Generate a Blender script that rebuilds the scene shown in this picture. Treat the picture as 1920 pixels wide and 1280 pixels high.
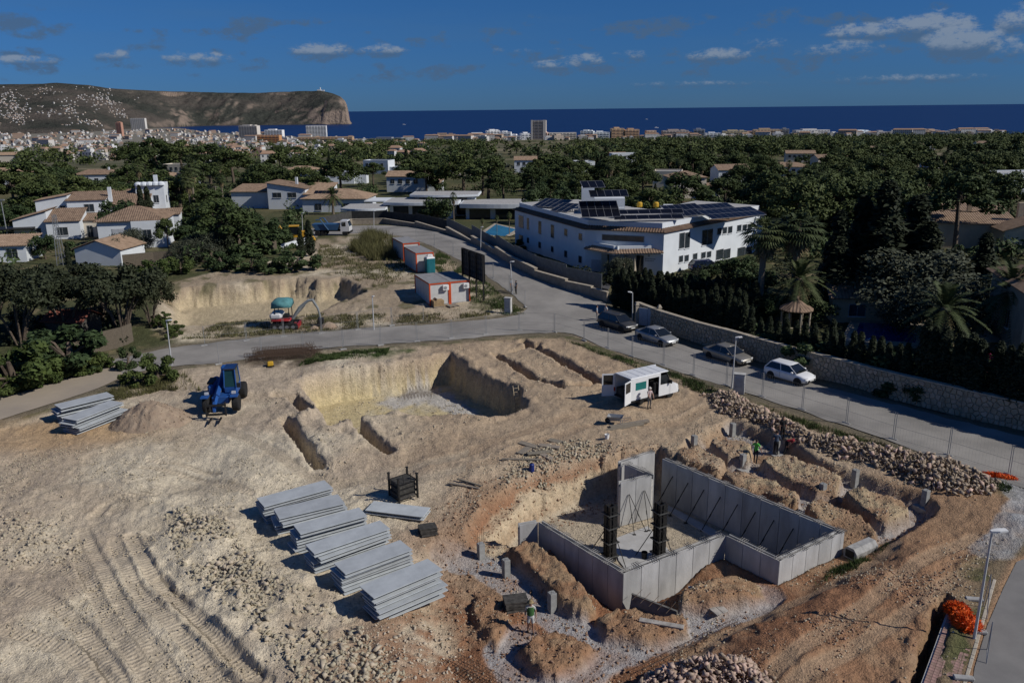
import bpy, bmesh, math, random
import numpy as np
from mathutils import Matrix, Vector
for o in list(bpy.data.objects): bpy.data.objects.remove(o)
SC = bpy.context.scene; COL = SC.collection
rad = math.radians
# ---------------------------------------------------------------- camera
F, CX, CY, H = 1550.0, 960.0, 640.0, 22.0
PITCH = math.atan(436/F); ROLL = math.atan(14/1260.0)
def _basis():
    fw = np.array([0, math.cos(PITCH), -math.sin(PITCH)]); u0 = np.array([0, math.sin(PITCH), math.cos(PITCH)]); r0 = np.array([1.0, 0, 0])
    c, s = math.cos(ROLL), math.sin(ROLL)
    return c*r0 - s*u0, s*r0 + c*u0, fw
CR, CU, CF = _basis(); CP = np.array([0, 0, H])
cd = bpy.data.cameras.new('camera'); cam = bpy.data.objects.new('camera', cd); COL.objects.link(cam)
cam.matrix_world = Matrix(((CR[0], CU[0], -CF[0], 0), (CR[1], CU[1], -CF[1], 0), (CR[2], CU[2], -CF[2], H), (0, 0, 0, 1)))
cd.sensor_width = 36; cd.lens = 36*F/1920; cd.clip_start = 0.5; cd.clip_end = 90000
SC.camera = cam
# ---------------------------------------------------------------- light
SUN_AZ, SUN_EL = -18.0, 37.0            # direction towards the sun, degrees from +X
sl = bpy.data.lights.new('sun', 'SUN'); sun = bpy.data.objects.new('sun', sl); COL.objects.link(sun)
sl.energy = 5.0; sl.angle = rad(0.53); sl.color = (1.0, 0.955, 0.89)
sdv = Vector((math.cos(rad(SUN_AZ))*math.cos(rad(SUN_EL)), math.sin(rad(SUN_AZ))*math.cos(rad(SUN_EL)), math.sin(rad(SUN_EL))))
sun.rotation_euler = sdv.to_track_quat('Z', 'Y').to_euler(); sun.location = (60, -40, 80)
SC.view_settings.view_transform = 'Standard'; SC.view_settings.look = 'None'
SC.view_settings.exposure = -0.42; SC.view_settings.gamma = 1.0; SC.view_settings.use_curve_mapping = False
W = bpy.data.worlds.new('World'); SC.world = W; W.use_nodes = True
SKY_TINT = (.235, .585, 1.12, 1); SKY_TINT_LOW = (.19, .475, 1.2, 1); CLOUD_BASE = (1.45, 2.7, 4.8, 1); CLOUD_TOP = (4.8, 6.0, 7.8, 1); VEIL = (1.7, 3.4, 5.6, 1)
W.cycles.sampling_method = 'MANUAL'; W.cycles.sample_map_resolution = 256
def build_world():
    nt = W.node_tree; nt.nodes.clear(); N = nt.nodes.new; L = nt.links.new
    out = N('ShaderNodeOutputWorld'); bg = N('ShaderNodeBackground'); bg.inputs[1].default_value = 0.06
    sky = N('ShaderNodeTexSky'); sky.sky_type = 'NISHITA'; sky.sun_disc = False
    sky.sun_elevation = rad(SUN_EL); sky.sun_rotation = rad(90 - SUN_AZ); sky.altitude = 70
    sky.air_density = 1.0; sky.dust_density = 0.1; sky.ozone_density = 4.0
    def mth(op, a, b=None, c=None):
        n = N('ShaderNodeMath'); n.operation = op
        for i, v in enumerate((a, b, c)):
            if v is None: continue
            if isinstance(v, (int, float)): n.inputs[i].default_value = v
            else: L(v, n.inputs[i])
        return n.outputs[0]
    tc = N('ShaderNodeTexCoord'); sep = N('ShaderNodeSeparateXYZ'); L(tc.outputs['Generated'], sep.inputs[0])
    az = mth('ARCTAN2', sep.outputs[0], sep.outputs[1])           # 0 = +Y, positive to +X
    el = mth('ARCSINE', sep.outputs[2])
    def smooth(v, a, b):
        n = N('ShaderNodeMapRange'); n.interpolation_type = 'SMOOTHSTEP'; n.clamp = True
        L(v, n.inputs[0]); n.inputs[1].default_value = a; n.inputs[2].default_value = b
        return n.outputs[0]
    def noise(sx, sy, off, scale, detail, rough=0.55):
        cb = N('ShaderNodeCombineXYZ'); L(mth('MULTIPLY', az, sx), cb.inputs[0]); L(mth('MULTIPLY', el, sy), cb.inputs[1]); cb.inputs[2].default_value = off
        n = N('ShaderNodeTexNoise'); n.inputs['Scale'].default_value = scale; n.inputs['Detail'].default_value = detail; n.inputs['Roughness'].default_value = rough
        L(cb.outputs[0], n.inputs['Vector']); return n.outputs[0]
    # cumulus placed where they float (azimuth, elevation, half width, half height, amount) + a free band all round
    fine = noise(1, 1.7, 3.1, 78, 5, 0.72)
    big = noise(1, 2.6, 9.0, 15, 2)
    cb = N('ShaderNodeCombineXYZ'); L(az, cb.inputs[0]); L(el, cb.inputs[1])
    def vm(op, a, b):
        n = N('ShaderNodeVectorMath'); n.operation = op; L(a, n.inputs[0])
        if isinstance(b, tuple): n.inputs[1].default_value = b
        else: L(b, n.inputs[1])
        return n
    tot = None; up = None
    for (a, e, wa, we, am) in CLOUDS:
        q = vm('MULTIPLY', vm('SUBTRACT', cb.outputs[0], (rad(a), rad(e), 0)).outputs[0], (1/rad(wa), 1/rad(we), 0)).outputs[0]
        r = N('ShaderNodeMapRange'); r.interpolation_type = 'SMOOTHSTEP'; L(vm('DOT_PRODUCT', q, q).outputs['Value'], r.inputs[0])
        r.inputs[1].default_value = 1.5; r.inputs[2].default_value = 0.0; r.inputs[4].default_value = am; b = r.outputs[0]
        u = mth('MULTIPLY', b, mth('ADD', vm('DOT_PRODUCT', q, (0, 1, 0)).outputs['Value'], 0.45))
        tot = b if tot is None else mth('MAXIMUM', tot, b); up = u if up is None else mth('MAXIMUM', up, u)
    band = mth('MULTIPLY', smooth(el, rad(0.6), rad(2.6)), mth('SUBTRACT', 1.0, smooth(el, rad(5.0), rad(7.0))))
    free = mth('MULTIPLY', band, mth('MULTIPLY', smooth(big, 0.36, 0.66), 1.0))
    dens = mth('MULTIPLY', mth('MAXIMUM', tot, free), mth('MULTIPLY', fine, 2.2))
    cov = mth('MULTIPLY', smooth(dens, 0.58, 1.2), 0.82)
    lit = smooth(mth('MULTIPLY', up, mth('MULTIPLY', fine, 2.2)), 0.25, 0.85)
    tint = N('ShaderNodeMix'); tint.data_type = 'RGBA'; tint.blend_type = 'MULTIPLY'; tint.inputs[0].default_value = 1.0; L(sky.outputs[0], tint.inputs[6]); tg = N('ShaderNodeMix'); tg.data_type = 'RGBA'; L(smooth(el, rad(-1), rad(9)), tg.inputs[0]); tg.inputs[6].default_value = SKY_TINT_LOW; tg.inputs[7].default_value = SKY_TINT; L(tg.outputs[2], tint.inputs[7])
    cc = N('ShaderNodeMix'); cc.data_type = 'RGBA'; L(lit, cc.inputs[0]); cc.inputs[6].default_value = CLOUD_BASE; cc.inputs[7].default_value = CLOUD_TOP
    mx = N('ShaderNodeMix'); mx.data_type = 'RGBA'; L(cov, mx.inputs[0]); L(tint.outputs[2], mx.inputs[6]); L(cc.outputs[2], mx.inputs[7])
    # thin streaky veil
    veil = mth('MULTIPLY', smooth(noise(0.6, 5.0, 5.5, 5.5, 3, 0.5), 0.40, 0.8), 0.22)
    m2 = N('ShaderNodeMix'); m2.data_type = 'RGBA'; L(veil, m2.inputs[0]); L(mx.outputs[2], m2.inputs[6]); m2.inputs[7].default_value = VEIL
    L(m2.outputs[2], bg.inputs[0]); L(bg.outputs[0], out.inputs[0])
def px_dir(px, py):
    d = CR*(px-CX)/F - CU*(py-CY)/F + CF; return d/np.linalg.norm(d)
CLOUDS = []
for (x, y, wx, wy, am) in ((1615,66,75,18,1.0),(1745,54,95,26,1.1),(1805,86,70,30,1.2),(1902,48,40,30,.95),(1345,108,75,18,1.0),(1185,108,50,16,.75),(1095,118,55,18,.9),(598,99,70,18,1.05),(718,98,62,14,.95),(980,98,95,9,.65),(1440,90,60,24,.7),(1570,100,100,20,.8),(365,114,85,15,.85),(210,108,45,14,.8),(40,118,70,11,.8),(1040,126,60,12,.85),(1700,150,190,12,.75),(1300,160,200,10,.7),(1900,100,45,26,.75)):
    d = px_dir(x, y)
    CLOUDS.append((math.degrees(math.atan2(d[0], d[1])), math.degrees(math.asin(d[2])), math.degrees(wx/F)*1.0, math.degrees(wy/F)*1.1, am))
build_world()
# ---------------------------------------------------------------- pixel helpers
def un(px, py, z=0.0):
    d = CR*(px-CX)/F - CU*(py-CY)/F + CF; t = (z-H)/d[2]; return CP + d*t
def sstep(a, b, v):
    t = np.clip((v-a)/(b-a), 0, 1); return t*t*(3-2*t)
def base(x, y):
    """smooth lie of the land, metres"""
    x = np.asarray(x, float); y = np.asarray(y, float)
    z = 1.2*sstep(84, 106, y) - 3.4*sstep(112, 210, y)
    z = z - 43.8*np.clip((y-200)/1750.0, 0, 1)
    return z
def G(px, py, dz=0.0):
    z = 0.0
    for _ in range(12):
        p = un(px, py, z+dz); z = float(base(p[0], p[1]))
    return np.array([p[0], p[1], z+dz])
def W2(pts, z=None):
    return [tuple((G(*p) if z is None else un(p[0], p[1], z))[:2]) for p in pts]
def pr(p):
    v = np.array(p, float)-CP; d = v@CF; return (CX+F*(v@CR)/d, CY-F*(v@CU)/d)
# ---------------------------------------------------------------- numpy noise
_rs = np.random.RandomState(7); _PERM = _rs.permutation(512); _PERM = np.concatenate([_PERM, _PERM, _PERM]); _VAL = _rs.rand(512)*2-1
def vnoise(x, y, s=0):
    xi = np.floor(x).astype(int); yi = np.floor(y).astype(int); fx = x-xi; fy = y-yi
    fx = fx*fx*fx*(fx*(fx*6-15)+10); fy = fy*fy*fy*(fy*(fy*6-15)+10)
    def h(a, b): return _VAL[_PERM[_PERM[(a+s*57) & 511]+(b & 511)]]
    return (h(xi, yi)*(1-fx)+h(xi+1, yi)*fx)*(1-fy)+(h(xi, yi+1)*(1-fx)+h(xi+1, yi+1)*fx)*fy
def fbm(x, y, oct=4, s=0, gain=0.5):
    r = 0; a = 1.0; t = 0
    for i in range(oct):
        r = r+a*vnoise(x, y, s+i); t += a; a *= gain; x = x*2.03+17.1; y = y*2.03-9.7
    return r/t
def sdf(poly, x, y):
    """signed distance, positive inside"""
    n = len(poly); d = np.full(x.shape, 1e18); ins = np.zeros(x.shape, bool)
    for i in range(n):
        ax, ay = poly[i]; bx, by = poly[(i+1) % n]; ex, ey = bx-ax, by-ay
        wx = x-ax; wy = y-ay; t = np.clip((wx*ex+wy*ey)/(ex*ex+ey*ey+1e-12), 0, 1)
        d = np.minimum(d, (wx-t*ex)**2+(wy-t*ey)**2)
        c = ((ay > y) != (by > y)); xc = (bx-ax)*(y-ay)/((by-ay) if abs(by-ay) > 1e-9 else 1e-9)+ax
        ins ^= c & (x < xc)
    d = np.sqrt(d); return np.where(ins, d, -d)
def pdist(line, x, y, along=False):
    d = np.full(x.shape, 1e18); s = np.zeros(x.shape); acc = 0
    for i in range(len(line)-1):
        ax, ay = line[i]; bx, by = line[i+1]; ex, ey = bx-ax, by-ay; L = math.hypot(ex, ey)
        t = np.clip(((x-ax)*ex+(y-ay)*ey)/(L*L+1e-12), 0, 1); q = (x-ax-t*ex)**2+(y-ay-t*ey)**2
        m = q < d; d = np.where(m, q, d); s = np.where(m, acc+t*L, s); acc += L
    d = np.sqrt(d)
    return (d, s) if along else d
def catmull(pts, n=8):
    P = [pts[0]]+list(pts)+[pts[-1]]; out = []
    for i in range(1, len(P)-2):
        p0, p1, p2, p3 = [np.array(q, float) for q in P[i-1:i+3]]
        for k in range(n):
            t = k/n; out.append(0.5*((2*p1)+(-p0+p2)*t+(2*p0-5*p1+4*p2-p3)*t*t+(-p0+3*p1-3*p2+p3)*t**3))
    out.append(np.array(pts[-1], float)); return [tuple(o) for o in out]
# ---------------------------------------------------------------- materials
MATS = {}
def mat(name, col, rough=0.85, var=0.12, scale=3.0, bump=0.0, bscale=None, metal=0.0, col2=None, spec=0.3, obvar=0.0, detail=5.0, trans=0.0, coords='Object', stretch=None):
    if name in MATS: return MATS[name]
    m = bpy.data.materials.new(name); m.use_nodes = True; nt = m.node_tree; N = nt.nodes.new; L = nt.links.new
    b = nt.nodes['Principled BSDF']; b.inputs['Roughness'].default_value = rough; b.inputs['Metallic'].default_value = metal; b.inputs['Specular IOR Level'].default_value = spec
    tc = N('ShaderNodeTexCoord'); vec = tc.outputs[coords]
    if stretch:
        mp = N('ShaderNodeMapping'); mp.inputs['Scale'].default_value = stretch; L(vec, mp.inputs[0]); vec = mp.outputs[0]
    c2 = col2 if col2 else tuple(max(0, c*(1-2*var)) for c in col)
    c1 = col if col2 else tuple(min(1, c*(1+var)) for c in col)
    n = N('ShaderNodeTexNoise'); n.inputs['Scale'].default_value = scale; n.inputs['Detail'].default_value = detail; n.inputs['Roughness'].default_value = 0.6; L(vec, n.inputs['Vector'])
    mr = N('ShaderNodeMapRange'); L(n.outputs[0], mr.inputs[0]); mr.inputs[1].default_value = 0.3; mr.inputs[2].default_value = 0.7
    mx = N('ShaderNodeMix'); mx.data_type = 'RGBA'; L(mr.outputs[0], mx.inputs[0]); mx.inputs[6].default_value = (*c1, 1); mx.inputs[7].default_value = (*c2, 1); o = mx.outputs[2]
    if obvar:
        oi = N('ShaderNodeObjectInfo'); hs = N('ShaderNodeHueSaturation'); m3 = N('ShaderNodeMapRange'); L(oi.outputs['Random'], m3.inputs[0]); m3.inputs[3].default_value = 1-obvar; m3.inputs[4].default_value = 1+obvar
        L(m3.outputs[0], hs.inputs['Value']); L(o, hs.inputs['Color'])
        m4 = N('ShaderNodeMapRange'); L(oi.outputs['Random'], m4.inputs[0]); m4.inputs[3].default_value = 0.5+0.06*obvar; m4.inputs[4].default_value = 0.5-0.08*obvar; L(m4.outputs[0], hs.inputs['Hue']); o = hs.outputs[0]
    L(o, b.inputs['Base Color'])
    if bump:
        n2 = N('ShaderNodeTexNoise'); n2.inputs['Scale'].default_value = bscale or scale*4; n2.inputs['Detail'].default_value = 6; L(vec, n2.inputs['Vector'])
        bp = N('ShaderNodeBump'); bp.inputs['Strength'].default_value = min(1, bump); bp.inputs['Distance'].default_value = 0.05; L(n2.outputs[0], bp.inputs['Height']); L(bp.outputs[0], b.inputs['Normal'])
    if trans: b.inputs['Transmission Weight'].default_value = trans
    MATS[name] = m; return m
# ---------------------------------------------------------------- mesh builder
def hsh(*a):
    return (math.sin(sum((i+1)*12.9898*v for i, v in enumerate(a)))*43758.5453) % 1.0
class MB:
    def __init__(s): s.v = []; s.f = []; s.m = []; s.mi = 0; s.sm = []; s.smooth = False
    def mat(s, i): s.mi = i; return s
    def add(s, vs, fs):
        n = len(s.v); s.v += [tuple(map(float, v)) for v in vs]; s.f += [tuple(i+n for i in f) for f in fs]; s.m += [s.mi]*len(fs); s.sm += [s.smooth]*len(fs); return s
    def box(s, x0, x1, y0, y1, z0, z1, bev=0.0):
        if bev > 0:
            b = min(bev, (x1-x0)/2.01, (y1-y0)/2.01, (z1-z0)/2.01)
            rings = []
            for z, k in ((z0, b), (z0+b, 0), (z1-b, 0), (z1, b)):
                X0, X1, Y0, Y1 = x0+k, x1-k, y0+k, y1-k; c = b if k == 0 else b*0.6
                rings.append([(X0+c, Y0, z), (X1-c, Y0, z), (X1, Y0+c, z), (X1, Y1-c, z), (X1-c, Y1, z), (X0+c, Y1, z), (X0, Y1-c, z), (X0, Y0+c, z)])
            return s.loft(rings, True, True, True)
        return s.add([(x0,y0,z0),(x1,y0,z0),(x1,y1,z0),(x0,y1,z0),(x0,y0,z1),(x1,y0,z1),(x1,y1,z1),(x0,y1,z1)],
                     [(0,3,2,1),(4,5,6,7),(0,1,5,4),(1,2,6,5),(2,3,7,6),(3,0,4,7)])
    def loft(s, rings, closed=True, cap0=True, cap1=True):
        k = len(rings[0]); vs = [p for r in rings for p in r]; fs = []
        for i in range(len(rings)-1):
            for j in range(k if closed else k-1):
                a = i*k+j; b = i*k+(j+1) % k; fs.append((a, b, b+k, a+k))
        if cap0: fs.append(tuple(reversed(range(k))))
        if cap1: fs.append(tuple(range((len(rings)-1)*k, len(rings)*k)))
        return s.add(vs, fs)
    def prism(s, poly, z0, z1):
        """poly (x,y) counter-clockwise; z1 may be a list per corner"""
        a = sum(poly[i][0]*poly[(i+1) % len(poly)][1]-poly[(i+1) % len(poly)][0]*poly[i][1] for i in range(len(poly)))
        if a < 0: poly = list(reversed(poly)); z1 = list(reversed(z1)) if isinstance(z1, (list, tuple)) else z1
        if not isinstance(z1, (list, tuple)): z1 = [z1]*len(poly)
        return s.loft([[(x, y, z0) for x, y in poly], [(p[0], p[1], z) for p, z in zip(poly, z1)]])
    def cyl(s, p0, p1, r0, r1=None, n=8, cap=True):
        r1 = r0 if r1 is None else r1; p0 = Vector(p0); p1 = Vector(p1); d = (p1-p0); q = d.to_track_quat('Z', 'Y')
        rr = [[tuple(p+q@Vector((r*math.cos(2*math.pi*k/n), r*math.sin(2*math.pi*k/n), 0))) for k in range(n)] for p, r in ((p0, r0), (p1, r1))]
        return s.loft(rr, True, cap, cap)
    def tube(s, pts, r, n=6, cap=True):
        pts = [Vector(p) for p in pts]; rings = []; up = Vector((0, 0, 1))
        for i, p in enumerate(pts):
            d = (pts[min(i+1, len(pts)-1)]-pts[max(i-1, 0)]).normalized(); a = d.cross(up)
            if a.length < 1e-3: a = d.cross(Vector((1, 0, 0)))
            a.normalize(); b = a.cross(d); rr = r[i] if isinstance(r, (list, tuple)) else r
            rings.append([tuple(p+a*rr*math.cos(2*math.pi*k/n)-b*rr*math.sin(2*math.pi*k/n)) for k in range(n)])
        return s.loft(rings, True, cap, cap)
    def lathe(s, prof, n=14, c=(0, 0, 0)):
        rings = [[(c[0]+r*math.cos(2*math.pi*k/n), c[1]+r*math.sin(2*math.pi*k/n), c[2]+z) for k in range(n)] for r, z in prof]
        return s.loft(rings)
    def ell(s, c, r, n=10, m=7):
        rings = []
        for i in range(m+1):
            t = math.pi*(i/m)-math.pi/2; t = max(min(t, 1.5), -1.5)
            rings.append([(c[0]+r[0]*math.cos(t)*math.cos(2*math.pi*k/n), c[1]+r[1]*math.cos(t)*math.sin(2*math.pi*k/n), c[2]+r[2]*math.sin(t)) for k in range(n)])
        return s.loft(rings)
    def quad(s, a, b, c, d): return s.add([a, b, c, d], [(0, 1, 2, 3)])
    def xf(s, M, start=0):
        M = Matrix(M)
        s.v[start:] = [tuple(M @ Vector(v)) for v in s.v[start:]]; return s
    def mesh(s, name, mats):
        me = bpy.data.meshes.new(name); me.from_pydata(s.v, [], s.f)
        for m in (mats if isinstance(mats, (list, tuple)) else [mats]): me.materials.append(m)
        if any(s.m): me.polygons.foreach_set('material_index', s.m)
        me.polygons.foreach_set('use_smooth', s.sm); me.update(); return me
    def build(s, name, mats, parent=None, loc=None, rz=0.0, **kw):
        return link(name, s.mesh(name, mats), parent, loc, rz, **kw)
def link(name, me, parent=None, loc=None, rz=0.0, label=None, cat=None, group=None, kind=None, scale=None, rot=None):
    o = bpy.data.objects.new(name, me); COL.objects.link(o)
    if parent is not None: o.parent = parent
    if loc is not None: o.location = tuple(float(c) for c in loc)
    if rot is not None: o.rotation_euler = rot
    elif rz: o.rotation_euler = (0, 0, rz)
    if scale is not None: o.scale = (scale,)*3 if isinstance(scale, (int, float)) else scale
    if label: o['label'] = label
    if cat: o['category'] = cat
    if group: o['group'] = group
    if kind: o['kind'] = kind
    return o
def thing(name, label, cat, loc=(0, 0, 0), rz=0.0, group=None, scale=None, rot=None):
    return link(name, None, None, loc, rz, label, cat, group, None, scale, rot)
def copy_tree(o, parent=None):
    c = o.copy(); COL.objects.link(c)
    if parent is not None: c.parent = parent
    for ch in o.children: copy_tree(ch, c)
    return c
def rmesh(name, V, Fq, mats, mi=None, smooth=False, cols=None):
    """big mesh from numpy arrays (quads or tris)"""
    V = np.asarray(V, np.float32); Fq = np.asarray(Fq, np.int32); k = Fq.shape[1]
    me = bpy.data.meshes.new(name); me.vertices.add(len(V)); me.vertices.foreach_set('co', V.ravel())
    me.loops.add(Fq.size); me.loops.foreach_set('vertex_index', Fq.ravel()); me.polygons.add(len(Fq))
    me.polygons.foreach_set('loop_start', np.arange(0, Fq.size, k, dtype=np.int32))
    if smooth: me.polygons.foreach_set('use_smooth', np.ones(len(Fq), bool))
    if mi is not None: me.polygons.foreach_set('material_index', np.asarray(mi, np.int32))
    for m in (mats if isinstance(mats, (list, tuple)) else [mats]): me.materials.append(m)
    me.update(calc_edges=True)
    if cols is not None:
        for nm, arr in cols.items():
            if arr.ndim == 2:
                a = me.attributes.new(nm, 'FLOAT_COLOR', 'POINT'); a.data.foreach_set('color', np.concatenate([arr, np.ones((len(arr), 1))], 1).astype(np.float32).ravel())
            else:
                a = me.attributes.new(nm, 'FLOAT', 'POINT'); a.data.foreach_set('value', arr.astype(np.float32))
    return me
# ================================================================ GROUND
ZT = 0.35                                                   # top of the precast basement walls
ZF = -2.55                                                  # basement floor
WPX = dict(A0=(974,984.5),A=(1009,978),B=(1169,1075),C=(1361,1003),D=(1462,1051.6),E=(1584,995.5),F=(1247.6,857),G1=(1164,905),G2=(1221,891),G3=(1228.5,846),G4=(1164,867))
WW = {k: np.array(un(*v, ZT)[:2]) for k, v in WPX.items()}
ROAD_MAIN_UP = [(-420,800),(-180,748),(0,722),(133,702),(201,677),(273,662),(323,652),(503,630),(640,619),(800,608),(930,597),(1010,582)]
ROAD_MAIN_LO = [(-420,905),(-180,838),(0,786),(110,752),(180,729),(250,700),(338,685),(431,677),(560,657),(700,646),(830,638),(960,627),(1060,622)]
ROAD_R_UP = [(1010,560),(1118,596),(1200,622),(1300,653),(1400,683),(1500,712),(1700,764),(1920,820),(2150,880),(2450,965)]
ROAD_R_LO = [(930,622),(1062,624),(1130,650),(1200,673),(1320,711),(1440,750),(1580,797),(1700,838),(1820,878),(1960,928),(2150,1000),(2450,1130)]
ROAD_B_LF = [(1035,600),(990,578),(955,548),(910,515),(860,487),(810,462),(770,447),(730,440),(690,437),(600,442),(520,452)]
ROAD_B_RT = [(1165,602),(1130,566),(1060,541),(1000,520),(930,478),(880,455),(830,438),(780,428),(720,423),(650,424),(560,432),(500,438)]
def rs(line, n=60):
    p = np.array(catmull(line, 10)); d = np.concatenate([[0], np.cumsum(np.hypot(*np.diff(p, axis=0).T))]); t = np.linspace(0, d[-1], n)
    return np.stack([np.interp(t, d, p[:, 0]), np.interp(t, d, p[:, 1])], 1)
def road_poly(a, b): return W2(a)+W2(list(reversed(b)))
RP = [road_poly(ROAD_MAIN_UP, ROAD_MAIN_LO), road_poly(ROAD_R_UP, ROAD_R_LO), road_poly(ROAD_B_LF, ROAD_B_RT)]
NEAR_ROAD = [tuple(un(*p, -0.25)[:2]) for p in ((1905,1060),(1880,1110),(1850,1180),(1826,1260),(1815,1340),(2150,1340),(2150,1010),(1960,1040))]
RP.append(NEAR_ROAD)
def P0(pts, z=0.0): return [tuple(un(x, y, z)[:2]) for x, y in pts]
# ---- excavations: (polygon, floor drop, edge width, edge noise)
PIT_A = P0([(556,712),(600,700),(637,692),(700,686),(746,680),(800,672),(842,664),(880,686),(925,708),(978,731),(990,760),(960,772),(915,781),(850,776),(790,780),(740,768),(690,782),(655,790),(620,800),(600,775)])
B_WALL = [tuple(WW[k]) for k in ('A0','A','B','C','D','E','F')]
B_BANK = P0([(905,975),(940,940),(1002,897),(1070,870),(1120,856),(1165,843),(1240,834),(1262,850),(1290,905),(1180,1000),(1040,1010),(985,1000)])
B_STEP = P0([(870,985),(905,935),(1000,880),(1080,860),(1130,850),(1120,900),(1010,930),(960,990),(940,1040),(900,1020)])
LOW_N = P0([(830,1030),(900,1000),(985,992),(1170,1090),(1370,1020),(1465,1075),(1440,1135),(1340,1180),(1230,1240),(1120,1330),(900,1330),(850,1200),(800,1110)])
LOW_R = P0([(1292,822),(1372,786),(1440,805),(1500,838),(1560,872),(1640,893),(1740,925),(1768,948),(1690,1002),(1640,1014),(1592,1002),(1420,930),(1255,860)])
TRENCH = [  # pixel line at the rim, half width, depth
    ([(520,742),(549,741),(573,772)], .50, 1.3), ([(534,786),(560,822),(596,868)], .48, 1.3), ([(661,784),(692,815),(728,842)], .42, 1.2),
    ([(982,640),(1030,665),(1085,693),(1122,716)], .45, 1.0), ([(928,664),(960,682),(1000,706),(1052,727)], .42, 1.0), ([(1052,727),(1100,722),(1122,716)], .35, .6),
    ([(962,655),(1010,646)], .4, .7), ([(745,768),(772,766)], .45, .8),
    ([(1775,1128),(1752,1190),(1722,1290)], .34, 1.1)]
TRENCH = [(P0(l), w, d) for l, w, d in TRENCH]
MOUND_N = [([(948,1032),(1000,1020),(1062,1066),(1100,1110),(1118,1143),(1090,1152),(1050,1135),(1000,1085)], .75), ([(1115,1152),(1160,1138),(1210,1160),(1285,1150),(1292,1185),(1215,1204),(1135,1190)], .6),
           ([(965,1220),(1000,1195),(1055,1178),(1125,1212),(1095,1240),(1045,1266),(1000,1258)], .6), ([(1272,1120),(1330,1085),(1380,1066),(1430,1090),(1436,1118),(1330,1142),(1275,1140)], .9),
           ([(930,1210),(880,1140),(890,1100),(940,1120),(960,1160)], .25)]
MOUND_N = [(P0(p, -0.7), h) for p, h in MOUND_N]
ISLE_R = [[(1327,825),(1357,817),(1412,834),(1405,860),(1363,856)], [(1423,856),(1480,850),(1582,893),(1572,920),(1533,920),(1467,893)], [(1262,843),(1313,838),(1362,867),(1349,885),(1280,866)],
          [(1353,889),(1407,878),(1502,930),(1494,946),(1467,941),(1380,911)], [(1507,952),(1533,940),(1617,963),(1650,989),(1632,1003),(1590,1000)], [(1582,922),(1613,910),(1699,937),(1709,955),(1663,977),(1640,970)],
          [(1440,815),(1480,826),(1540,858),(1620,880),(1700,905),(1760,930),(1775,905),(1640,850),(1500,805)]]
ISLE_R = [P0(p) for p in ISLE_R]
BLIND = [([(845,1052),(905,1060),(945,1082),(1000,1122),(1040,1152),(1100,1200),(1150,1225),(1230,1195),(1340,1158),(1430,1120)], .95), ([(1150,1225),(1090,1262),(1020,1290)], .8), ([(975,1195),(935,1222),(965,1268),(1010,1292)], .7)]
BLIND = [(P0(l, -1.1), w) for l, w in BLIND]
BLIND_R = [([(1300,835),(1380,868),(1420,872),(1510,932),(1580,918),(1640,900)], .7), ([(1510,932),(1505,950)], .7), ([(1370,805),(1420,840),(1450,838)], .7), ([(1600,905),(1700,950),(1755,945)], .7), ([(1640,998),(1700,970),(1755,945)], .6)]
BLIND_R = [(P0(l, -0.6), w) for l, w in BLIND_R]
KERBISH = [(P0([(1890,900),(1925,940),(1905,980),(1860,1030)]), .75)]         # pale concrete strip on the right
RUTS = [([(135,1010),(165,1080),(210,1170),(300,1290)], .45), ([(155,990),(200,1080),(250,1170),(345,1290)], .45), ([(215,1010),(255,1100),(330,1180),(430,1290)], .45), ([(245,1000),(290,1080),(370,1160),(480,1270)], .45),
        ([(-30,1100),(60,1115),(130,1155),(200,1240),(230,1290)], .5), ([(-30,1180),(80,1200),(150,1230),(210,1290)], .5), ([(300,1080),(350,1150),(420,1220),(500,1280)], .4),
        ([(270,880),(340,886),(400,903),(470,925)], .35), ([(280,868),(350,872),(410,888)], .3), ([(175,965),(220,935),(290,925)], .4), ([(60,1060),(130,1070),(175,1100)], .45)]
RUTS2 = [([(1420,1290),(1520,1205),(1640,1120),(1740,1045),(1830,1000)], .5), ([(1480,1290),(1590,1220),(1700,1150),(1780,1090),(1850,1045)], .5),
         ([(640,905),(760,875),(900,840),(1040,790),(1150,765),(1260,770),(1310,740),(1290,705)], .7), ([(680,930),(800,895),(940,860),(1060,812),(1150,790),(1250,790),(1330,765)], .6),
         ([(1300,1200),(1420,1130),(1560,1080),(1680,1010)], .45), ([(400,800),(480,830),(560,880),(640,905)], .6)]
RUTS = [(catmull(P0(l), 6), w) for l, w in RUTS]; RUTS2 = [(catmull(P0(l), 6), w) for l, w in RUTS2]
BANK_BACK = W2([(300,548),(380,535),(450,531),(520,523),(560,519),(600,525),(640,520),(665,528),(690,545)])
BANK_POLY = BANK_BACK+W2([(640,566),(600,590),(480,606),(340,612),(290,600)])
HUMMOCK = P0([(330,960),(420,985),(470,1040),(560,1090),(640,1150),(760,1260),(720,1300),(500,1300),(400,1180),(300,1060)])
FIELD_L = P0([(-60,880),(120,865),(300,905),(420,985),(330,1000),(160,980),(-60,1060)])
SITE = P0([(-400,930),(0,795),(190,735),(345,690),(560,662),(840,642),(965,632),(1080,632),(1200,680),(1440,760),(1700,850),(1940,940),(2150,1040),(2150,1500),(-500,1500)])
LOT = W2([(285,610),(300,540),(420,505),(560,480),(600,448),(680,442),(735,445),(800,470),(860,500),(930,545),(985,585),(800,604),(560,622),(330,645)])
def _bb(pts, m):
    a = np.array(pts); return a[:, 0].min()-m, a[:, 0].max()+m, a[:, 1].min()-m, a[:, 1].max()+m
def local(x, y, pts, m):
    b = _bb(pts, m); return np.where((x > b[0]) & (x < b[1]) & (y > b[2]) & (y < b[3]))[0]
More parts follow.
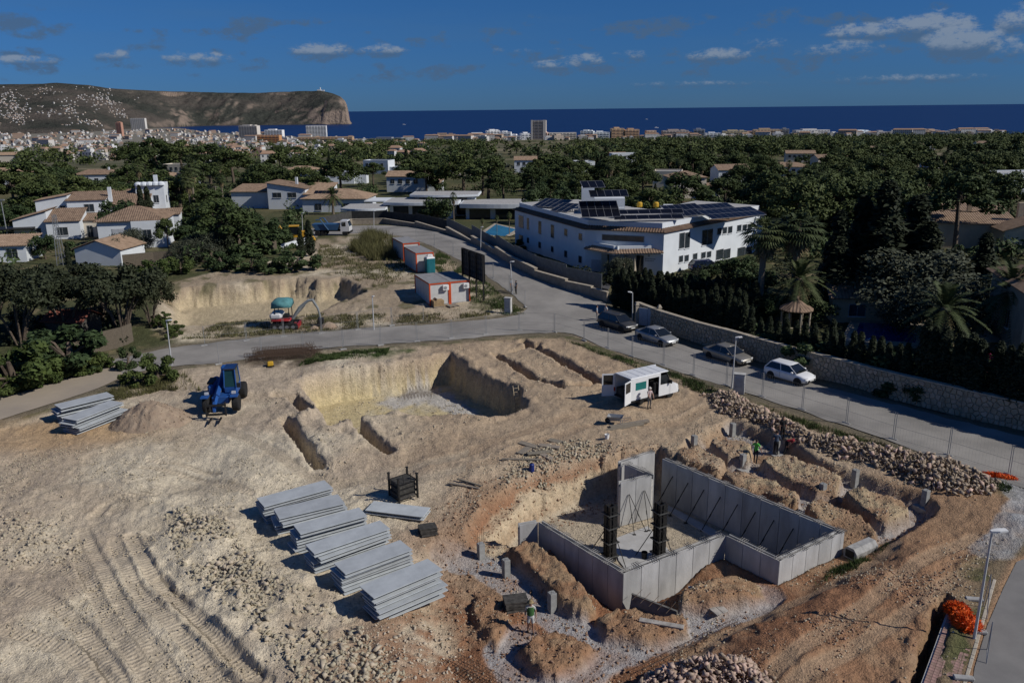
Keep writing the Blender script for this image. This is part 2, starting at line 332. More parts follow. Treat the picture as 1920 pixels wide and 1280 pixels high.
def height(x, y, paint=False):
    x = np.asarray(x, float); y = np.asarray(y, float); sh = x.shape; x = x.ravel(); y = y.ravel()
    z = base(x, y); zb = z.copy()
    n1 = fbm(x*.9, y*.9, 3, 1); n2 = fbm(x*2.3, y*2.3, 3, 5); n3 = fbm(x*.25, y*.25, 3, 9)
    inroad = np.full(x.shape, -50.0)
    for p in RP:
        i = local(x, y, p, 6); inroad[i] = np.maximum(inroad[i], sdf(p, x[i], y[i]))
    offroad = 1-sstep(-2.2, -0.2, inroad)
    near = 1-sstep(120, 200, y)
    tr_m = np.zeros(x.shape); tr_s = np.zeros(x.shape); rut = np.zeros(x.shape)
    rough = np.ones(x.shape)
    i = local(x, y, HUMMOCK, 2); hum = np.zeros(x.shape); hum[i] = sstep(-1.5, 1.2, sdf(HUMMOCK, x[i], y[i])+.5*n1[i])
    i = local(x, y, FIELD_L, 2); fl = np.zeros(x.shape); fl[i] = sstep(-1, 1.5, sdf(FIELD_L, x[i], y[i])+.5*n1[i])
    for k, (l, w) in enumerate(RUTS+RUTS2):
        i = local(x, y, l, 1.5)
        if not len(i): continue
        d, s = pdist(l, x[i], y[i], True); m = 1-sstep(w*.62, w*.95, d)
        rough[i] *= 1-.6*m; rut[i] = np.maximum(rut[i], m)
        z[i] += -.045*m + .035*np.exp(-((d-w*1.05)/.13)**2)*(n2[i]+.8)
        if k < len(RUTS):
            u = m > tr_m[i]; tr_m[i] = np.where(u, m, tr_m[i]); tr_s[i] = np.where(u, s, tr_s[i])
    z += offroad*near*(rough*(.07*n2+.09*n1+.03*vnoise(x*6, y*6, 2))+.35*n3*(1-sstep(70, 100, y))*(1-sstep(5, 12, -inroad)*0))
    z += offroad*hum*(.38*np.maximum(fbm(x*.7, y*.7, 4, 21), -.2)+.28)*rough + .16*fl*np.abs(fbm(x*1.3, y*1.3, 3, 31))
    blind = np.zeros(x.shape); depthA = np.zeros(x.shape); depthB = np.zeros(x.shape); isl = np.zeros(x.shape); trn = np.zeros(x.shape)
    # left upper lot: cut bank
    i = local(x, y, BANK_POLY, 4)
    if len(i):
        d = sdf(BANK_POLY, x[i], y[i]); dbk = pdist(BANK_BACK, x[i], y[i]); ins = d > 0
        dd = np.where(ins, dbk, -1)+.8*n1[i]+.12*n2[i]; fade = 1-sstep(5, 24, dbk)
        z[i] -= 2.3*sstep(.0, 1.5, dd)*fade*sstep(0, 3.5, np.where(ins, np.maximum(d, dbk*0), 0)+np.where(dbk < 3.5, 3.5, 0))*ins
    # low zones
    i = local(x, y, LOW_N, 6)
    if len(i):
        d = sdf(LOW_N, x[i], y[i])+.6*n1[i]; m = sstep(-2.6, 1.2, d); z[i] -= 1.15*m
        for l, w in BLIND:
            dd = pdist(l, x[i], y[i])-w+.22*n1[i]+.1*n2[i]; b = 1-sstep(0, .25, dd); b *= m; blind[i] = np.maximum(blind[i], b)
        z[i] = z[i]*(1-.9*blind[i])+(-1.15)*.9*blind[i]
        for p, h in MOUND_N:
            j = i[local(x[i], y[i], p, 2)]
            if len(j):
                q = sdf(p, x[j], y[j])+.1*n1[j]+.1*n2[j]; mm = sstep(-.10, .26, q); z[j] += mm*(h+.09*n1[j]+.08*n2[j]+.06*vnoise(x[j]*5, y[j]*5, 3)); blind[j] *= 1-sstep(-.1, .2, q); isl[j] = np.maximum(isl[j], mm)
    i = local(x, y, LOW_R, 6)
    if len(i):
        d = sdf(LOW_R, x[i], y[i])+.3*n1[i]; m = sstep(-.2, .5, d); keep = np.zeros(len(i))
        for p in ISLE_R:
            q = sdf(p, x[i], y[i])+.07*n1[i]+.07*n2[i]; keep = np.maximum(keep, sstep(-.12, .16, q))
        z[i] -= .85*m*(1-keep); z[i] += keep*m*(.04+.06*n1[i]+.06*n2[i]+.05*vnoise(x[i]*5, y[i]*5, 4)); isl[i] = np.maximum(isl[i], keep*m); trn[i] = np.maximum(trn[i], m*(1-keep))
        for l, w in BLIND_R:
            dd = pdist(l, x[i], y[i])-w+.2*n1[i]; b = (1-sstep(0, .25, dd))*m*(1-keep); blind[i] = np.maximum(blind[i], b)
    # moat along the near walls
    wl = [tuple(WW[k]) for k in ('A','B','C')]; i = local(x, y, wl, 3)
    if len(i):
        d = pdist(wl, x[i], y[i]); m = 1-sstep(.35, 1.0, d+.25*n1[i]); m *= sstep(-3.0, -1.6, -pdist([tuple(WW['B']), tuple(WW['B']*.999)], x[i], y[i])/2.0)
        z[i] = np.minimum(z[i], z[i]*(1-m)+(-1.95)*m)
    wl = [tuple(WW[k]) for k in ('C','D','E')]; i = local(x, y, wl, 5)
    if len(i):
        d = pdist(wl, x[i], y[i]); m = (1-sstep(.4, 3.6, d+.3*n1[i])); z[i] = np.minimum(z[i], z[i]*(1-m)+(-.95+.1*n1[i])*m)
    for l, w, dep in TRENCH:
        i = local(x, y, l, 2)
        if len(i):
            q = w-pdist(l, x[i], y[i])+.16*n1[i]+.13*n2[i]+.06*vnoise(x[i]*5, y[i]*5, 7); m = sstep(-.04, .16, q); z[i] -= dep*m; trn[i] = np.maximum(trn[i], m)
            z[i] += .14*np.exp(-((q+.35)/.3)**2)*(.6+n1[i])
    i = local(x, y, PIT_A, 3)
    if len(i):
        d = sdf(PIT_A, x[i], y[i])+.32*n1[i]+.08*n2[i]+.03*vnoise(x[i]*4, y[i]*4, 6); m = sstep(-.05, .5, d); fl_ = base(x[i], y[i])-2.75+.10*n1[i]+.04*n2[i]
        z[i] = z[i]*(1-m)+fl_*m; depthA[i] = m; z[i] += .22*np.exp(-((d+.5)/.4)**2)*(.4+n1[i])
    i = local(x, y, B_STEP, 4)
    if len(i):
        d = sdf(B_STEP, x[i], y[i])+.35*n1[i]+.15*n2[i]; m = sstep(-.2, .7, d); z[i] = np.minimum(z[i], z[i]*(1-m)+(-1.05+.2*n1[i])*m); depthB[i] = np.maximum(depthB[i], m)
    i = local(x, y, B_BANK, 4)
    if len(i):
        d = sdf(B_BANK, x[i], y[i])+.3*n1[i]+.14*n2[i]; m = sstep(-.1, .95, d+.14*vnoise(x[i]*3.5, y[i]*3.5, 8)); z[i] = np.minimum(z[i], z[i]*(1-m)+(ZF-.05+.06*n2[i])*m); depthB[i] = np.maximum(depthB[i], m)
    i = local(x, y, B_WALL, 3)
    if len(i):
        d = sdf(B_WALL, x[i], y[i]); m = sstep(-.02, .12, d); z[i] = z[i]*(1-m)+(ZF-.04+.03*n2[i])*m; depthB[i] = np.maximum(depthB[i], m)
    # sink under the roads
    z = np.where(inroad > -.05, zb-.05, z)
    # coast: the land dips under the sea
    cl = coast(x, y); z = z-14*sstep(-15, 40, cl)
    if paint: return z.reshape(sh), dict(rut=rut, tr_m=tr_m, tr_s=tr_s, blind=blind, dA=depthA, dB=depthB, isl=isl, trn=trn, road=inroad, hum=hum, fl=fl, n1=n1, n2=n2, n3=n3)
    return z.reshape(sh)
COAST = np.array([(-6000, 3300), (-2300, 4300), (-1500, 3900), (-1150, 3200), (-780, 2620), (-440, 2230), (-260, 2040), (200, 1990), (1500, 1960), (5000, 1900)], float)
def coast(x, y):
    """metres beyond the shoreline (positive = sea)"""
    return y-np.interp(x, COAST[:, 0], COAST[:, 1])
def hz(x, y): return float(height(np.array([x]), np.array([y]))[0])
def GS(px, py, it=30):
    """pixel -> point on the dug-over ground (first hit along the ray)"""
    d = CR*(px-CX)/F - CU*(py-CY)/F + CF; t0 = (2.5-H)/d[2]; t1 = (-4.0-H)/d[2] if d[2] < 0 else t0*1.5
    t = np.linspace(t0, t1, 400); P = CP[None, :]+d[None, :]*t[:, None]; hh = height(P[:, 0], P[:, 1]); k = np.where(P[:, 2] <= hh)[0]
    if not len(k): return G(px, py)
    p = P[k[0]].copy(); p[2] = hh[k[0]]; return p
def lerp(c, new, m): return c*(1-m[:, None])+np.array(new)[None, :]*m[:, None]
def build_ground():
    ys = [-60, -40, -20, -5, 5, 10, 14]; y = 14.0
    while y < 128: y += (y+6)*.0040; ys.append(y)
    while y < 6000: y += (y-60)*.045 if y > 135 else 1.6; ys.append(y)
    us = list(np.linspace(-.70, .70, 760)); ext = [.72, .75, .8, .88, 1.0, 1.2, 1.5, 2.0, 3.0, 5.0]
    us = [-e for e in reversed(ext)]+us+ext
    U, Y = np.meshgrid(np.array(us), np.array(ys)); X = U*np.maximum(Y+10, 26)
    z, A = height(X, Y, True); x = X.ravel(); y = Y.ravel(); zf = z.ravel()
    n1, n2, n3 = A['n1'], A['n2'], A['n3']; nb = fbm(x*.12, y*.12, 4, 41); nc = fbm(x*.5, y*.5, 4, 51); nf = fbm(x*.02, y*.02, 4, 61)
    sand = np.array((.60, .52, .385)); c = np.tile(sand, (len(x), 1))
    c = lerp(c, (.47, .40, .295), sstep(-.1, .5, nc)); c = lerp(c, (.42, .335, .245), sstep(-.15, .35, nb)*.8)
    # browner, redder soil to the right of the stacks and all round the basement
    pxs = un(760, 1150)[0]; red = sstep(-9, -1, x+ (y-26)*-.05)*(1-sstep(44, 52, y)); red *= sstep(-.75, .2, n3+.55*nb+.4+ (x > 0)*.1)
    c = lerp(c, (.31, .195, .115), red*.95)
    rr = np.exp(-((x-1.0)/6.5)**2-((y-30.5)/8)**2)+np.exp(-((x-12)/9)**2-((y-35)/8)**2)*.55; c = lerp(c, (.275, .135, .072), np.clip(rr*1.7*sstep(-.5, .25, nc+.3*n2), 0, .95))
    c = lerp(c, (.375, .27, .175), sstep(45, 52, y)*sstep(-14, -4, x)*.8*(1-sstep(80, 86, y)))
    c = lerp(c, np.array((.43, .355, .255)), A['rut']*.6*(x < -3)); c = lerp(c, (.38, .275, .18), A['rut']*.6*(x >= -3))
    c = lerp(c, (.36, .25, .155), A['isl']*.55*sstep(-.5, .2, n2)); c = lerp(c, (.43, .35, .22), A['isl']*sstep(.0, .5, nc)*.7)
    c = lerp(c, (.28, .16, .09), A['isl']*(x < 12)*.5)
    c = lerp(c, (.26, .155, .09), A['trn']*(x > 5)*.6)
    below = -(zf-base(x, y))
    c = lerp(c, (.52, .43, .245), A['dA']*sstep(.35, .8, below+.35*n1)); c = lerp(c, (.33, .24, .16), A['dA']*(1-sstep(.25, .7, below+.3*n1)))
    c = lerp(c, (.46, .44, .41), A['dA']*sstep(2.3, 2.6, below)*np.clip(sstep(-.5, .5, sdf(P0([(700,757),(745,738),(800,724),(840,738),(880,762),(915,780),(870,790),(800,752),(740,768)], -2.7), x, y)+.7*n1)*.9+.3*sstep(.1, .4, nc), 0, .9))
    dB = A['dB']; c = lerp(c, (.29, .145, .08), dB*(1-sstep(.8, 1.2, below+.3*n1))); c = lerp(c, (.50, .40, .27), dB*sstep(.8, 1.15, below+.35*n1)*(1-sstep(1.5, 1.9, below+.3*n2)*.45)); c = lerp(c, (.44, .37, .27), dB*sstep(2.2, 2.5, below))
    c = lerp(c, (.375, .37, .365), A['blind']*np.clip(.72+.5*n1, 0, .9)); 
    # beyond the site: scrub and garden soil
    i_s = sdf(SITE, x, y); i_l = sdf(LOT, x, y)
    wild = sstep(-1.0, .6, -np.maximum(i_s, i_l)+.5*n1)*(A['road'] < .3)
    g = np.tile(np.array((.075, .08, .038)), (len(x), 1)); g = lerp(g, (.13, .115, .06), sstep(-.1, .5, nb)); g = lerp(g, (.19, .16, .09), sstep(.15, .6, nc)*(y < 160))
    g = lerp(g, (.11, .105, .06), sstep(.0, .4, nf)*(y > 400)); g = lerp(g, (.20, .17, .11), sstep(.25, .5, fbm(x*.008, y*.02, 3, 71))*(y > 400))
    town = sstep(-150, -400, x)*sstep(500, 800, y); g = lerp(g, (.24, .22, .19), town*.7)
    vg = np.zeros(len(x)); g = lerp(g, (.17, .145, .1), sstep(-2.5, -.2, A['road'])*(y < 150))
    c = c*(1-wild[:, None])+g*wild[:, None]
    # lot: bare sandy ground with weeds
    lm = sstep(-.5, .5, i_l); c = lerp(c, (.33, .26, .18), lm*sstep(-.5, .2, nb)*.9); c = lerp(c, (.11, .105, .05), lm*sstep(.12, .4, nc+.3*n3+(x+30)/160*.35)*.75); c = lerp(c, (.47, .385, .25), lm*sstep(.6, 1.5, -(zf-base(x, y))+.4*n1)*.9)
    # weedy verges between road and dig
    vx = sstep(-2.6, -.6, A['road'])*(1-sstep(-.5, 0, A['road']))*(i_s > 0); c = lerp(c, (.19, .155, .1), vx*.8); c = lerp(c, (.08, .095, .035), vx*sstep(.0, .35, nc+.3*n1)*.8)
    for px_, py_, r in ((640,668,3.0),(700,664,2.2),(560,672,2.2),(765,662,1.0)):
        p = un(px_, py_); m = np.exp(-((x-p[0])/r)**2-((y-p[1])/1.1)**2); c = lerp(c, (.055, .085, .025), np.clip(m*1.6*sstep(-.3, .3, nc+.2), 0, 1))
    for px_, py_, r in ((520,678,3.2),(575,672,1.6)):
        p = un(px_, py_); m = np.exp(-((x-p[0])/r)**2-((y-p[1])/1.3)**2); c = lerp(c, (.11, .085, .06), np.clip(m*1.5*sstep(-.4, .2, nc+.2), 0, .9))
    for l, w in KERBISH:
        d = pdist(l, x, y)-w+.3*n1; c = lerp(c, (.36, .36, .355), (1-sstep(0, .3, d))*np.clip(.75+.5*n1, 0, 1))
    for px_, py_, r in ((60,820,7.0), (150,800,5)):
        p = un(px_, py_); m = np.exp(-((x-p[0])/r)**2-((y-p[1])/2.6)**2); c = lerp(c, (.44, .30, .17), np.clip(m*1.2, 0, .75))
    ny, nx = X.shape; idx = np.arange(nx*ny).reshape(ny, nx)
    Fq = np.stack([idx[:-1, :-1], idx[:-1, 1:], idx[1:, 1:], idx[1:, :-1]], -1).reshape(-1, 4)
    V = np.stack([x, y, zf], 1)
    me = rmesh('ground', V, Fq, ground_mat(), smooth=True, cols=dict(Col=np.clip(c, .01, .9), trm=A['tr_m'], trs=A['tr_s'], veg=wild))
    link('ground', me, kind='structure')
def ground_mat():
    m = bpy.data.materials.new('ground'); m.use_nodes = True; nt = m.node_tree; N = nt.nodes.new; L = nt.links.new; b = nt.nodes['Principled BSDF']
    b.inputs['Roughness'].default_value = .95; b.inputs['Specular IOR Level'].default_value = .1
    def at(n, o): a = N('ShaderNodeAttribute'); a.attribute_name = n; return a.outputs[o]
    def mth(op, a, bb):
        n = N('ShaderNodeMath'); n.operation = op
        for i, v in enumerate((a, bb)):
            if isinstance(v, (int, float)): n.inputs[i].default_value = v
            else: L(v, n.inputs[i])
        return n.outputs[0]
    ge = N('ShaderNodeNewGeometry')
    def noise(s, d, r=.65):
        n = N('ShaderNodeTexNoise'); n.inputs['Scale'].default_value = s; n.inputs["Detail"].default_value = min(d, 4); n.inputs['Roughness'].default_value = r; L(ge.outputs['Position'], n.inputs['Vector']); return n.outputs[0]
    a = noise(7.0, 6, .75); a2 = noise(1.1, 5);     v2 = N('ShaderNodeTexVoronoi'); v2.inputs['Scale'].default_value = 11.0; L(ge.outputs['Position'], v2.inputs['Vector'])
    a3 = noise(2.6, 4, .7); f = mth('ADD', mth('MULTIPLY', a, 1.25), mth('ADD', mth('MULTIPLY', a2, .5), mth('MULTIPLY', a3, .85))); f = mth('SUBTRACT', f, .28)
    mx = N('ShaderNodeVectorMath'); mx.operation = 'SCALE'; L(at('Col', 'Color'), mx.inputs[0]); L(f, mx.inputs['Scale']); L(mx.outputs[0], b.inputs['Base Color'])
    h = mth('ADD', mth('MULTIPLY', a, .11), mth('ADD', mth('MULTIPLY', v2.outputs['Distance'], -.035), mth('MULTIPLY', a3, .10)))
    tread = mth('MULTIPLY', mth('SINE', mth('MULTIPLY', at('trs', 'Fac'), 2*math.pi/.24), 0.0), mth('MULTIPLY', mth('MULTIPLY', mth('MULTIPLY', at('trm', 'Fac'), a2), a2), .042))
    keep = mth('SUBTRACT', 1.0, mth('MULTIPLY', at('trm', 'Fac'), .6)); h = mth('ADD', mth('MULTIPLY', h, keep), tread)
    bp = N('ShaderNodeBump'); bp.inputs['Strength'].default_value = .9; bp.inputs['Distance'].default_value = 1.0; L(h, bp.inputs['Height']); L(bp.outputs[0], b.inputs['Normal'])
    return m
build_ground()
# ---------------------------------------------------------------- roads
m_road = mat('road_surface', (.335, .315, .285), .92, .0, .22, .25, 30, col2=(.195, .185, .17), spec=.15, detail=9)
m_dust = mat('dusty_road', (.40, .335, .255), .95, .0, .22, .3, 25, col2=(.29, .25, .205), spec=.1, detail=9)
def ribbon(name, a, b, m, dz, n=90, k=7, mif=None):
    A = rs(a, n); B = rs(b, n); V = []; Fq = []
    for i in range(n):
        pa = G(*A[i]); pb = G(*B[i])
        for j in range(k):
            t = j/(k-1); x = pa[0]*(1-t)+pb[0]*t; y = pa[1]*(1-t)+pb[1]*t; e = fbm(np.array([x*.8]), np.array([y*.8]), 3, 3)[0]*.4 if j in (0, k-1) else 0
            V.append((x+e*.3, y+e, float(base(x, y))+dz))
    for i in range(n-1):
        for j in range(k-1): q = i*k+j; Fq.append((q, q+k, q+k+1, q+1))
    o = link(name, rmesh(name, V, Fq, m, mi=[mif(V[f[0]][0], V[f[0]][1]) for f in Fq] if mif else None, smooth=True), kind='structure'); return o
ribbon('road', ROAD_MAIN_UP, ROAD_MAIN_LO, [m_road, m_dust], .012, mif=lambda x, y: int(x+2.5*hsh(round(x), round(y))+1.2*(y-60) < -22))
ribbon('road', ROAD_R_UP, ROAD_R_LO, m_road, .017)
ribbon('road', ROAD_B_LF, ROAD_B_RT, m_road, .022)
mb = MB(); zz = -.02; pl = NEAR_ROAD; mb.prism(pl, zz-.05, zz); mb.build('road', mat('asphalt_near', (.235, .225, .21), .9, .0, .5, .3, 40, col2=(.17, .163, .155)), kind='structure')
# ---------------------------------------------------------------- sea
def sea_mat():
    m = bpy.data.materials.new('sea'); m.use_nodes = True; nt = m.node_tree; N = nt.nodes.new; L = nt.links.new; b = nt.nodes['Principled BSDF']
    b.inputs['Base Color'].default_value = (.006, .022, .085, 1); b.inputs['Roughness'].default_value = .42; b.inputs['IOR'].default_value = 1.33; b.inputs['Specular IOR Level'].default_value = .22
    ge = N('ShaderNodeNewGeometry'); mp = N('ShaderNodeMapping'); mp.inputs['Scale'].default_value = (.0012, .006, 1); L(ge.outputs['Position'], mp.inputs[0])
    n = N('ShaderNodeTexNoise'); n.inputs['Scale'].default_value = 1.0; n.inputs['Detail'].default_value = 8; L(mp.outputs[0], n.inputs['Vector'])
    r = N('ShaderNodeMix'); r.data_type = 'RGBA'; L(n.outputs[0], r.inputs[0]); r.inputs[6].default_value = (.004, .018, .075, 1); r.inputs[7].default_value = (.009, .03, .105, 1); L(r.outputs[2], b.inputs['Base Color'])
    n2 = N('ShaderNodeTexNoise'); n2.inputs['Scale'].default_value = .05; n2.inputs['Detail'].default_value = 5; L(ge.outputs['Position'], n2.inputs['Vector'])
    bp = N('ShaderNodeBump'); bp.inputs['Strength'].default_value = .5; bp.inputs['Distance'].default_value = 3; L(n2.outputs[0], bp.inputs['Height']); L(bp.outputs[0], b.inputs['Normal'])
    return m
MB().quad((-60000, 1200, -49.0), (60000, 1200, -49.0), (60000, 60000, -49.0), (-60000, 60000, -49.0)).build('sea', sea_mat(), kind='structure')
# ---------------------------------------------------------------- headland
CREST = np.array([(-400,165),(0,160),(60,159),(120,157),(180,161),(215,167),(270,170),(330,172),(410,174),(480,175),(560,172),(610,171),(632,176),(645,182),(653,190),(657,200),(660,228),(670,236)], float)
def headland_z(az_px, D):
    cy = np.interp(az_px, CREST[:, 0], CREST[:, 1]); hor = 207.5-(az_px-640)*.0111
    left = 1-sstep(90, 420, az_px)
    D0 = 4550-1500*left; D1 = D0+(560+950*left)
    top = 22+(hor-cy)/1642*D1
    x = (az_px-960)/F*D
    t = np.clip((D-D0)/(D1-D0), 0, 1.3)
    n = fbm(x*.0035, D*.0035, 5, 81); n2 = fbm(x*.011, D*.004, 4, 91)
    gully = np.abs(fbm(x*.0022+D*.0012, D*.0016-x*.0008, 4, 95))
    tip = sstep(560, 645, az_px)
    steep = .78+.0*tip; e = np.power(np.clip(t+(.20*n+.10*n2-.26*gully)*(t > 0)*(t < .97), 0, 1), 1.0-.6*tip)
    e = e*(1-left)+np.clip(t+.10*n*(t > 0)*(t < .95), 0, 1)*left
    cliff = sstep(.0, .10+.05*n, t)*(.05+.25*tip+.12*np.clip(n*3, 0, 1))*(1-left)*(.6+.8*np.abs(n2)); e = np.clip(np.maximum(e, 0)*(1-cliff)+cliff, 0, 1)
    z = -52+(top+52+3*n2)*e
    z = np.where(D > D1, z-(D-D1)*.10, z); return z
def build_headland():
    axs = np.concatenate([np.linspace(-500, 0, 40), np.linspace(2, 672, 330)]); Ds = np.concatenate([np.linspace(2950, 4500, 70), np.linspace(4520, 5300, 90), np.linspace(5350, 6400, 14)])
    A, D = np.meshgrid(axs, Ds); Z = headland_z(A, D); X = (A-960)/F*D*math.cos(PITCH)
    ny, nx = X.shape; idx = np.arange(nx*ny).reshape(ny, nx); Fq = np.stack([idx[:-1, :-1], idx[:-1, 1:], idx[1:, 1:], idx[1:, :-1]], -1).reshape(-1, 4)
    m = bpy.data.materials.new('headland'); m.use_nodes = True; nt = m.node_tree; N = nt.nodes.new; L = nt.links.new; b = nt.nodes['Principled BSDF']; b.inputs['Roughness'].default_value = 1; b.inputs['Specular IOR Level'].default_value = 0
    ge = N('ShaderNodeNewGeometry'); sp = N('ShaderNodeSeparateXYZ'); L(ge.outputs['Normal'], sp.inputs[0])
    n = N('ShaderNodeTexNoise'); n.inputs['Scale'].default_value = .012; n.inputs['Detail'].default_value = 8; n.inputs['Roughness'].default_value = .7; L(ge.outputs['Position'], n.inputs['Vector'])
    nn = N('ShaderNodeTexNoise'); nn.inputs['Scale'].default_value = .0035; nn.inputs['Detail'].default_value = 6; L(ge.outputs['Position'], nn.inputs['Vector'])
    ad = N('ShaderNodeMath'); ad.operation = 'MULTIPLY_ADD'; L(n.outputs[0], ad.inputs[0]); ad.inputs[1].default_value = .55; L(sp.outputs[2], ad.inputs[2])
    r = N('ShaderNodeMapRange'); L(ad.outputs[0], r.inputs[0]); r.inputs[1].default_value = .92; r.inputs[2].default_value = 1.14
    rk = N('ShaderNodeMix'); rk.data_type = 'RGBA'; L(n.outputs[0], rk.inputs[0]); rk.inputs[6].default_value = (.20, .155, .125, 1); rk.inputs[7].default_value = (.42, .33, .26, 1)
    gr = N('ShaderNodeMix'); gr.data_type = 'RGBA'; r2 = N('ShaderNodeMapRange'); L(nn.outputs[0], r2.inputs[0]); r2.inputs[1].default_value = .4; r2.inputs[2].default_value = .65; L(r2.outputs[0], gr.inputs[0]); gr.inputs[6].default_value = (.062, .066, .056, 1); gr.inputs[7].default_value = (.125, .108, .092, 1)
    mx = N('ShaderNodeMix'); mx.data_type = 'RGBA'; L(r.outputs[0], mx.inputs[0]); L(rk.outputs[2], mx.inputs[6]); L(gr.outputs[2], mx.inputs[7]); L(mx.outputs[2], b.inputs['Base Color'])
    bp = N('ShaderNodeBump'); bp.inputs['Strength'].default_value = 1; bp.inputs['Distance'].default_value = 45; L(n.outputs[0], bp.inputs['Height']); L(bp.outputs[0], b.inputs['Normal'])
    link('headland', rmesh('headland', np.stack([X, D, Z], -1).reshape(-1, 3), Fq, m, smooth=True), kind='structure')
build_headland()
# ================================================================ SITE OBJECTS
def hgt(p, py):
    v = np.array(p, float)-CP; vu, vf = v@CU, v@CF; k = CY-py
    return (k*vf-F*vu)/(F*CU[2]-k*CF[2])
ORD = ['first','second','third','fourth','fifth','sixth','seventh','eighth','ninth','tenth','eleventh','twelfth','thirteenth','fourteenth','fifteenth','sixteenth','seventeenth','eighteenth']
m_conc = mat('precast_concrete', (.46, .49, .505), .85, 0, 1.6, .15, 25, col2=(.36, .385, .40), obvar=.12)
m_concd = mat('wall_concrete', (.47, .465, .45), .88, 0, 1.3, .2, 20, col2=(.29, .285, .275), obvar=.10, stretch=(1, 1, .35), detail=8)
m_edge = mat('raw_concrete_edge', (.50, .48, .44), .9, .15, 6, .3, 30)
m_rebar = mat('rusty_rebar', (.10, .065, .045), .8, .25, 20)
m_rebarg = mat('grey_rebar', (.20, .19, .18), .7, .25, 20)
m_dark = mat('dark_steel', (.022, .021, .02), .55, .3, 8)
m_wood = mat('weathered_timber', (.25, .215, .17), .9, .2, 4, .2, 30, stretch=(1, 8, 8), obvar=.15)
m_woodd = mat('dark_timber', (.075, .07, .062), .9, .3, 5, .2, 30, obvar=.2)
m_galv = mat('galvanised_steel', (.36, .37, .375), .5, .1, 10, metal=.45)
m_white = mat('white_paint', (.74, .74, .72), .6, .05, 4)
m_footing = mat('footing_concrete', (.36, .355, .34), .9, .2, 3)
# ---- double-wall panels lying in stacks
def panel_meshes(L, Wd, T, tag):
    pl = []
    for zz, e in ((0, .0), (T-.048, .0)):
        mb = MB(); mb.box(-L/2, L/2, -Wd/2, Wd/2, zz, zz+.048, .006); pl.append(mb.mesh('plate', m_conc))
    g = MB(); n = int(L/.2)
    g.cyl((-L/2+.03, 0, .075), (L/2-.03, 0, .075), .009, n=4, cap=False); g.cyl((-L/2+.03, 0, T-.075), (L/2-.03, 0, T-.075), .009, n=4, cap=False)
    pts = [(-L/2+.03+(L-.06)*i/n, 0, .062 if i % 2 else T-.062) for i in range(n+1)]
    for a, b in zip(pts, pts[1:]): g.cyl(a, b, .008, n=3, cap=False)
    return pl, g.mesh('lattice_girder', m_rebarg)
PAN = {}
def dpanel(loc, rz, L, Wd, T, label, group, rot=None):
    key = (round(L, 1), round(Wd, 1), round(T, 2))
    if key not in PAN: PAN[key] = panel_meshes(L, Wd, T, key)
    pl, g = PAN[key]; t = thing('double_wall_panel', label, 'concrete panel', loc, rz, group, rot=rot)
    for p in pl: link('plate', p, t)
    for k in (-.7, 0, .7): link('lattice_girder', g, t, (0, k*(Wd/2-.12), 0))
    return t
z3 = lambda x, y: (420+x*.28125, 860+y*.28125)
STK = [([(207,255),(275,305),(730,185),(665,130)], 1.12, 4, 'in the farthest slab stack of the row of six'), ([(318,325),(377,385),(815,285),(750,225)], 1.15, 5, 'in the second farthest slab stack of the row of six'),
       ([(450,430),(520,490),(960,365),(895,315)], 1.15, 5, 'in the third farthest slab stack of the row of six'), ([(540,570),(600,610),(1100,450),(1045,400)], 1.2, 5, 'in the third nearest slab stack of the row of six'),
       ([(725,685),(815,755),(1260,590),(1170,530)], 1.22, 5, 'in the second nearest slab stack of the row of six'), ([(900,835),(1000,915),(1455,725),(1360,650)], 1.25, 5, 'in the nearest slab stack of the row of six')]
STK = [([z3(*p) for p in c], h, n, t) for c, h, n, t in STK]
z5 = lambda x, y: (x*.3594, 400+y*.3594)
STK += [([z5(*p) for p in ((275,990),(322,1013),(605,945),(545,925))], 1.3, 5, 'in the back slab stack by the dirt heap at the left'), ([z5(*p) for p in ((335,1055),(390,1080),(628,985),(590,962))], 1.25, 5, 'in the front slab stack by the dirt heap at the left')]
RNG = random.Random(5)
for si, (c, h, n, txt) in enumerate(STK):
    q = [un(x, y, h-.0) for x, y in c]; ctr = sum(q)/4
    ux = (q[2]-q[1]+q[3]-q[0])/2; L = float(np.hypot(ux[0], ux[1])); rz = math.atan2(ux[1], ux[0]); wv = (q[3]-q[0]+q[2]-q[1])/2
    wv = (q[3]-q[0])*0+(q[0]-q[1]+q[3]-q[2])/2; Wd = float(np.hypot(wv[0], wv[1])); Wd = min(max(Wd, 1.15), 1.4); L = min(max(L, 3.3), 4.4)
    gz = float(np.median(height(np.array([ctr[0]-1, ctr[0], ctr[0]+1]), np.array([ctr[1], ctr[1], ctr[1]])))); n = 4; T = (h-gz-.02)/n
    for k in range(n):
        j = n-1-k; o = 0 if k == n-1 else 1
        loc = (ctr[0]+o*RNG.uniform(-.32, .2), ctr[1]+o*RNG.uniform(-.14, .14), gz+.02+k*T)
        dpanel(loc, rz+o*RNG.uniform(-.055, .055), L+o*RNG.choice((0, 0, .2, -.2)), Wd+o*RNG.choice((0, 0, .1)), T-.09, 'concrete double-wall panel, %s from top %s' % (ORD[j], txt), 'stacked double-wall panels')
q = [un(*z3(*p), .35) for p in ((935,328),(1320,375),(1400,320),(985,283))]; ctr = sum(q)/4; ux = q[1]-q[0]
dpanel((ctr[0], ctr[1], hz(ctr[0], ctr[1])+.06), math.atan2(ux[1], ux[0]), float(np.hypot(ux[0], ux[1])), 1.2, .24, 'single concrete double-wall panel lying loose beside the dark steel stillage', 'stacked double-wall panels')
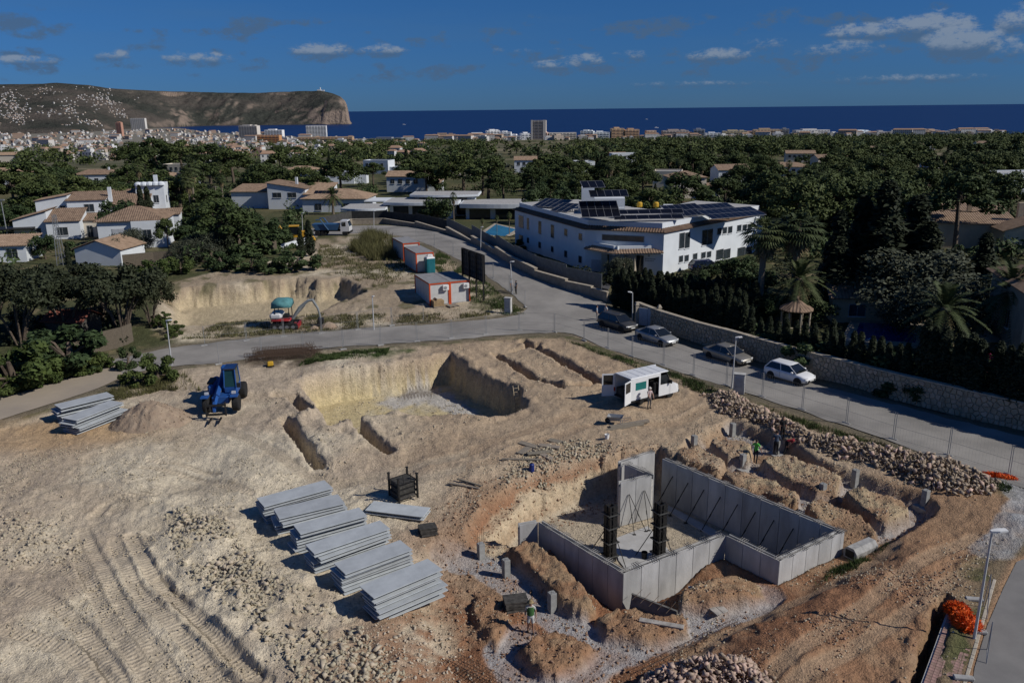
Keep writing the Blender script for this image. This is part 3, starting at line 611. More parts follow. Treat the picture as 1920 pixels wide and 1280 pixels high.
# ---- basement walls
inner_c = (WW['B']+WW['E']+WW['F'])/3
def wall_run(a, b, n, label, zb, zt=ZT, side=1, steps=None, loops=True, tie=True):
    a = np.array(a); b = np.array(b); d = b-a; L = float(np.hypot(*d)); rz = math.atan2(d[1], d[0])
    t = thing('basement_wall', label, 'concrete wall', (a[0], a[1], zb), rz); hh = zt-zb; w = L/n
    for i in range(n):
        dz = (steps or {}).get(i, 0)
        mb = MB(); x0, x1 = i*w+.012, (i+1)*w-.012
        for y0 in (0, side*.24):
            ya, yb = sorted((y0, y0+side*.06)); mb.box(x0, x1, ya, yb, 0, hh+dz-RNG.uniform(0, .02), .006)
        p = mb.build('panel', m_concd, t)
        g = MB(); m_ = 7
        for r_ in range(3):
            xx = x0+.2+r_*(w-.4)/2
            for j in range(2): g.cyl((xx+.08*(j-.5), side*.06, hh+dz-.12-.1*j), (xx+.08*(j-.5), side*.24, hh+dz-.12-.1*j), .012, n=4)
        g.build('lattice_girder', m_rebarg, p)
    f = MB(); ya, yb = sorted((side*.07, side*.23)); f.box(.02, L-.02, ya, yb, 0, hh-.3); f.build('concrete_core', m_edge, t)
    if tie:
        for yy in (side*.05, side*.27):
            r = MB(); r.tube([(0.1, yy, hh+.05), (L*.3, yy+.01, hh+.07), (L*.7, yy-.02, hh+.06), (L-.1, yy, hh+.05)], .014, 5); r.build('top_bar', m_rebarg, t)
    if loops:
        for i in range(n):
            x = (i+.9)*w; r = MB()
            for k in range(3):
                xx = x-.18+k*.14; r.tube([(xx-.05, -side*.12, hh+.05), (xx-.05, side*.42, hh+.08), (xx+.06, side*.42, hh+.08), (xx+.06, -side*.12, hh+.05)], .013, 4)
            r.build('rebar_loop', m_rebarg, t)
    return t
wall_run(WW['A0'], WW['A'], 1, 'short end return of the near-left basement wall, one pale panel', ZF, side=1, loops=False, tie=False)
wall_run(WW['A'], WW['B'], 6, 'shaded near-left basement wall running to the nearest corner', ZF-.02, side=1)
wall_run(WW['B'], WW['C'], 6, 'sunlit near basement wall between nearest corner and the inner corner', ZF-.01, side=1, steps={3: .06})
wall_run(WW['C'], WW['D'], 3, 'shaded short basement wall stepping forward from the inner corner', ZF-.03, side=1)
wall_run(WW['D'], WW['E'], 5, 'sunlit front basement wall at the right end beside the dirt ramp', ZF-.01, side=1)
wall_run(WW['F'], WW['E'], 10, 'long shaded back basement wall propped by black push-pull rods', ZF-.02, side=-1)
wall_run(WW['G1'], WW['G2'], 2, 'freestanding pale wall of two tall panels inside the pit', ZF, ZT, side=1, tie=False)
wall_run(WW['G4'], WW['G3'], 2, 'rear return wall of two panels behind the freestanding pair', ZF, ZT, side=1)
wall_run(WW['G2'], WW['G4']+(WW['G2']-WW['G4'])*.12, 2, 'oblique inner wall joining the freestanding pair to the rear return', ZF, ZT-.02, side=-1)
# props on the long wall
d = WW['E']-WW['F']; d = d/np.hypot(*d); nrm = np.array([d[1], -d[0]]); nrm = -nrm if (inner_c-WW['F'])@nrm < 0 else nrm
LW = float(np.hypot(*(WW['E']-WW['F'])))
def prop(a, b, label, group=None, r=.028):
    a = Vector(a); b = Vector(b); t = thing('push_pull_prop', label, 'prop', b, 0, group); v = a-b
    MB().cyl((0, 0, .03), v, r, n=6).build('tube', m_dark, t); MB().box(-.1, .1, -.08, .08, 0, .03).build('base_plate', m_dark, t)
    MB().cyl(v*.45-v.normalized()*.12, v*.45+v.normalized()*.12, r*1.5, n=6).build('turnbuckle', m_dark, t)
for i in range(9):
    s = LW*(.075+.1*i); p = WW['F']+d*s+nrm*.31; q_ = p+nrm*1.15-d*.35
    prop((p[0], p[1], ZF+2.0), (q_[0], q_[1], ZF), 'black push-pull prop leaning on the long back wall, %s from its far end' % ORD[i], 'wall props')
g2 = WW['G2']-WW['G1']; g2l = g2/np.hypot(*g2); gn = np.array([g2l[1], -g2l[0]]); gn = gn if gn[1] < 0 else -gn
for i, (s, e) in enumerate(((.25, -.35), (.27, .45), (.75, -.4), (.78, .3))):
    p = WW['G1']+g2*s+gn*.06; q_ = p+gn*1.2+g2l*e
    prop((p[0], p[1], ZF+2.05), (q_[0], q_[1], ZF), 'dark prop rod on the freestanding two-panel wall, %s from its left edge' % ORD[i], 'wall props', .022)
# basement floor slab strip and screed
def pit_slab(name, pts, z, m, lab):
    mb = MB(); mb.prism([tuple(un(x, y, z)[:2]) for x, y in pts], z-.25, z); return mb.build(name, m, label=lab, cat='concrete slab')
m_screed = mat('screed', (.47, .465, .45), .9, .0, 1.2, .2, 20, col2=(.36, .35, .33))
pit_slab('screed_strip', [(1150,1010),(1215,985),(1262,1040),(1330,1025),(1290,1060),(1180,1075),(1160,1050)], ZF+.02, m_screed, 'pale concrete screed strip on the basement floor between the dark forms')
pit_slab('wall_footing', [(1240,950),(1250,945),(1420,1035),(1400,1042)], ZF+.06, m_screed, 'concrete footing strip along the foot of the long back wall')
# tall column forms
def column_form(px, py, label, rz):
    p = un(px, py, ZF); t = thing('column_formwork', label, 'formwork', (p[0], p[1], ZF), rz); hh = 3.45; w = .19
    for k in range(4):
        mb = MB(); c, s = math.cos(k*math.pi/2), math.sin(k*math.pi/2); st = len(mb.v); ex = .03 if k % 2 else .0
        mb.box(w, w+.06, -w-.06+ex, w+.12-ex, 0, hh*(.98 if k < 2 else 1.0))
        for zz in np.arange(.15, hh, .42): mb.box(w+.06, w+.10, -w+.02, w-.0, zz, zz+.05)
        mb.box(w+.06, w+.12, -.04, .04, 0.02, hh-.05)
        mb.xf(Matrix.Rotation(k*math.pi/2, 4, 'Z'), st); mb.build('form_panel', m_dark, t)
    for zz in (.35, 1.2, 2.1, 2.9):
        r = MB()
        for k in range(4):
            st = len(r.v); r.box(-w-.2, w+.2, w+.13, w+.18, zz, zz+.06); r.xf(Matrix.Rotation(k*math.pi/2, 4, 'Z'), st)
        r.build('clamp', mat('form_clamp', (.10, .10, .095), .6, .2, 8, metal=.3), t)
    MB().box(-w+.02, w-.02, -w+.02, w-.02, 0, hh-.25).build('concrete_core', m_edge, t)
    for sx in (-1, 1):
        for sy in (-1, 1): MB().cyl((sx*.18, sy*.18, hh-.3), (sx*.18, sy*.18, hh+.12), .012, n=4).build('starter_bar', m_rebar, t)
    for a in (2.4, 4.9):
        r = MB(); r.cyl((math.cos(a)*.3, math.sin(a)*.3, 1.9), (math.cos(a)*1.3, math.sin(a)*1.3, .02), .025, n=6); r.build('brace', m_dark, t)
column_form(1143, 1050, 'tall dark column formwork standing left in the basement pit', rad(28))
column_form(1235, 1046, 'tall dark column formwork standing right in the basement pit', rad(28))
# ---- concrete column stubs
for i, (px, py, top, zg, lab) in enumerate(((902,1047,1018,-1.15,'short concrete column stub on pale blinding, farthest left'), (949,1081,1048,-1.15,'short concrete column stub beside the left end of the long red mound'), (1035,1146,1110,-1.15,'short concrete column stub between worker in green vest and basement wall'),
        (1373,814,793,-.72,'small column stub nearest the pink rubble bank'), (1301,837,814,-.5,'small column stub behind the far corner of the basement'), (1392,876,851,-.72,'column stub just left of the man in bright green shirt'),
        (1602,908,880,-.72,'column stub between two dug islands near the middle of the right trenches'), (1541,934,906,-.72,'column stub on pale screed near the long back wall'), (1733,948,918,-.72,'rightmost column stub below the end of the rubble bank'), (1455,850,826,-.72,'column stub between the two workers in dark clothes'))):
    p = un(px, py, zg); p[2] = min(zg, hz(p[0], p[1]))-.02 if i < 9 else zg; hh = max(.8, min(1.25, hgt(p, top))); t = thing('column_stub', lab, 'concrete column', p, rad(28), 'column stubs')
    MB().box(-.17, .17, -.17, .17, 0, hh, .01).build('stub', mat('column_concrete', (.30, .30, .285), .9, .15, 4, .15, 20, obvar=.12), t)
    MB().box(-.45, .45, -.45, .45, -.3, .015).build('footing', m_footing, t)
    for sx in (-1, 1):
        for sy in (-1, 1): MB().cyl((sx*.12, sy*.12, hh-.05), (sx*.12+.01, sy*.12, hh+.75+.1*sx), .009, n=4).build('starter_bar', m_rebar, t)
# ---- free starter bars, timbers, boards
def bar_mat(px, py, z, L, Wd, rz, label, hb=.9, sp=.3):
    p = un(px, py, z); t = thing('rebar_grid', label, 'rebar', (p[0], p[1], z), rz)
    n = int(L/sp)+1; m = int(Wd/sp)+1
    for j in range(m):
        b = MB()
        for i in range(n): b.cyl((i*sp-L/2, j*sp-Wd/2, -.1), (i*sp-L/2+.02, j*sp-Wd/2, hb*(1+.1*hsh(i, j))), .012, n=4)
        b.build('bar_row', m_rebar, t)
bar_mat(790, 742, -2.75, 3.2, 1.2, rad(18), 'grid of upright starter bars on the slab of the left excavation', .8)
bar_mat(690, 730, -2.75, 2.2, .6, rad(20), 'row of tall starter bars against the yellow wall of left excavation', 1.9)
def plank(px, py, L, Wd, T, rz, name, label, cat='plank', m=None, tilt=0.0, z=None, group=None):
    p = GS(px, py) if z is None else un(px, py, z); mb = MB(); mb.box(-L/2, L/2, -Wd/2, Wd/2, 0, T, .006)
    return mb.build(name, m or m_wood, loc=(p[0], p[1], p[2]+.01+abs(tilt)*L/2*.8), rot=(0, tilt, rz), label=label, cat=cat, group=group)
plank(1180, 797, 3.2, .30, .18, rad(22), 'timber_beam', 'upper long grey timber beam lying behind the wheelbarrow bucket', 'beam', m_wood)
plank(1170, 803, 3.2, .26, .15, rad(23), 'timber_beam', 'lower long grey timber beam nearest the white bucket', 'beam', m_wood)
for i, (x, y, l, w, a, tl) in enumerate(((1000,838,2.2,.5,-35,.05),(1012,850,1.8,.4,20,.08),(985,845,1.6,.5,60,.05),(1030,838,1.4,.45,-15,.06),(1045,829,1.3,.5,-30,.05),(1022,856,1.2,.4,-50,.1),(978,862,2.6,.16,-4,.0),(870,912,2.0,.15,-20,.03),(880,906,1.8,.12,-32,.04))):
    plank(x, y, l, w, .07, rad(a), 'scrap_board', 'grey scrap board %s' % ('lying %s in the loose heap above the blue drum' % ('%s from left' % ORD[i]) if i < 7 else ('upper stick on the ground left of the pit bank' if i == 8 else 'lower stick on the ground left of the pit bank')), 'board', m_wood, rad(4)*tl*10)
for i, (x, y, l, w, a) in enumerate(((1320,1107,1.5,.45,-8),(1325,1135,1.7,.35,-58),(1338,1132,1.6,.35,-58))):
    plank(x, y, l, w, .05, rad(a), 'form_board', ['light form board lying flat on the red mound by the inner corner', 'left of two form boards leaning down the red mound', 'right of two form boards leaning down the red mound'][i], 'board', mat('form_board', (.40, .37, .33), .9, .2, 4), .12 if i else .02, z=-.55 if i == 0 else -.8)
plank(1240, 1170, 2.0, .3, .08, rad(-18), 'form_board', 'concrete stained board lying on the mound below the nearest corner', 'board', mat('form_board', (.4, .37, .33)), 0, z=-.55)
# wall form lying by the near corner
p = un(1225, 1150, -1.2); t = thing('leaning_form', 'pair of timber form panels propped open at the foot of the near wall', 'formwork', (p[0], p[1], -1.5), rad(-38))
MB().box(-1.2, 1.2, -.04, .04, .1, 1.0).xf(Matrix.Rotation(.35, 4, 'X')).build('form_panel', mat('form_ply', (.20, .19, .17), .9, .2, 4), t, (0, .35, 0)); MB().box(-1.2, 1.2, -.04, .04, .1, .9).xf(Matrix.Rotation(-.3, 4, 'X')).build('form_panel', MATS['form_ply'], t, (0, -.2, 0))
for k in range(5): MB().cyl((-.9+k*.45, -.5, .95), (-.9+k*.45, .5, 1.02), .012, n=4).build('tie_rod', m_rebar, t)
p = un(1610, 1030, -.7); t = thing('concrete_pipe_box', 'grey precast concrete trough lying at the right end of the basement', 'trough', (p[0]+.1, p[1], hz(p[0], p[1])), rad(32))
mb = MB(); mb.loft([[(-.9, -.35, 0), (-.9, .35, 0), (-.9, .42, .4), (-.9, .2, .65), (-.9, -.2, .65), (-.9, -.42, .4)], [(.9, -.35, 0), (.9, .35, 0), (.9, .42, .4), (.9, .2, .65), (.9, -.2, .65), (.9, -.42, .4)]]); mb.build('body', m_footing, t); MB().box(-.93, -.905, -.25, .25, .1, .5).build('opening', m_dark, t)
# stillage
p = GS(757, 932); t = thing('steel_stillage', 'dark steel stillage filled with stacked timber', 'stillage', (p[0], p[1], p[2]), rad(38))
for sx in (-1, 1):
    for sy in (-1, 1):
        q_ = MB(); q_.box(sx*.62-.05, sx*.62+.05, sy*.55-.05, sy*.55+.05, 0, 1.5); q_.box(sx*.62-.07, sx*.62+.07, sy*.55-.07, sy*.55+.07, 1.5, 1.56); q_.build('post', m_dark, t)
for zz in (.12, .45, .8, 1.1):
    r = MB(); r.box(-.62, .62, -.57, -.53, zz, zz+.05); r.box(-.62, .62, .53, .57, zz, zz+.05); r.box(-.64, -.6, -.55, .55, zz+.002, zz+.052); r.box(.6, .64, -.55, .55, zz+.002, zz+.052); r.build('rail', m_dark, t)
for k in range(8): MB().box(-.56, .56, -.48+hsh(k)*.06, .46+hsh(k, 2)*.05, .16+k*.125, .16+k*.125+.10).build('timber_layer', m_woodd, t)
for k in (-1, 1): MB().cyl((k*.25, -.5, 1.1), (k*.25, -.45, 1.62), .02, n=5).build('bar', m_dark, t)
# dark bundles
def bundle(px, py, z, label, s=1.0, rz=0):
    p = GS(px, py); t = thing('board_bundle', label, 'boards', (p[0], p[1], p[2]-.02), rz)
    for k in range(6):
        MB().box(-.5*s-.1*hsh(k), .5*s, -.32*s, .32*s+.08*hsh(k, 3), .02+k*.085*s, .09*s+k*.085*s).build('board', m_woodd, t, (.06*(hsh(k, 5)-.5), .06*(hsh(k, 6)-.5), 0), .25*(hsh(k, 9)-.5))
bundle(803, 1000, 0, 'small dark bundle of boards on red soil above the slab stacks', .9, .3); bundle(968, 1140, -1, 'dark bundle of form boards just left of the worker in green vest', 1.1, .2)
# wheelbarrow, bucket, drum
p = GS(1155, 795); t = thing('wheelbarrow', 'grey wheelbarrow tipped beside the timber beams', 'wheelbarrow', p+np.array([0, 0, .02]), rad(160))
mb = MB(); mb.loft([[(-.30, -.22, .32), (.35, -.2, .30), (.35, .2, .30), (-.30, .22, .32)], [(-.5, -.36, .62), (.62, -.33, .6), (.62, .33, .6), (-.5, .36, .62)]], True, True, False); mb.build('tray', m_galv, t)
MB().cyl((.62, -.05, .2), (.62, .05, .2), .2, n=12).build('wheel', m_dark, t)
for s in (-1, 1):
    MB().tube([(.62, s*.08, .2), (.1, s*.2, .3), (-.6, s*.28, .42), (-1.0, s*.3, .5)], .02, 5).build('handle', m_galv, t); MB().tube([(-.35, s*.24, .4), (-.45, s*.24, 0)], .02, 5).build('leg', m_galv, t)
p = GS(1138, 822); MB().lathe([(.13, 0), (.17, .32), (.155, .32), (.12, .03)], 12).build('bucket', m_white, loc=p, label='white plastic bucket at the left end of the timber beams', cat='bucket')
p = GS(997, 884); t = thing('blue_drum', 'small blue plastic drum lying below the scrap boards', 'drum', p, .4); MB().lathe([(.12, 0), (.17, .05), (.17, .5), (.12, .56), (.05, .58)], 14).build('body', mat('blue_plastic', (.015, .03, .16), .4, .1, 5), t); MB().lathe([(.06, .57), (.06, .62)], 10).build('cap', m_dark, t)
p = un(1208, 1046, ZF); MB().lathe([(.14, 0), (.18, .38), (.165, .38), (.12, .04)], 12).build('bucket', m_dark, loc=(p[0], p[1], ZF+.02), label='black bucket on the basement screed between the column forms', cat='bucket')
# ladder in the pit
p = un(975, 775, -1.9); t = thing('ladder', 'timber ladder leaning on the right wall of the left excavation', 'ladder', (p[0], p[1], -2.7), rad(28), rot=(rad(-14), 0, rad(28)))
for s in (-1, 1): MB().box(s*.24-.025, s*.24+.025, -.03, .03, 0, 3.1).build('rail', mat('pale_timber', (.42, .34, .23), .9, .2, 5), t)
for k in range(9): MB().cyl((-.24, 0, .3+k*.32), (.24, 0, .3+k*.32), .02, n=6).build('rung', MATS['pale_timber'], t)
# rebar cage heap
p = GS(530, 668); t = thing('rebar_cage_heap', 'long heap of rusty rebar cages beside the road fence', 'rebar', (p[0], p[1], p[2]), rad(14))
for k in range(12):
    mb = MB(); y0 = -1.2+.42*(k % 6)*1.0; zb = .03+.38*(k//6); L = 3.0-.5*(k//6); x0 = (hsh(k, 4)-.5)*1.4
    for cy, cz in ((0, 0), (.3, 0), (0, .32), (.3, .32)): mb.cyl((-L+x0, y0+cy, zb+cz), (L+x0, y0+cy+.05, zb+cz), .016, n=4)
    for i in range(int(L*2/.25)):
        x = -L+x0+i*.25; mb.tube([(x, y0, zb), (x, y0+.3, zb), (x, y0+.3, zb+.32), (x, y0, zb+.32), (x, y0, zb)], .012, 3, False)
    mb.build('rebar_cage', m_rebar, t)
for k in range(10):
    a = hsh(k, 11)*6; MB().tube([(2.2+hsh(k)*1.2, -.9+hsh(k, 2)*1.2, .05), (2.0+hsh(k, 3)*.9, -.4+hsh(k, 7), .8+.4*hsh(k, 5)), (2.6+hsh(k, 8)*1.0, .3*hsh(k, 9), .05)], .014, 4).build('loose_bar', m_rebar, t)
p = GS(507, 688); t = thing('yellow_compactor', 'small yellow plate compactor beside the rebar heap', 'compactor', p, .3); MB().box(-.35, .35, -.25, .25, .0, .1, .03).build('plate', m_dark, t); MB().box(-.25, .28, -.2, .2, .1, .5, .06).build('engine', mat('yellow_paint', (.55, .33, .03), .5, .1, 4), t); MB().tube([(-.25, -.2, .3), (-.8, -.2, .8), (-.8, .2, .8), (-.25, .2, .3)], .02, 5).build('handle', m_dark, t)
p = GS(888, 1268); t = thing('rebar_cage', 'rusty rebar column cage lying at the bottom edge', 'rebar', (p[0], p[1], p[2]+.02), rad(-38)); mb = MB()
for cy, cz in ((-.3, 0), (.3, 0), (-.3, .45), (.3, .45), (0, .45), (0, 0)):
    MB().cyl((-1.2, cy, cz), (1.6, cy, cz), .014, n=4).build('bar', m_rebar, t)
for i in range(16): x = -1.1+i*.17; MB().tube([(x, -.3, 0), (x, .3, 0), (x, .3, .45), (x, -.3, .45), (x, -.3, 0)], .012, 3, False).build('stirrup', m_rebar, t)
p0 = GS(1310, 1215); p1 = GS(1340, 1168); t = thing('rebar_cage', 'long low rebar cage along the edge of the near screed path', 'rebar', (p0[0]-.6, p0[1]-.3, p0[2]+.05), rad(34))
for cy, cz in ((0, 0), (.25, 0), (0, .22), (.25, .22)): MB().cyl((-2.6, cy, cz), (3.6, cy, cz), .012, n=4).build('bar', m_rebar, t)
for i in range(24): x = -2.5+i*.25; MB().tube([(x, 0, 0), (x, .25, 0), (x, .25, .22), (x, 0, .22), (x, 0, 0)], .009, 3, False).build('stirrup', m_rebar, t)
# ---- cabins
m_cab = mat('cabin_panel', (.52, .52, .50), .6, .06, 2, obvar=.03); m_org = mat('orange_red_paint', (.60, .085, .02), .5, .12, 3); m_roofc = mat('cabin_roof', (.27, .27, .275), .6, .12, 2)
def cabin(p, rz, label, ac=True, Wd=2.44, L=6.05, door=False):
    t = thing('site_cabin', label, 'site cabin', p, rz, 'site cabins'); hh = 2.62
    MB().box(.08, Wd-.08, .08, L-.08, .12, hh-.12).build('wall_panel', m_cab, t)
    for x in (0, Wd-.14):
        for y in (0, L-.14): MB().box(x, x+.14, y, y+.14, 0, hh).build('corner_post', m_org, t)
    for zz in (0.03, hh-.155):
        MB().box(.14, Wd-.14, 0, .1, zz, zz+.13).build('end_rail', m_org if zz > 1 else m_roofc, t); MB().box(.14, Wd-.14, L-.1, L, zz, zz+.13).build('end_rail', m_org, t)
        MB().box(0, .1, .14, L-.14, zz, zz+.13).build('side_rail', m_org, t); MB().box(Wd-.1, Wd, .14, L-.14, zz, zz+.13).build('side_rail', m_org, t)
    n = 24; V = []
    mb = MB()
    for i in range(n):
        y = .02+(L-.04)*i/n; w_ = (L-.04)/n; mb.box(.02, Wd-.02, y, y+w_*.5, hh+.003, hh+.045); mb.box(.02, Wd-.02, y+w_*.5, y+w_, hh+.003, hh+.02)
    mb.build('roof_sheet', m_roofc, t)
    for i in range(5): MB().box(.072, .085, .3+i*1.15, .3+i*1.15+.03, .2, hh-.2).build('seam', m_roofc, t)
    if ac:
        q_ = MB(); q_.box(1.55, 2.25, -.34, -.02, 1.75, 2.35, .03); a = q_.build('air_conditioner', m_white, t)
        r = MB(); r.cyl((1.82, -.35, 2.05), (1.82, -.335, 2.05), .2, n=16); r.build('fan_grille', m_roofc, a)
    if door:
        MB().box(.3, 1.15, .03, .075, .15, 2.1).build('door', m_white, t)
    return t
pA = G(806, 574); pB = G(874, 565); rzc = math.atan2(pB[1]-pA[1], pB[0]-pA[0])
ux = np.array([math.cos(rzc), math.sin(rzc)]); uy = np.array([-ux[1], ux[0]])
cabin((pA[0], pA[1], hz(pA[0]+2, pA[1]+1)), rzc, 'left one of the paired orange-framed site cabins by the billboard frame')
cabin((pA[0]+ux[0]*2.47, pA[1]+ux[1]*2.47, hz(pA[0]+2, pA[1]+1)), rzc, 'right one of the paired orange-framed site cabins by the billboard frame')
pC = G(781, 511); cabin((pC[0], pC[1], hz(pC[0], pC[1])), rzc, 'orange-framed site cabin beside the teal portable toilet')
pC = G(757, 490); cabin((pC[0], pC[1], hz(pC[0], pC[1])), rzc, 'farthest orange-framed site cabin at the top of the row', ac=False)
p = G(807, 511); t = thing('portable_toilet', 'teal portable toilet with white roof beside the middle cabin', 'toilet', (p[0], p[1]-.2, hz(p[0], p[1])), rzc)
mt = mat('teal_plastic', (.012, .17, .20), .5, .1, 3); MB().box(-.55, .55, -.55, .55, .12, 2.05, .04).build('cabin', mt, t); MB().box(-.4, .4, -.575, -.553, .2, 1.95).build('door', mat('teal_door', (.015, .14, .17), .5), t); MB().box(-.58, .58, -.58, .58, 0, .115).build('skid', m_dark, t)
mb = MB(); mb.loft([[(-.58, -.58, 2.05), (.58, -.58, 2.05), (.58, .58, 2.05), (-.58, .58, 2.05)], [(-.5, -.5, 2.2), (.5, -.5, 2.2), (.5, .5, 2.2), (-.5, .5, 2.2)], [(-.3, -.3, 2.27), (.3, -.3, 2.27), (.3, .3, 2.27), (-.3, .3, 2.27)]]); mb.build('roof', m_white, t)
# pallets and board stack in front of the cabins
p = G(822, 570); t = thing('cardboard_pallet', 'brown board pile on a pallet in front of the left paired cabin', 'pallet', (p[0], p[1]-.9, hz(p[0], p[1]-.9)), rzc)
for k in range(3): MB().box(-.6, .6, -.5+k*.45, -.4+k*.45, 0, .12).build('bearer', m_wood, t)
mt = mat('brown_board', (.34, .24, .13), .9, .15, 4)
for k in range(6): MB().box(-.62+.05*hsh(k), .62, -.5, .5+.04*hsh(k, 2), .12+k*.11, .22+k*.11).build('board', mt, t)
MB().box(-.02, .02, -.5, .5, 0, .9).xf(Matrix.Rotation(.5, 4, 'Y')).build('leaning_board', mt, t, (-.6, 0, .2))
p = G(850, 569); t = thing('pallet', 'flat timber pallet on the ground before the right paired cabin', 'pallet', (p[0], p[1]-1.1, hz(p[0], p[1]-1.1)), rzc+.2)
for k in range(6): MB().box(-.6, .6, -.5+k*.18, -.38+k*.18, .12, .145).build('slat', m_wood, t)
for k in range(3): MB().box(-.6+k*.54, -.48+k*.54, -.5, .52, 0, .12).build('bearer', m_wood, t)
# billboard seen from behind
a = G(868, 543); b = G(907, 567); d_ = b-a; Lb = float(np.hypot(d_[0], d_[1])); t = thing('billboard_frame', 'tall dark billboard on four black posts, seen from behind', 'billboard', (a[0], a[1], hz(a[0], a[1])), math.atan2(d_[1], d_[0])); hb = hgt(b, 486)
for i in range(4): MB().box(Lb*i/3-.07, Lb*i/3+.07, -.07, .07, -.2, hb+.1).build('post', m_dark, t)
for i in range(6): MB().box(-.1, Lb+.1, .07, .12, 1.95+(hb-2)*i/5, 2.03+(hb-2)*i/5).build('rail', m_dark, t)
for i in range(12): MB().box(-.1+(Lb+.16)*i/11-.02, -.1+(Lb+.16)*i/11+.02, .122, .15, 1.95, hb+.05).build('batten', m_dark, t)
MB().box(-.15, Lb+.15, .155, .19, 1.9, hb+.1).build('panel', mat('billboard_back', (.05, .05, .052), .6, .2, 2), t)
# electricity cabinets
for px, py, pt, lab, w in ((953,587,558,'white concrete meter cabinet on the verge by the junction', .38), (1385,737,700,'grey concrete meter cabinet beside the street lamp at the rubble bank', .42)):
    p = G(px, py); hh = hgt(p, pt); t = thing('meter_cabinet', lab, 'cabinet', (p[0], p[1], hz(p[0], p[1])-.05), rad(-20)); MB().box(-w, w, -.25, .25, 0, hh, .03).build('body', mat('cabinet_concrete', (.50, .49, .46), .85, .15, 2), t); MB().box(-w*.7, w*.7, -.27, -.253, hh*.35, hh*.85).build('door', mat('cabinet_door', (.42, .41, .39), .7), t); MB().box(-w-.04, w+.04, -.29, .29, hh, hh+.06).build('cap', MATS['cabinet_concrete'], t)
# ---- street lamps
def lamp(px, py, ptx, pty, label, head=1, z=None):
    p = G(px, py) if z is None else un(px, py, z); p = np.array([p[0], p[1], hz(p[0], p[1]) if z is None else z]); hh = hgt(p, pty); t = thing('street_lamp', label, 'street lamp', p, 0, 'street lamps')
    tx = (ptx-pr(p+np.array([0, 0, hh]))[0])/F*float(np.linalg.norm(p-CP))
    tx = max(-.25, min(.25, tx))
    MB().tube([(0, 0, -.15), (tx*.5, 0, hh*.5), (tx, 0, hh)], [.07, .055, .045], 8).build('pole', mat('lamp_pole', (.55, .56, .56), .5, .06, 4, metal=.2), t); MB().box(-.13, .13, -.13, .13, -.1, .03).build('base', m_footing, t)
    if head:
        mb = MB(); mb.loft([[(tx-.06*1, -.06, hh-.04), (tx-.06, .06, hh-.04), (tx-.06, .06, hh+.05), (tx-.06, -.06, hh+.05)], [(tx+head*.25, -.14, hh), (tx+head*.25, .14, hh), (tx+head*.25, .14, hh+.08), (tx+head*.25, -.14, hh+.08)], [(tx+head*.6, -.12, hh+.03), (tx+head*.6, .12, hh+.03), (tx+head*.6, .12, hh+.09), (tx+head*.6, -.12, hh+.09)]]); mb.build('lamp_head', m_white, t)
lamp(322, 684, 312, 601, 'white street lamp beside the green bush at the left road bend', .8); lamp(701, 618, 698, 556, 'thin white lamp post on the road edge left of the paired cabins', .35)
lamp(961, 551, 957, 491, 'street lamp where two people stand by the upper road', .8); lamp(1186, 606, 1186, 548, 'street lamp in front of the cypress hedge', -.8); lamp(1372, 727, 1380, 633, 'street lamp beside the grey meter cabinet', .8)
lamp(1826, 1200, 1860, 996, 'tall near street lamp at the right edge by the orange netting', 1.0, z=-.1); lamp(701, 432, 701, 396, 'far street lamp at the bend of the upper road', .6); lamp(901, 470, 902, 426, 'street lamp on the verge by the white building wall', .6); lamp(568, 447, 566, 400, 'far street lamp beside the dark hedge left of the blue truck', .6)
# ---- mesh fencing
m_fence = mat('fence_wire', (.33, .34, .34), .6, .1, 10, metal=.4)
def fence_line(pts, txt, z=None, hh=2.0, wires=True):
    P = [G(*p) for p in pts]
    for i in range(len(P)-1):
        a, b = P[i], P[i+1]; d_ = b-a; L = float(np.hypot(d_[0], d_[1])); za = hz(a[0], a[1])
        if L < .5: continue
        t = thing('mesh_fence', 'wire mesh fence, %s bay %s' % (ORD[i], txt), 'fence', (a[0], a[1], za), math.atan2(d_[1], d_[0]), 'mesh fence panels'); dz = hz(b[0], b[1])-za
        for x, zz in ((.06, 0), (L-.06, dz)): MB().cyl((x, 0, zz+.02), (x+.03*(hsh(i, x)-.5), 0, zz+hh), .024, n=6).build('post', m_galv, t)
        mb = MB()
        for zz in (.15, hh*.5, hh-.03): mb.cyl((.06, 0, zz), (L-.06, 0, zz+dz), .009, n=3, cap=False)
        n = max(8, int(L/.2))
        for k in range(1, n): x = L*k/n; mb.cyl((x, 0, .12+dz*k/n), (x, 0, hh-.02+dz*k/n), .0035, n=3, cap=False)
        mb.build('mesh', m_fence, t)
        MB().box(-.3, .3, -.11, .11, -.03, .12, .03).build('foot_block', m_footing, t)
fence_line([(410,684),(491,671),(569,660),(644,655),(714,648),(782,640),(847,634),(911,627),(974,620),(1040,622),(1095,639),(1140,652),(1185,668),(1244,684),(1300,703),(1362,722),(1429,743),(1504,767)], 'from left along the near road kerb')
fence_line([(1504,767),(1587,793),(1675,823),(1778,853),(1892,889),(2010,930)], 'along the rubble bank from the meter cabinet')
fence_line([(383,648),(462,639),(532,631),(603,625),(671,618),(735,611),(795,603)], 'from left below the mini excavator')
fence_line([(985,576),(955,545),(925,522),(890,500),(850,478),(815,460),(780,448)], 'from the junction along the upper road')
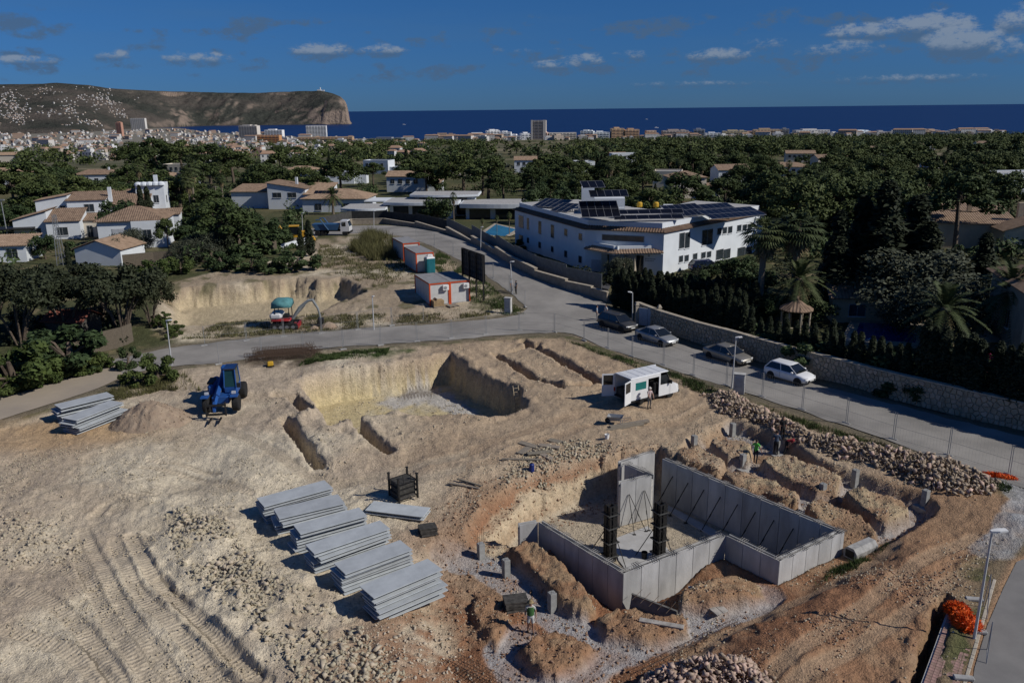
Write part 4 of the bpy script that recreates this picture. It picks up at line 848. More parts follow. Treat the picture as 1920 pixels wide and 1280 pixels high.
# fence props and loose panel at right edge
t = thing('fence_brace', 'grey fence brace frame standing by the near lamp post', 'fence brace', (*un(1846, 1150, -.05)[:2], -.06), rad(70))
for pts in (((-.5, 0, 0), (0, 0, 2.0), (.5, 0, 0)), ((-.5, 0, .03), (.5, 0, .03))): MB().tube(pts, .022, 5).build('bar', m_galv, t)
t = thing('fence_brace', 'second fence brace frame leaning below the orange netting', 'fence brace', (*un(1850, 1230, -.05)[:2], -.06), rad(60))
for pts in (((-.55, 0, 0), (-.1, 0, 1.7), (.5, 0, 0)), ((-.55, 0, .03), (.5, 0, .03))): MB().tube(pts, .022, 5).build('bar', m_galv, t)
for i, (x, y) in enumerate(((1826,1128),(1832,1188),(1806,1275))):
    p = un(x, y, -.06); MB().box(-.38, .38, -.13, .13, 0, .14, .03).build('concrete_block', m_footing, loc=(p[0], p[1], hz(p[0], p[1])), rz=rad(-10), label='concrete fence foot block %s' % ('at the upper side of the orange netting', 'at the base of the near lamp post', 'on the paved footway at the bottom edge')[i], cat='foot block')
# orange netting
def blob(c, r, seed, n=1500, s=.10):
    R_ = np.random.RandomState(seed); V = []; Fq = []
    d = R_.normal(size=(n, 3)); d /= np.linalg.norm(d, axis=1)[:, None]; rad_ = R_.uniform(.45, 1.0, n)**.5; p = d*rad_[:, None]*np.array(r); p[:, 2] = np.abs(p[:, 2]); k = 0
    a = R_.normal(size=(n, 3)); a /= np.linalg.norm(a, axis=1)[:, None]; b_ = np.cross(a, d); b_ /= np.linalg.norm(b_, axis=1)[:, None]
    V = np.stack([p-a*s*2, p+b_*s*.4, p+a*s*2+d*s*.5, p-b_*s*.4], 1).reshape(-1, 3)+np.array(c); return V, np.arange(n*4).reshape(-1, 4)
m_or = mat('orange_netting', (.75, .115, .01), .6, .25, 6)
p = un(1806, 1168, .0); g0 = hz(p[0], p[1]); V1, F1 = blob((0, 0, .02), (.55, .6, .4), 3); V2, F2 = blob((.12, .95, .02), (.5, .45, .35), 4, 1000); link('orange_netting', rmesh('orange_netting', np.concatenate([V1, V2]), np.concatenate([F1, F2+len(V1)]), m_or), None, (p[0], p[1]-.2, g0), label='crumpled heap of bright orange safety netting by the near lamp post', cat='netting')
p = un(1875, 893, .0); V1, F1 = blob((0, 0, .0), (1.0, .35, .14), 6, 700); link('orange_netting', rmesh('orange_netting', V1, F1, m_or), None, (p[0], p[1], hz(p[0], p[1])), rad(-30), label='strip of orange netting at the right end of the rubble bank', cat='netting')
# footway at bottom right: each paver a piece
kb = [un(x, y, -.1) for x, y in ((1868,1090),(1836,1178),(1806,1290))]; t = link('pavement', None, kind='structure')
ka = np.array(kb[0][:2]); kc = np.array(un(1800, 1330, -.1)[:2]); dv = (kc-ka)/np.hypot(*(kc-ka)); nv = np.array([-dv[1], dv[0]]); nv = nv if nv[0] < 0 else -nv; Lp = float(np.hypot(*(kc-ka)))
rzp = math.atan2(dv[1], dv[0]); sgn = 1 if abs((nv-np.array([-dv[1], dv[0]]))@nv) < .1 else -1
t.location = (ka[0], ka[1], -.14); t.rotation_euler = (0, 0, rzp)
m_pav = mat('paver', (.34, .22, .18), .9, .15, 5, obvar=.14); m_kerb = mat('kerb_stone', (.45, .40, .32), .9, .12, 3, obvar=.06)
pm = MB().box(0, .19, 0, .19, 0, .09, .008).mesh('paver', m_pav)
for i in range(int((Lp-3.4)/.2)):
    for j in range(6): link('paver', pm, t, (3.4+i*.2, sgn*(.22+j*.2)+(-.19 if sgn < 0 else 0), .045+.006*hsh(i, j)))
km = MB().box(0, .98, -.07, .07, 0, .16, .015).mesh('kerb_stone', m_kerb)
for i in range(int(Lp)): link('kerb_stone', km, t, (i*1.0, sgn*.08, .0))
MB().box(3.3, Lp, min(sgn*.15, sgn*1.5), max(sgn*.15, sgn*1.5), -.2, .08).build('bedding', m_screed, t)
# ---- rubble
def stone_mesh(seed, n=8):
    R_ = np.random.RandomState(seed); bm = bmesh.new(); d = R_.normal(size=(n, 3)); d /= np.linalg.norm(d, axis=1)[:, None]; d *= np.array((1, R_.uniform(.6, .9), R_.uniform(.45, .75)))*R_.uniform(.75, 1.15, (n, 1))
    for v in d: bm.verts.new(v*.5)
    bmesh.ops.convex_hull(bm, input=bm.verts); 
    for v in [v for v in bm.verts if not v.link_faces]: bm.verts.remove(v)
    bmesh.ops.triangulate(bm, faces=bm.faces); bm.verts.index_update(); V = np.array([v.co for v in bm.verts]); Fq = np.array([[v.index for v in f.verts] for f in bm.faces]); bm.free(); return V, Fq
STN = [stone_mesh(i) for i in range(14)]
def rot_rand(R_):
    q = R_.normal(size=4); q /= np.linalg.norm(q); w, x, y, z = q
    return np.array([[1-2*(y*y+z*z), 2*(x*y-z*w), 2*(x*z+y*w)], [2*(x*y+z*w), 1-2*(x*x+z*z), 2*(y*z-x*w)], [2*(x*z-y*w), 2*(y*z+x*w), 1-2*(x*x+y*y)]])
def stones(name_heap, label, poly, n, smin, smax, m, seed, pile=0.0, npart=0, big_pow=2.2, mats=None, pilefn=None, sink=.25, mask=None):
    """stones spread inside a world polygon; the npart largest are single parts, the rest one piece of stuff"""
    R_ = np.random.RandomState(seed); a = np.array(poly); pts = []
    while sum(len(p_) for p_ in pts) < n:
        c = R_.uniform(a.min(0), a.max(0), (n*2, 2)); d = sdf(poly, c[:, 0], c[:, 1])
        keep = (d > 0) & (R_.rand(len(c)) < np.clip(d/.8+.25, 0, 1))
        if mask is not None: keep &= mask(c[:, 0], c[:, 1], R_)
        pts.append(np.stack([c[keep, 0], c[keep, 1], d[keep]], 1))
    P = np.concatenate(pts)[:n]; sz = smin+(smax-smin)*R_.rand(n)**big_pow; H0 = height(P[:, 0], P[:, 1])
    z = H0+(pilefn(P[:, 0], P[:, 1], P[:, 2]) if pilefn else 0)+(.5-sink)*sz*.7
    order = np.argsort(-sz); t = None
    if npart: t = thing(name_heap, label, 'rubble', (float(P[:, 0].mean()), float(P[:, 1].mean()), float(H0.min())))
    org = np.array(t.location) if t else np.zeros(3)
    if npart:
        sm = [rmesh('stone', STN[i][0], STN[i][1], m) for i in range(len(STN))]
        for k in order[:npart]:
            R3 = rot_rand(R_); e = Matrix(R3.tolist()).to_euler(); link('stone', sm[k % len(sm)], t, np.array([P[k, 0], P[k, 1], z[k]])-org, rot=e, scale=float(sz[k]))
    Vs = []; Fs = []; off = 0; ms = []
    for k in order[npart:]:
        V, Fq = STN[k % len(STN)]; V = (V*sz[k])@rot_rand(R_).T+np.array([P[k, 0], P[k, 1], z[k]])-org; Vs.append(V); Fs.append(Fq+off); off += len(V)
    if Vs:
        me = rmesh('loose_stone', np.concatenate(Vs), np.concatenate(Fs), m); o = link('loose_stone' if npart else name_heap, me, t, kind='stuff')
        if not npart: o['label'] = label; o['category'] = 'rubble'
    return t
m_st_p = mat('pale_marl_stone', (.52, .455, .34), .95, 0, 4.5, .3, 9, col2=(.34, .285, .205), obvar=.14, coords='Object')
m_st_k = mat('pinkish_stone', (.54, .42, .33), .95, 0, 4.5, .3, 9, col2=(.28, .20, .15), obvar=.25)
m_st_r = mat('red_soil_stone', (.38, .26, .175), .95, 0, 5.0, .3, 9, col2=(.20, .105, .06), obvar=.15)
def am(x, y, R_): return R_.rand(len(x)) < np.clip(.22+1.6*fbm(x*.35, y*.35, 3, 77), .02, 1)
def ridge(hh, w): return lambda x, y, d: hh*np.clip(d/w, 0, 1)*np.random.RandomState(1).uniform(.2, 1, len(d))
BANK_R = P0([(1318,742),(1380,742),(1440,772),(1500,800),(1530,822),(1600,832),(1700,852),(1790,868),(1880,908),(1862,930),(1800,932),(1730,915),(1650,880),(1560,858),(1490,830),(1420,795),(1345,776)])
stones('rubble_bank', 'long bank of pinkish broken stone between trenches and road fence', BANK_R, 6200, .05, .62, m_st_k, 11, npart=300, pilefn=ridge(.7, 1.3), big_pow=3.2)
HEAP_B = P0([(1150,1300),(1185,1250),(1240,1222),(1320,1215),(1400,1235),(1450,1275),(1460,1310)])
stones('rubble_heap', 'heap of pink and grey broken stone at the bottom edge', HEAP_B, 1700, .07, .6, m_st_k, 12, npart=240, pilefn=ridge(.9, 1.2), big_pow=2.4)
HUM2 = P0([(310,965),(350,955),(430,985),(480,1040),(560,1095),(640,1150),(700,1190),(770,1270),(740,1300),(560,1300),(470,1190),(400,1120),(330,1060)])
stones('rubble_field', 'rough strip of pale marl blocks left of the slab stacks', HUM2, 10000, .04, .6, m_st_p, 13, npart=300, big_pow=11.0, sink=.42, mask=lambda x, y, R_: R_.rand(len(x)) < np.clip(.5+1.1*fbm(x*.5, y*.5, 3, 78), .08, 1))
stones('rubble_patch', 'pale broken marl blocks at the left edge of the site', P0([(-40,990),(40,960),(110,975),(170,1010),(150,1045),(60,1060),(-40,1075)]), 1800, .04, .42, m_st_p, 14, npart=80, big_pow=7, sink=.4)
stones('rubble_patch', 'pale stones strewn below the scrap boards above the pit bank', P0([(945,870),(1010,840),(1080,822),(1150,835),(1140,850),(1060,872),(990,900),(930,915)]), 900, .07, .42, m_st_p, 15, npart=70, big_pow=2.5, sink=.3)
stones('rubble_patch', 'scattered pale stones on the red soil at the bottom edge', P0([(640,1180),(830,1130),(900,1200),(930,1300),(600,1310)]), 1100, .05, .34, m_st_p, 16, npart=40, big_pow=4, sink=.35)
ALLS = P0([(-60,860),(300,800),(520,880),(800,900),(1000,830),(1300,760),(1700,880),(1900,960),(1800,1290),(-60,1300)])
stones('scattered_stones', 'small pale stones scattered over the bare ground of the site', ALLS, 26000, .03, .2, m_st_p, 17, big_pow=3.5, sink=.3, mask=am)
RED = P0([(800,960),(900,900),(1000,860),(1150,830),(1260,830),(1110,900),(960,960),(980,1040),(1120,1150),(1300,1060),(1440,1110),(1340,1190),(1150,1250),(900,1280),(820,1120)])
stones('scattered_clods', 'red soil clods and stones round the basement pit', RED, 4200, .05, .27, m_st_r, 18, big_pow=3, sink=.35)
stones('scattered_clods', 'brown clods along the trenches right of the basement', LOW_R, 2600, .05, .24, m_st_r, 19, big_pow=3, sink=.4)
stones('scattered_clods', 'brown clods on the dirt ramp in the lower right', P0([(1340,1200),(1480,1130),(1640,1060),(1760,1000),(1860,1000),(1780,1120),(1720,1290),(1400,1290)]), 1800, .04, .2, m_st_r, 20, big_pow=3.5, sink=.35, mask=am)
stones('scattered_clods', 'pale clods round the rim of left excavation and its trenches', P0([(490,720),(560,690),(700,672),(850,650),(1000,630),(1130,690),(1130,740),(990,780),(860,800),(740,850),(600,890),(500,800)]), 2600, .05, .3, m_st_p, 21, big_pow=3.2, sink=.4, mask=am)
# dirt heap at left
p = GS(285, 792); t = thing('dirt_heap', 'conical heap of brown excavated dirt beside the left slab stacks', 'dirt heap', (p[0], p[1], p[2]-.1)); n = 90
ua, ub = np.meshgrid(np.linspace(-3.4, 3.4, n), np.linspace(-2.6, 2.6, n)); rr = np.sqrt((ua/3.2)**2+(ub/2.4)**2); Zh = 1.95*np.clip(1-rr, 0, 1)**.85*(1+.18*fbm(ua*1.1, ub*1.1, 4, 5))+.10*fbm(ua*3, ub*3, 3, 6)*(rr < 1.05)-.02-.35*np.clip(rr-1, 0, 1)
Zh = np.minimum(Zh, 1.65+.12*fbm(ua*2, ub*2, 3, 8)); idx = np.arange(n*n).reshape(n, n); m_dirt = mat('heap_dirt', (.36, .28, .20), .95, 0, 2.0, .9, 12, col2=(.26, .19, .135))
link('soil', rmesh('soil', np.stack([ua, ub, Zh], -1).reshape(-1, 3), np.stack([idx[:-1, :-1], idx[:-1, 1:], idx[1:, 1:], idx[1:, :-1]], -1).reshape(-1, 4), m_dirt, smooth=True), t)
R_ = np.random.RandomState(4); Vs = []; Fs = []; off = 0
for k in range(900):
    a, r = R_.uniform(0, 6.28), R_.uniform(.1, 1.15)**.7; x, y = 3.2*r*math.cos(a), 2.4*r*math.sin(a); i = int((y+2.6)/5.2*(n-1)); j = int((x+3.4)/6.8*(n-1))
    if not (0 <= i < n and 0 <= j < n): continue
    s = .05+.22*R_.rand()**4; V = (STN[k % 14][0]*s)@rot_rand(R_).T+np.array([x, y, max(Zh[i, j], .1)]); Vs.append(V); Fs.append(STN[k % 14][1]+off); off += len(V)
link('clods', rmesh('clods', np.concatenate(Vs), np.concatenate(Fs), m_dirt), t, kind='stuff')
# ================================================================ BUILDINGS
m_wallw = mat('white_render', (.64, .675, .70), .85, .04, .6, .08, 12); m_wallc = mat('cream_render', (.62, .56, .46), .88, .06, .8, .08, 12); m_wallb = mat('beige_render', (.55, .44, .30), .9, .08, .8)
m_tile = mat('clay_tile', (.30, .21, .145), .92, 0, 1.4, .0, col2=(.14, .095, .066), detail=8); m_tile2 = mat('pale_clay_tile', (.40, .285, .195), .92, 0, 1.4, .0, col2=(.22, .148, .098), detail=7)
m_glass = mat('window_glass', (.03, .04, .05), .12, .2, 1.0, spec=.6); m_frame = mat('window_frame', (.42, .42, .42), .6); m_pv = mat('solar_cell', (.006, .007, .012), .3, .2, 2, spec=.3)
m_alu = mat('aluminium', (.5, .5, .51), .4, .05, 5, metal=.6); m_shade = mat('roller_shutter', (.42, .44, .47), .6, .08, 3); m_gravel = mat('roof_gravel', (.42, .41, .39), .95, .15, 3)
m_limest = mat('limestone', (.44, .39, .31), .92, 0, 2.2, .5, 9, col2=(.29, .245, .185))
def onface(A, B, px, py):
    """pixel -> (distance along A..B, world z) on the vertical plane through A and B"""
    A = np.array(A[:2]); B = np.array(B[:2]); e = (B-A)/np.hypot(*(B-A)); n = np.array([-e[1], e[0]]); d = CR*(px-CX)/F - CU*(py-CY)/F + CF
    t = ((A-CP[:2])@n)/(d[:2]@n); p = CP+d*t; return float((p[:2]-A)@e), float(p[2])
def roof_plane(mb, e0, e1, r0, r1, sp=.34, amp=.07, thick=.10):
    e0, e1, r0, r1 = [Vector(map(float, v)) for v in (e0, e1, r0, r1)]; ex = (e1-e0); L = ex.length; ex.normalize()
    up = (r0-e0); up = up-ex*up.dot(ex); Hs = up.length; up.normalize(); nr = ex.cross(up); nr = nr if nr.z > 0 else -nr
    a = (r0-e0).dot(ex); b = (r1-e0).dot(ex); n = max(2, int(L/sp))
    def top(s):
        if a > 1e-4 and s < a: return Hs*max(s, 0)/a
        if L-b > 1e-4 and s > b: return Hs*max(L-s, 0)/(L-b)
        return Hs
    prev = None; V = []; Fq = []
    for i in range(n*2+1):
        s = L*i/(n*2); h_ = amp if i % 2 else 0; t = top(s); p0 = e0+ex*s+nr*h_; p1 = e0+ex*s+up*t+nr*h_; V += [p0, p1, e0+ex*s-nr*thick]
    for i in range(n*2): q = i*3; Fq += [(q, q+3, q+4, q+1), (q+2, q+5, q+3, q)]
    Fq.append((2, (n*2)*3+2, 0)); 
    mb.add(V, Fq[:-1])
def rect_roof(t, x0, x1, y0, y1, z, kind, rise=1.2, ov=.35, m=None, name='roof'):
    m = m or m_tile; mb = MB(); X0, X1, Y0, Y1 = x0-ov, x1+ov, y0-ov, y1+ov; W_, D_ = X1-X0, Y1-Y0
    if kind == 'hip':
        if W_ >= D_: ra, rb = (X0+D_/2, (Y0+Y1)/2, z+rise), (X1-D_/2, (Y0+Y1)/2, z+rise)
        else: ra, rb = ((X0+X1)/2, Y0+W_/2, z+rise), ((X0+X1)/2, Y1-W_/2, z+rise)
        c = [(X0, Y0, z), (X1, Y0, z), (X1, Y1, z), (X0, Y1, z)]
        if W_ >= D_:
            roof_plane(mb, c[0], c[1], ra, rb); roof_plane(mb, c[1], c[2], rb, rb); roof_plane(mb, c[2], c[3], rb, ra); roof_plane(mb, c[3], c[0], ra, ra)
        else:
            roof_plane(mb, c[0], c[1], ra, ra); roof_plane(mb, c[1], c[2], ra, rb); roof_plane(mb, c[2], c[3], rb, rb); roof_plane(mb, c[3], c[0], rb, ra)
    elif kind == 'gable_x':
        ra, rb = (X0, (Y0+Y1)/2, z+rise), (X1, (Y0+Y1)/2, z+rise); roof_plane(mb, (X0, Y0, z), (X1, Y0, z), ra, rb); roof_plane(mb, (X1, Y1, z), (X0, Y1, z), rb, ra)
    elif kind == 'gable_y':
        ra, rb = ((X0+X1)/2, Y0, z+rise), ((X0+X1)/2, Y1, z+rise); roof_plane(mb, (X0, Y1, z), (X0, Y0, z), rb, ra); roof_plane(mb, (X1, Y0, z), (X1, Y1, z), ra, rb)
    elif kind == 'shed_back': roof_plane(mb, (X0, Y0, z), (X1, Y0, z), (X0, Y1, z+rise), (X1, Y1, z+rise))
    elif kind == 'shed_right': roof_plane(mb, (X0, Y1, z), (X0, Y0, z), (X1, Y1, z+rise), (X1, Y0, z+rise))
    elif kind == 'shed_left': roof_plane(mb, (X1, Y0, z), (X1, Y1, z), (X0, Y0, z+rise), (X0, Y1, z+rise))
    return mb.build(name, m, t)
def gable_walls(t, x0, x1, y0, y1, z, kind, rise, m):
    mb = MB()
    if kind == 'gable_x':
        for x, o in ((x0, .12), (x1-.12, .12)): MB().loft([[(x, y0, z), (x, y1, z), (x, (y0+y1)/2, z+rise*.86)], [(x+o, y0, z), (x+o, y1, z), (x+o, (y0+y1)/2, z+rise*.86)]]).build('gable_wall', m, t)
        return
    elif kind == 'gable_y':
        for y, o in ((y0, .12), (y1-.12, .12)): MB().loft([[(x0, y, z), (x1, y, z), ((x0+x1)/2, y, z+rise*.86)], [(x0, y+o, z), (x1, y+o, z), ((x0+x1)/2, y+o, z+rise*.86)]]).build('gable_wall', m, t)
        return
    elif kind == 'shed_back': mb.loft([[(x0, y0, z), (x0, y1, z), (x0, y1, z+rise*.85)], [(x1, y0, z), (x1, y1, z), (x1, y1, z+rise*.85)]])
    elif kind == 'shed_right': mb.loft([[(x0, y0, z), (x1, y0, z), (x1, y0, z+rise*.85)], [(x0, y1, z), (x1, y1, z), (x1, y1, z+rise*.85)]])
    elif kind == 'shed_left': mb.loft([[(x0, y0, z), (x1, y0, z), (x0, y0, z+rise*.85)], [(x0, y1, z), (x1, y1, z), (x0, y1, z+rise*.85)]])
    else: return
    mb.build('gable_wall', m, t)
def window(t, x, y, z0, z1, w, side='front', shutter=False, sill=True):
    """window on a wall facing -y ('front'), +x ('right') or -x ('left'); x,y = centre on the wall face"""
    st = {'front': 0, 'right': math.pi/2, 'left': -math.pi/2}[side]; f = MB(); f.box(-w/2-.07, w/2+.07, -.05, .02, z0-.07, z1+.07); o = f.build('window', m_frame, t, (x, y, 0), st)
    g = MB(); g.box(-w/2, w/2, -.065, -.052, z0, z1); g.build('pane', m_shade if shutter else m_glass, o); b = MB(); b.box(-.02, .02, -.075, -.066, z0, z1); b.build('mullion', m_frame, o)
    if sill: MB().box(-w/2-.12, w/2+.12, -.14, 0, z0-.14, z0-.072).build('sill', m_wallw, o)
def volume(t, x0, x1, y0, y1, z0, z1, m, roof=None, rise=1.2, ov=.35, rm=None, wins=(), chim=None):
    MB().box(x0, x1, y0, y1, z0, z1).build('wall', m, t)
    if roof == 'flat':
        MB().box(x0+.25, x1-.25, y0+.25, y1-.25, z1+.004, z1+.05).build('roof_deck', m_gravel, t)
        p = MB(); p.box(x0, x1, y0, y0+.2, z1, z1+.5); p.box(x0, x1, y1-.2, y1, z1, z1+.5); p.box(x0, x0+.2, y0+.2, y1-.2, z1, z1+.5); p.box(x1-.2, x1, y0+.2, y1-.2, z1, z1+.5); p.build('parapet', m, t)
    elif roof:
        gable_walls(t, x0, x1, y0, y1, z1, roof, rise, m); r = rect_roof(t, x0, x1, y0, y1, z1+.02, roof, rise, ov, rm)
        if chim: MB().box(chim[0]-.3, chim[0]+.3, chim[1]-.3, chim[1]+.3, z1, z1+rise+.9).build('chimney', m, r)
    for (s, u, a, b, w, *sh) in wins:
        y_, x_ = (y0, x0+u) if s == 'front' else ((y0+u, x1) if s == 'right' else (y0+u, x0)); window(t, x_, y_, a, b, w, s, bool(sh and sh[0]))
# ---------------------------------------------------------------- the big white building
BP = [G(*p) for p in ((966,462),(1096,507),(1242,517),(1428,470))]
zb = float(np.mean([p[2] for p in BP]))-.1; Hb = float(np.mean([hgt(BP[1], 424), hgt(BP[2], 431)])); zr = zb+Hb
t = thing('white_clinic_building', 'long white two-storey building with solar panels on its flat roof', 'building', (0, 0, 0))
bp = [p[:2] for p in BP]
def nrm_out(a, b):
    e = (b-a)/np.hypot(*(b-a)); n = np.array([e[1], -e[0]]); return n if n@(np.zeros(2)-(a+b)/2) > 0 else -n
n1_, n2_, n3_ = nrm_out(bp[0], bp[1]), nrm_out(bp[1], bp[2]), nrm_out(bp[2], bp[3])
p4b = bp[3]-n3_*12; p1b = bp[0]-n1_*11; mid = (bp[1]+bp[2])/2-n2_*15
foot = [tuple(p) for p in (bp[0], bp[1], bp[2], bp[3], p4b, mid, p1b)]
MB().prism(foot, zb-.5, zr).build('wall', m_wallw, t)
def inset(poly, d):
    P_ = [np.array(p) for p in poly]; c = sum(P_)/len(P_); out = []; ar = sum(P_[i][0]*P_[(i+1) % len(P_)][1]-P_[(i+1) % len(P_)][0]*P_[i][1] for i in range(len(P_)))
    for i in range(len(P_)):
        a, b, c2 = P_[i-1], P_[i], P_[(i+1) % len(P_)]; e1 = (b-a)/np.hypot(*(b-a)); e2 = (c2-b)/np.hypot(*(c2-b)); s = 1 if ar > 0 else -1
        m1 = np.array([-e1[1], e1[0]])*s; m2 = np.array([-e2[1], e2[0]])*s; k = (m1+m2)/max(.35, 1+m1@m2); out.append(tuple(b+k*d))
    return out
par = inset(foot, .55); MB().prism(par, zr+.0, zr+.95).build('parapet', m_wallw, t); MB().prism(inset(foot, .8), zr+.952, zr+.97).build('roof_deck', m_gravel, t)
eo = inset(foot, -.32)
for i in range(len(foot)):
    j = (i+1) % len(foot); mb = MB(); roof_plane(mb, (*eo[i], zr-.12), (*eo[j], zr-.12), (*par[i], zr+.28), (*par[j], zr+.28), .36, .08); mb.build('tile_eave', mat('dark_eave_tile', (.20, .135, .095), .92, 0, 1.4, 0, col2=(.11, .07, .048)), t)  # eave tiles are a darker brown than the other roofs
z3b = lambda x, y: (920+x*.2969, 180+y*.2969)
def face_window(A, B, r, name='window', pane=True, pm=None, depth=.05):
    s0, zt_ = onface(A, B, *z3b(r[0], r[1])); s1, zb_ = onface(A, B, *z3b(r[2], r[3])); A = np.array(A[:2]); B = np.array(B[:2]); rz = math.atan2(B[1]-A[1], B[0]-A[0])
    o = MB().box(s0-.06, s1+.06, -.04, .02, zb_-.06, zt_+.06).build(name, m_frame, t, (A[0], A[1], 0), rz); MB().box(s0, s1, -.055, -.042, zb_, zt_).build('pane', pm or m_glass, o); MB().box(s0-.1, s1+.1, -.12, 0, zb_-.13, zb_-.063).build('sill', m_wallw, o); return s0, s1, zb_, zt_
for r in ((178,752,208,836),(230,770,243,845),(303,790,320,873),(382,812,400,897),(467,838,484,884),(558,866,577,912),(180,875,205,930),(230,893,243,930),(303,920,318,962),(383,948,397,987),(467,975,483,1020),(557,1008,575,1055)): face_window(bp[0], bp[1], r)
face_window(bp[1], bp[2], (705,875,967,922), 'strip_window'); face_window(bp[1], bp[2], (905,1005,962,1122), 'glass_door'); face_window(bp[1], bp[2], (640,1035,690,1110), 'service_door', pm=m_shade)
for r in ((1193,868,1220,957),(1228,865,1254,955),(1337,850,1363,937),(1370,845,1397,932),(1432,838,1455,870),(1466,832,1489,865),(1500,827,1523,862),(1557,818,1580,850),(1592,815,1614,846),(1625,810,1650,840),(1190,1012,1212,1045),(1225,1008,1248,1040),(1278,998,1302,1033),(1330,990,1355,1020),(1366,985,1390,1015),(1425,975,1465,1025),(1470,972,1510,1020),(1560,962,1600,1015),(1605,958,1645,1010)): face_window(bp[2], bp[3], r)
# sign on the wall: emblem and two lines too small to read
s0, zt_ = onface(bp[1], bp[2], *z3b(972, 1003)); s1, zb_ = onface(bp[1], bp[2], *z3b(1025, 1045)); rz2 = math.atan2(bp[2][1]-bp[1][1], bp[2][0]-bp[1][0]); sg = MB(); cx_ = (s0+s1)/2
sg.box(cx_-.12, cx_+.12, -.02, 0, zt_-.22, zt_+.02); sg.build('wall_emblem', mat('sign_grey', (.28, .30, .32), .6), t, (bp[1][0], bp[1][1], 0), rz2)
for k in range(2):
    for q_ in range(7-k): MB().box(s0+.08+q_*.2, s0+.22+q_*.2, -.02, 0, zt_-.55-k*.25, zt_-.42-k*.25).build('sign_letter', MATS['sign_grey'], t, (bp[1][0], bp[1][1], 0), rz2)
# canopy over the entrance
apx = np.array(un(1152, 474, zb+3.3)[:2]); zc = zb+3.1
mb = MB(); mb.prism([tuple(bp[1]+n2_*.02), tuple(apx), tuple(bp[2]+n2_*.02)], zc-.1, zc+.15); mb.build('canopy_slab', m_wallw, t)
for a, b in ((bp[1], apx), (apx, bp[2])):
    mb = MB(); nn = nrm_out(a, b); roof_plane(mb, (*(a+nn*.25), zc+.1), (*(b+nn*.25), zc+.1), (*(a-nn*.55), zc+.55), (*(b-nn*.55), zc+.55), .34, .07); mb.build('canopy_tiles', m_tile, t)
    mb = MB(); q0, q1 = a-nn*.56, b-nn*.56; q2, q3 = b-nn*.8, a-nn*.8; mb.prism([tuple(q0), tuple(q1), tuple(q2), tuple(q3)], zc+.15, zc+.95); mb.build('canopy_parapet', m_wallw, t)
for k, f_ in enumerate((.25, .55)):
    c = apx*(1-f_)+((bp[1]+bp[2])/2)*f_ + (n1_*0); c = apx+(bp[2]-apx)*(.12+.22*k)-n2_*.7; MB().box(-.45, .45, -.45, .45, zb-.3, zc-.1).build('stone_pillar', m_limest, t, (c[0], c[1], 0), rz2)
c = apx+(bp[1]-apx)*.35-n2_*.7; MB().box(-.4, .4, -.4, .4, zb-.3, zc-.1).build('stone_pillar', m_limest, t, (c[0], c[1], 0), rz2)
# roof tower
ZR = zr+.97
def roofbox(px0, px1, pyb, h, depth, name='roof_tower', m=None, z=None):
    z = ZR if z is None else z; a = un(px0, pyb, z)[:2]; b = un(px1, pyb, z)[:2]; e = (b-a)/np.hypot(*(b-a)); w = float(np.hypot(*(b-a))); return MB().box(0, w, 0, depth, z-.02, z+h).build(name, m or m_wallw, t, (a[0], a[1], 0), math.atan2(e[1], e[0]))
roofbox(1090, 1114, 392, hgt(un(1100, 392, ZR), 352), 4.0); roofbox(1114, 1171, 402, hgt(un(1140, 402, ZR), 372), 5.0)
for i, (x0, x1, y) in enumerate(((1149,1159,405),(1160,1170,405),(1244,1262,399))): roofbox(x0, x1, y, 1.1, .8, 'roof_unit', m_wallw)
roofbox(1084, 1092, 398, 1.2, .7, 'roof_vent', m_alu)
def pv(px, py, z, nx, ny, rz, tilt, label, pw=1.0, ph=1.7):
    p = un(px, py, z); a = thing('solar_array', label, 'solar array', (p[0], p[1], z), 0, 'solar arrays', rot=(tilt, 0, rz)); me = MB().box(.015, pw-.015, .015, ph-.015, 0, .04).mesh('solar_panel', m_pv)
    for i in range(nx):
        for j in range(ny): link('solar_panel', me, a, ((i-nx/2)*pw, (j-ny/2)*ph, 0))
    fr = MB()
    for j in range(ny+1): fr.box(-nx*pw/2, nx*pw/2, (j-ny/2)*ph-.015, (j-ny/2)*ph+.015, .0, .05)
    for j in range(nx+1): fr.box((j-nx/2)*pw-.013, (j-nx/2)*pw+.013, -ny*ph/2, ny*ph/2, .001, .052)
    fr.build('frame', m_alu, a)
    for s in (-1, 1): MB().box(s*nx*pw/2*.8-.03, s*nx*pw/2*.8+.03, -.03, .03, -abs(math.sin(tilt))*ph*ny/2-.2, 0).build('leg', m_alu, a)
r3 = math.atan2(*(bp[3]-bp[2])[::-1]); r1 = math.atan2(*(bp[1]-bp[0])[::-1])
pv(1036, 381, ZR+.6, 5, 2, r1+.5, rad(14), 'solar panels on the left wing of the white building'); pv(1060, 389, ZR+.5, 3, 2, r1+.5, rad(14), 'small solar array at the left foot of the roof tower')
pv(1124, 392, ZR+1.5, 5, 2, rad(4), rad(30), 'steep solar array leaning on the front of the roof tower'); pv(1141, 363, ZR+3.4, 5, 1, rad(4), rad(24), 'solar array on the lower roof of the roof tower'); pv(1111, 346, ZR+4.5, 3, 1, rad(10), rad(25), 'topmost small solar array on the roof tower')
pv(1218, 397, ZR+.75, 6, 1, rad(3), rad(25), 'upper row of panels beside the white roof units', 1.5, 1.1); pv(1216, 407, ZR+.55, 6, 1, rad(3), rad(25), 'lower row of panels beside the white roof units', 1.5, 1.0)
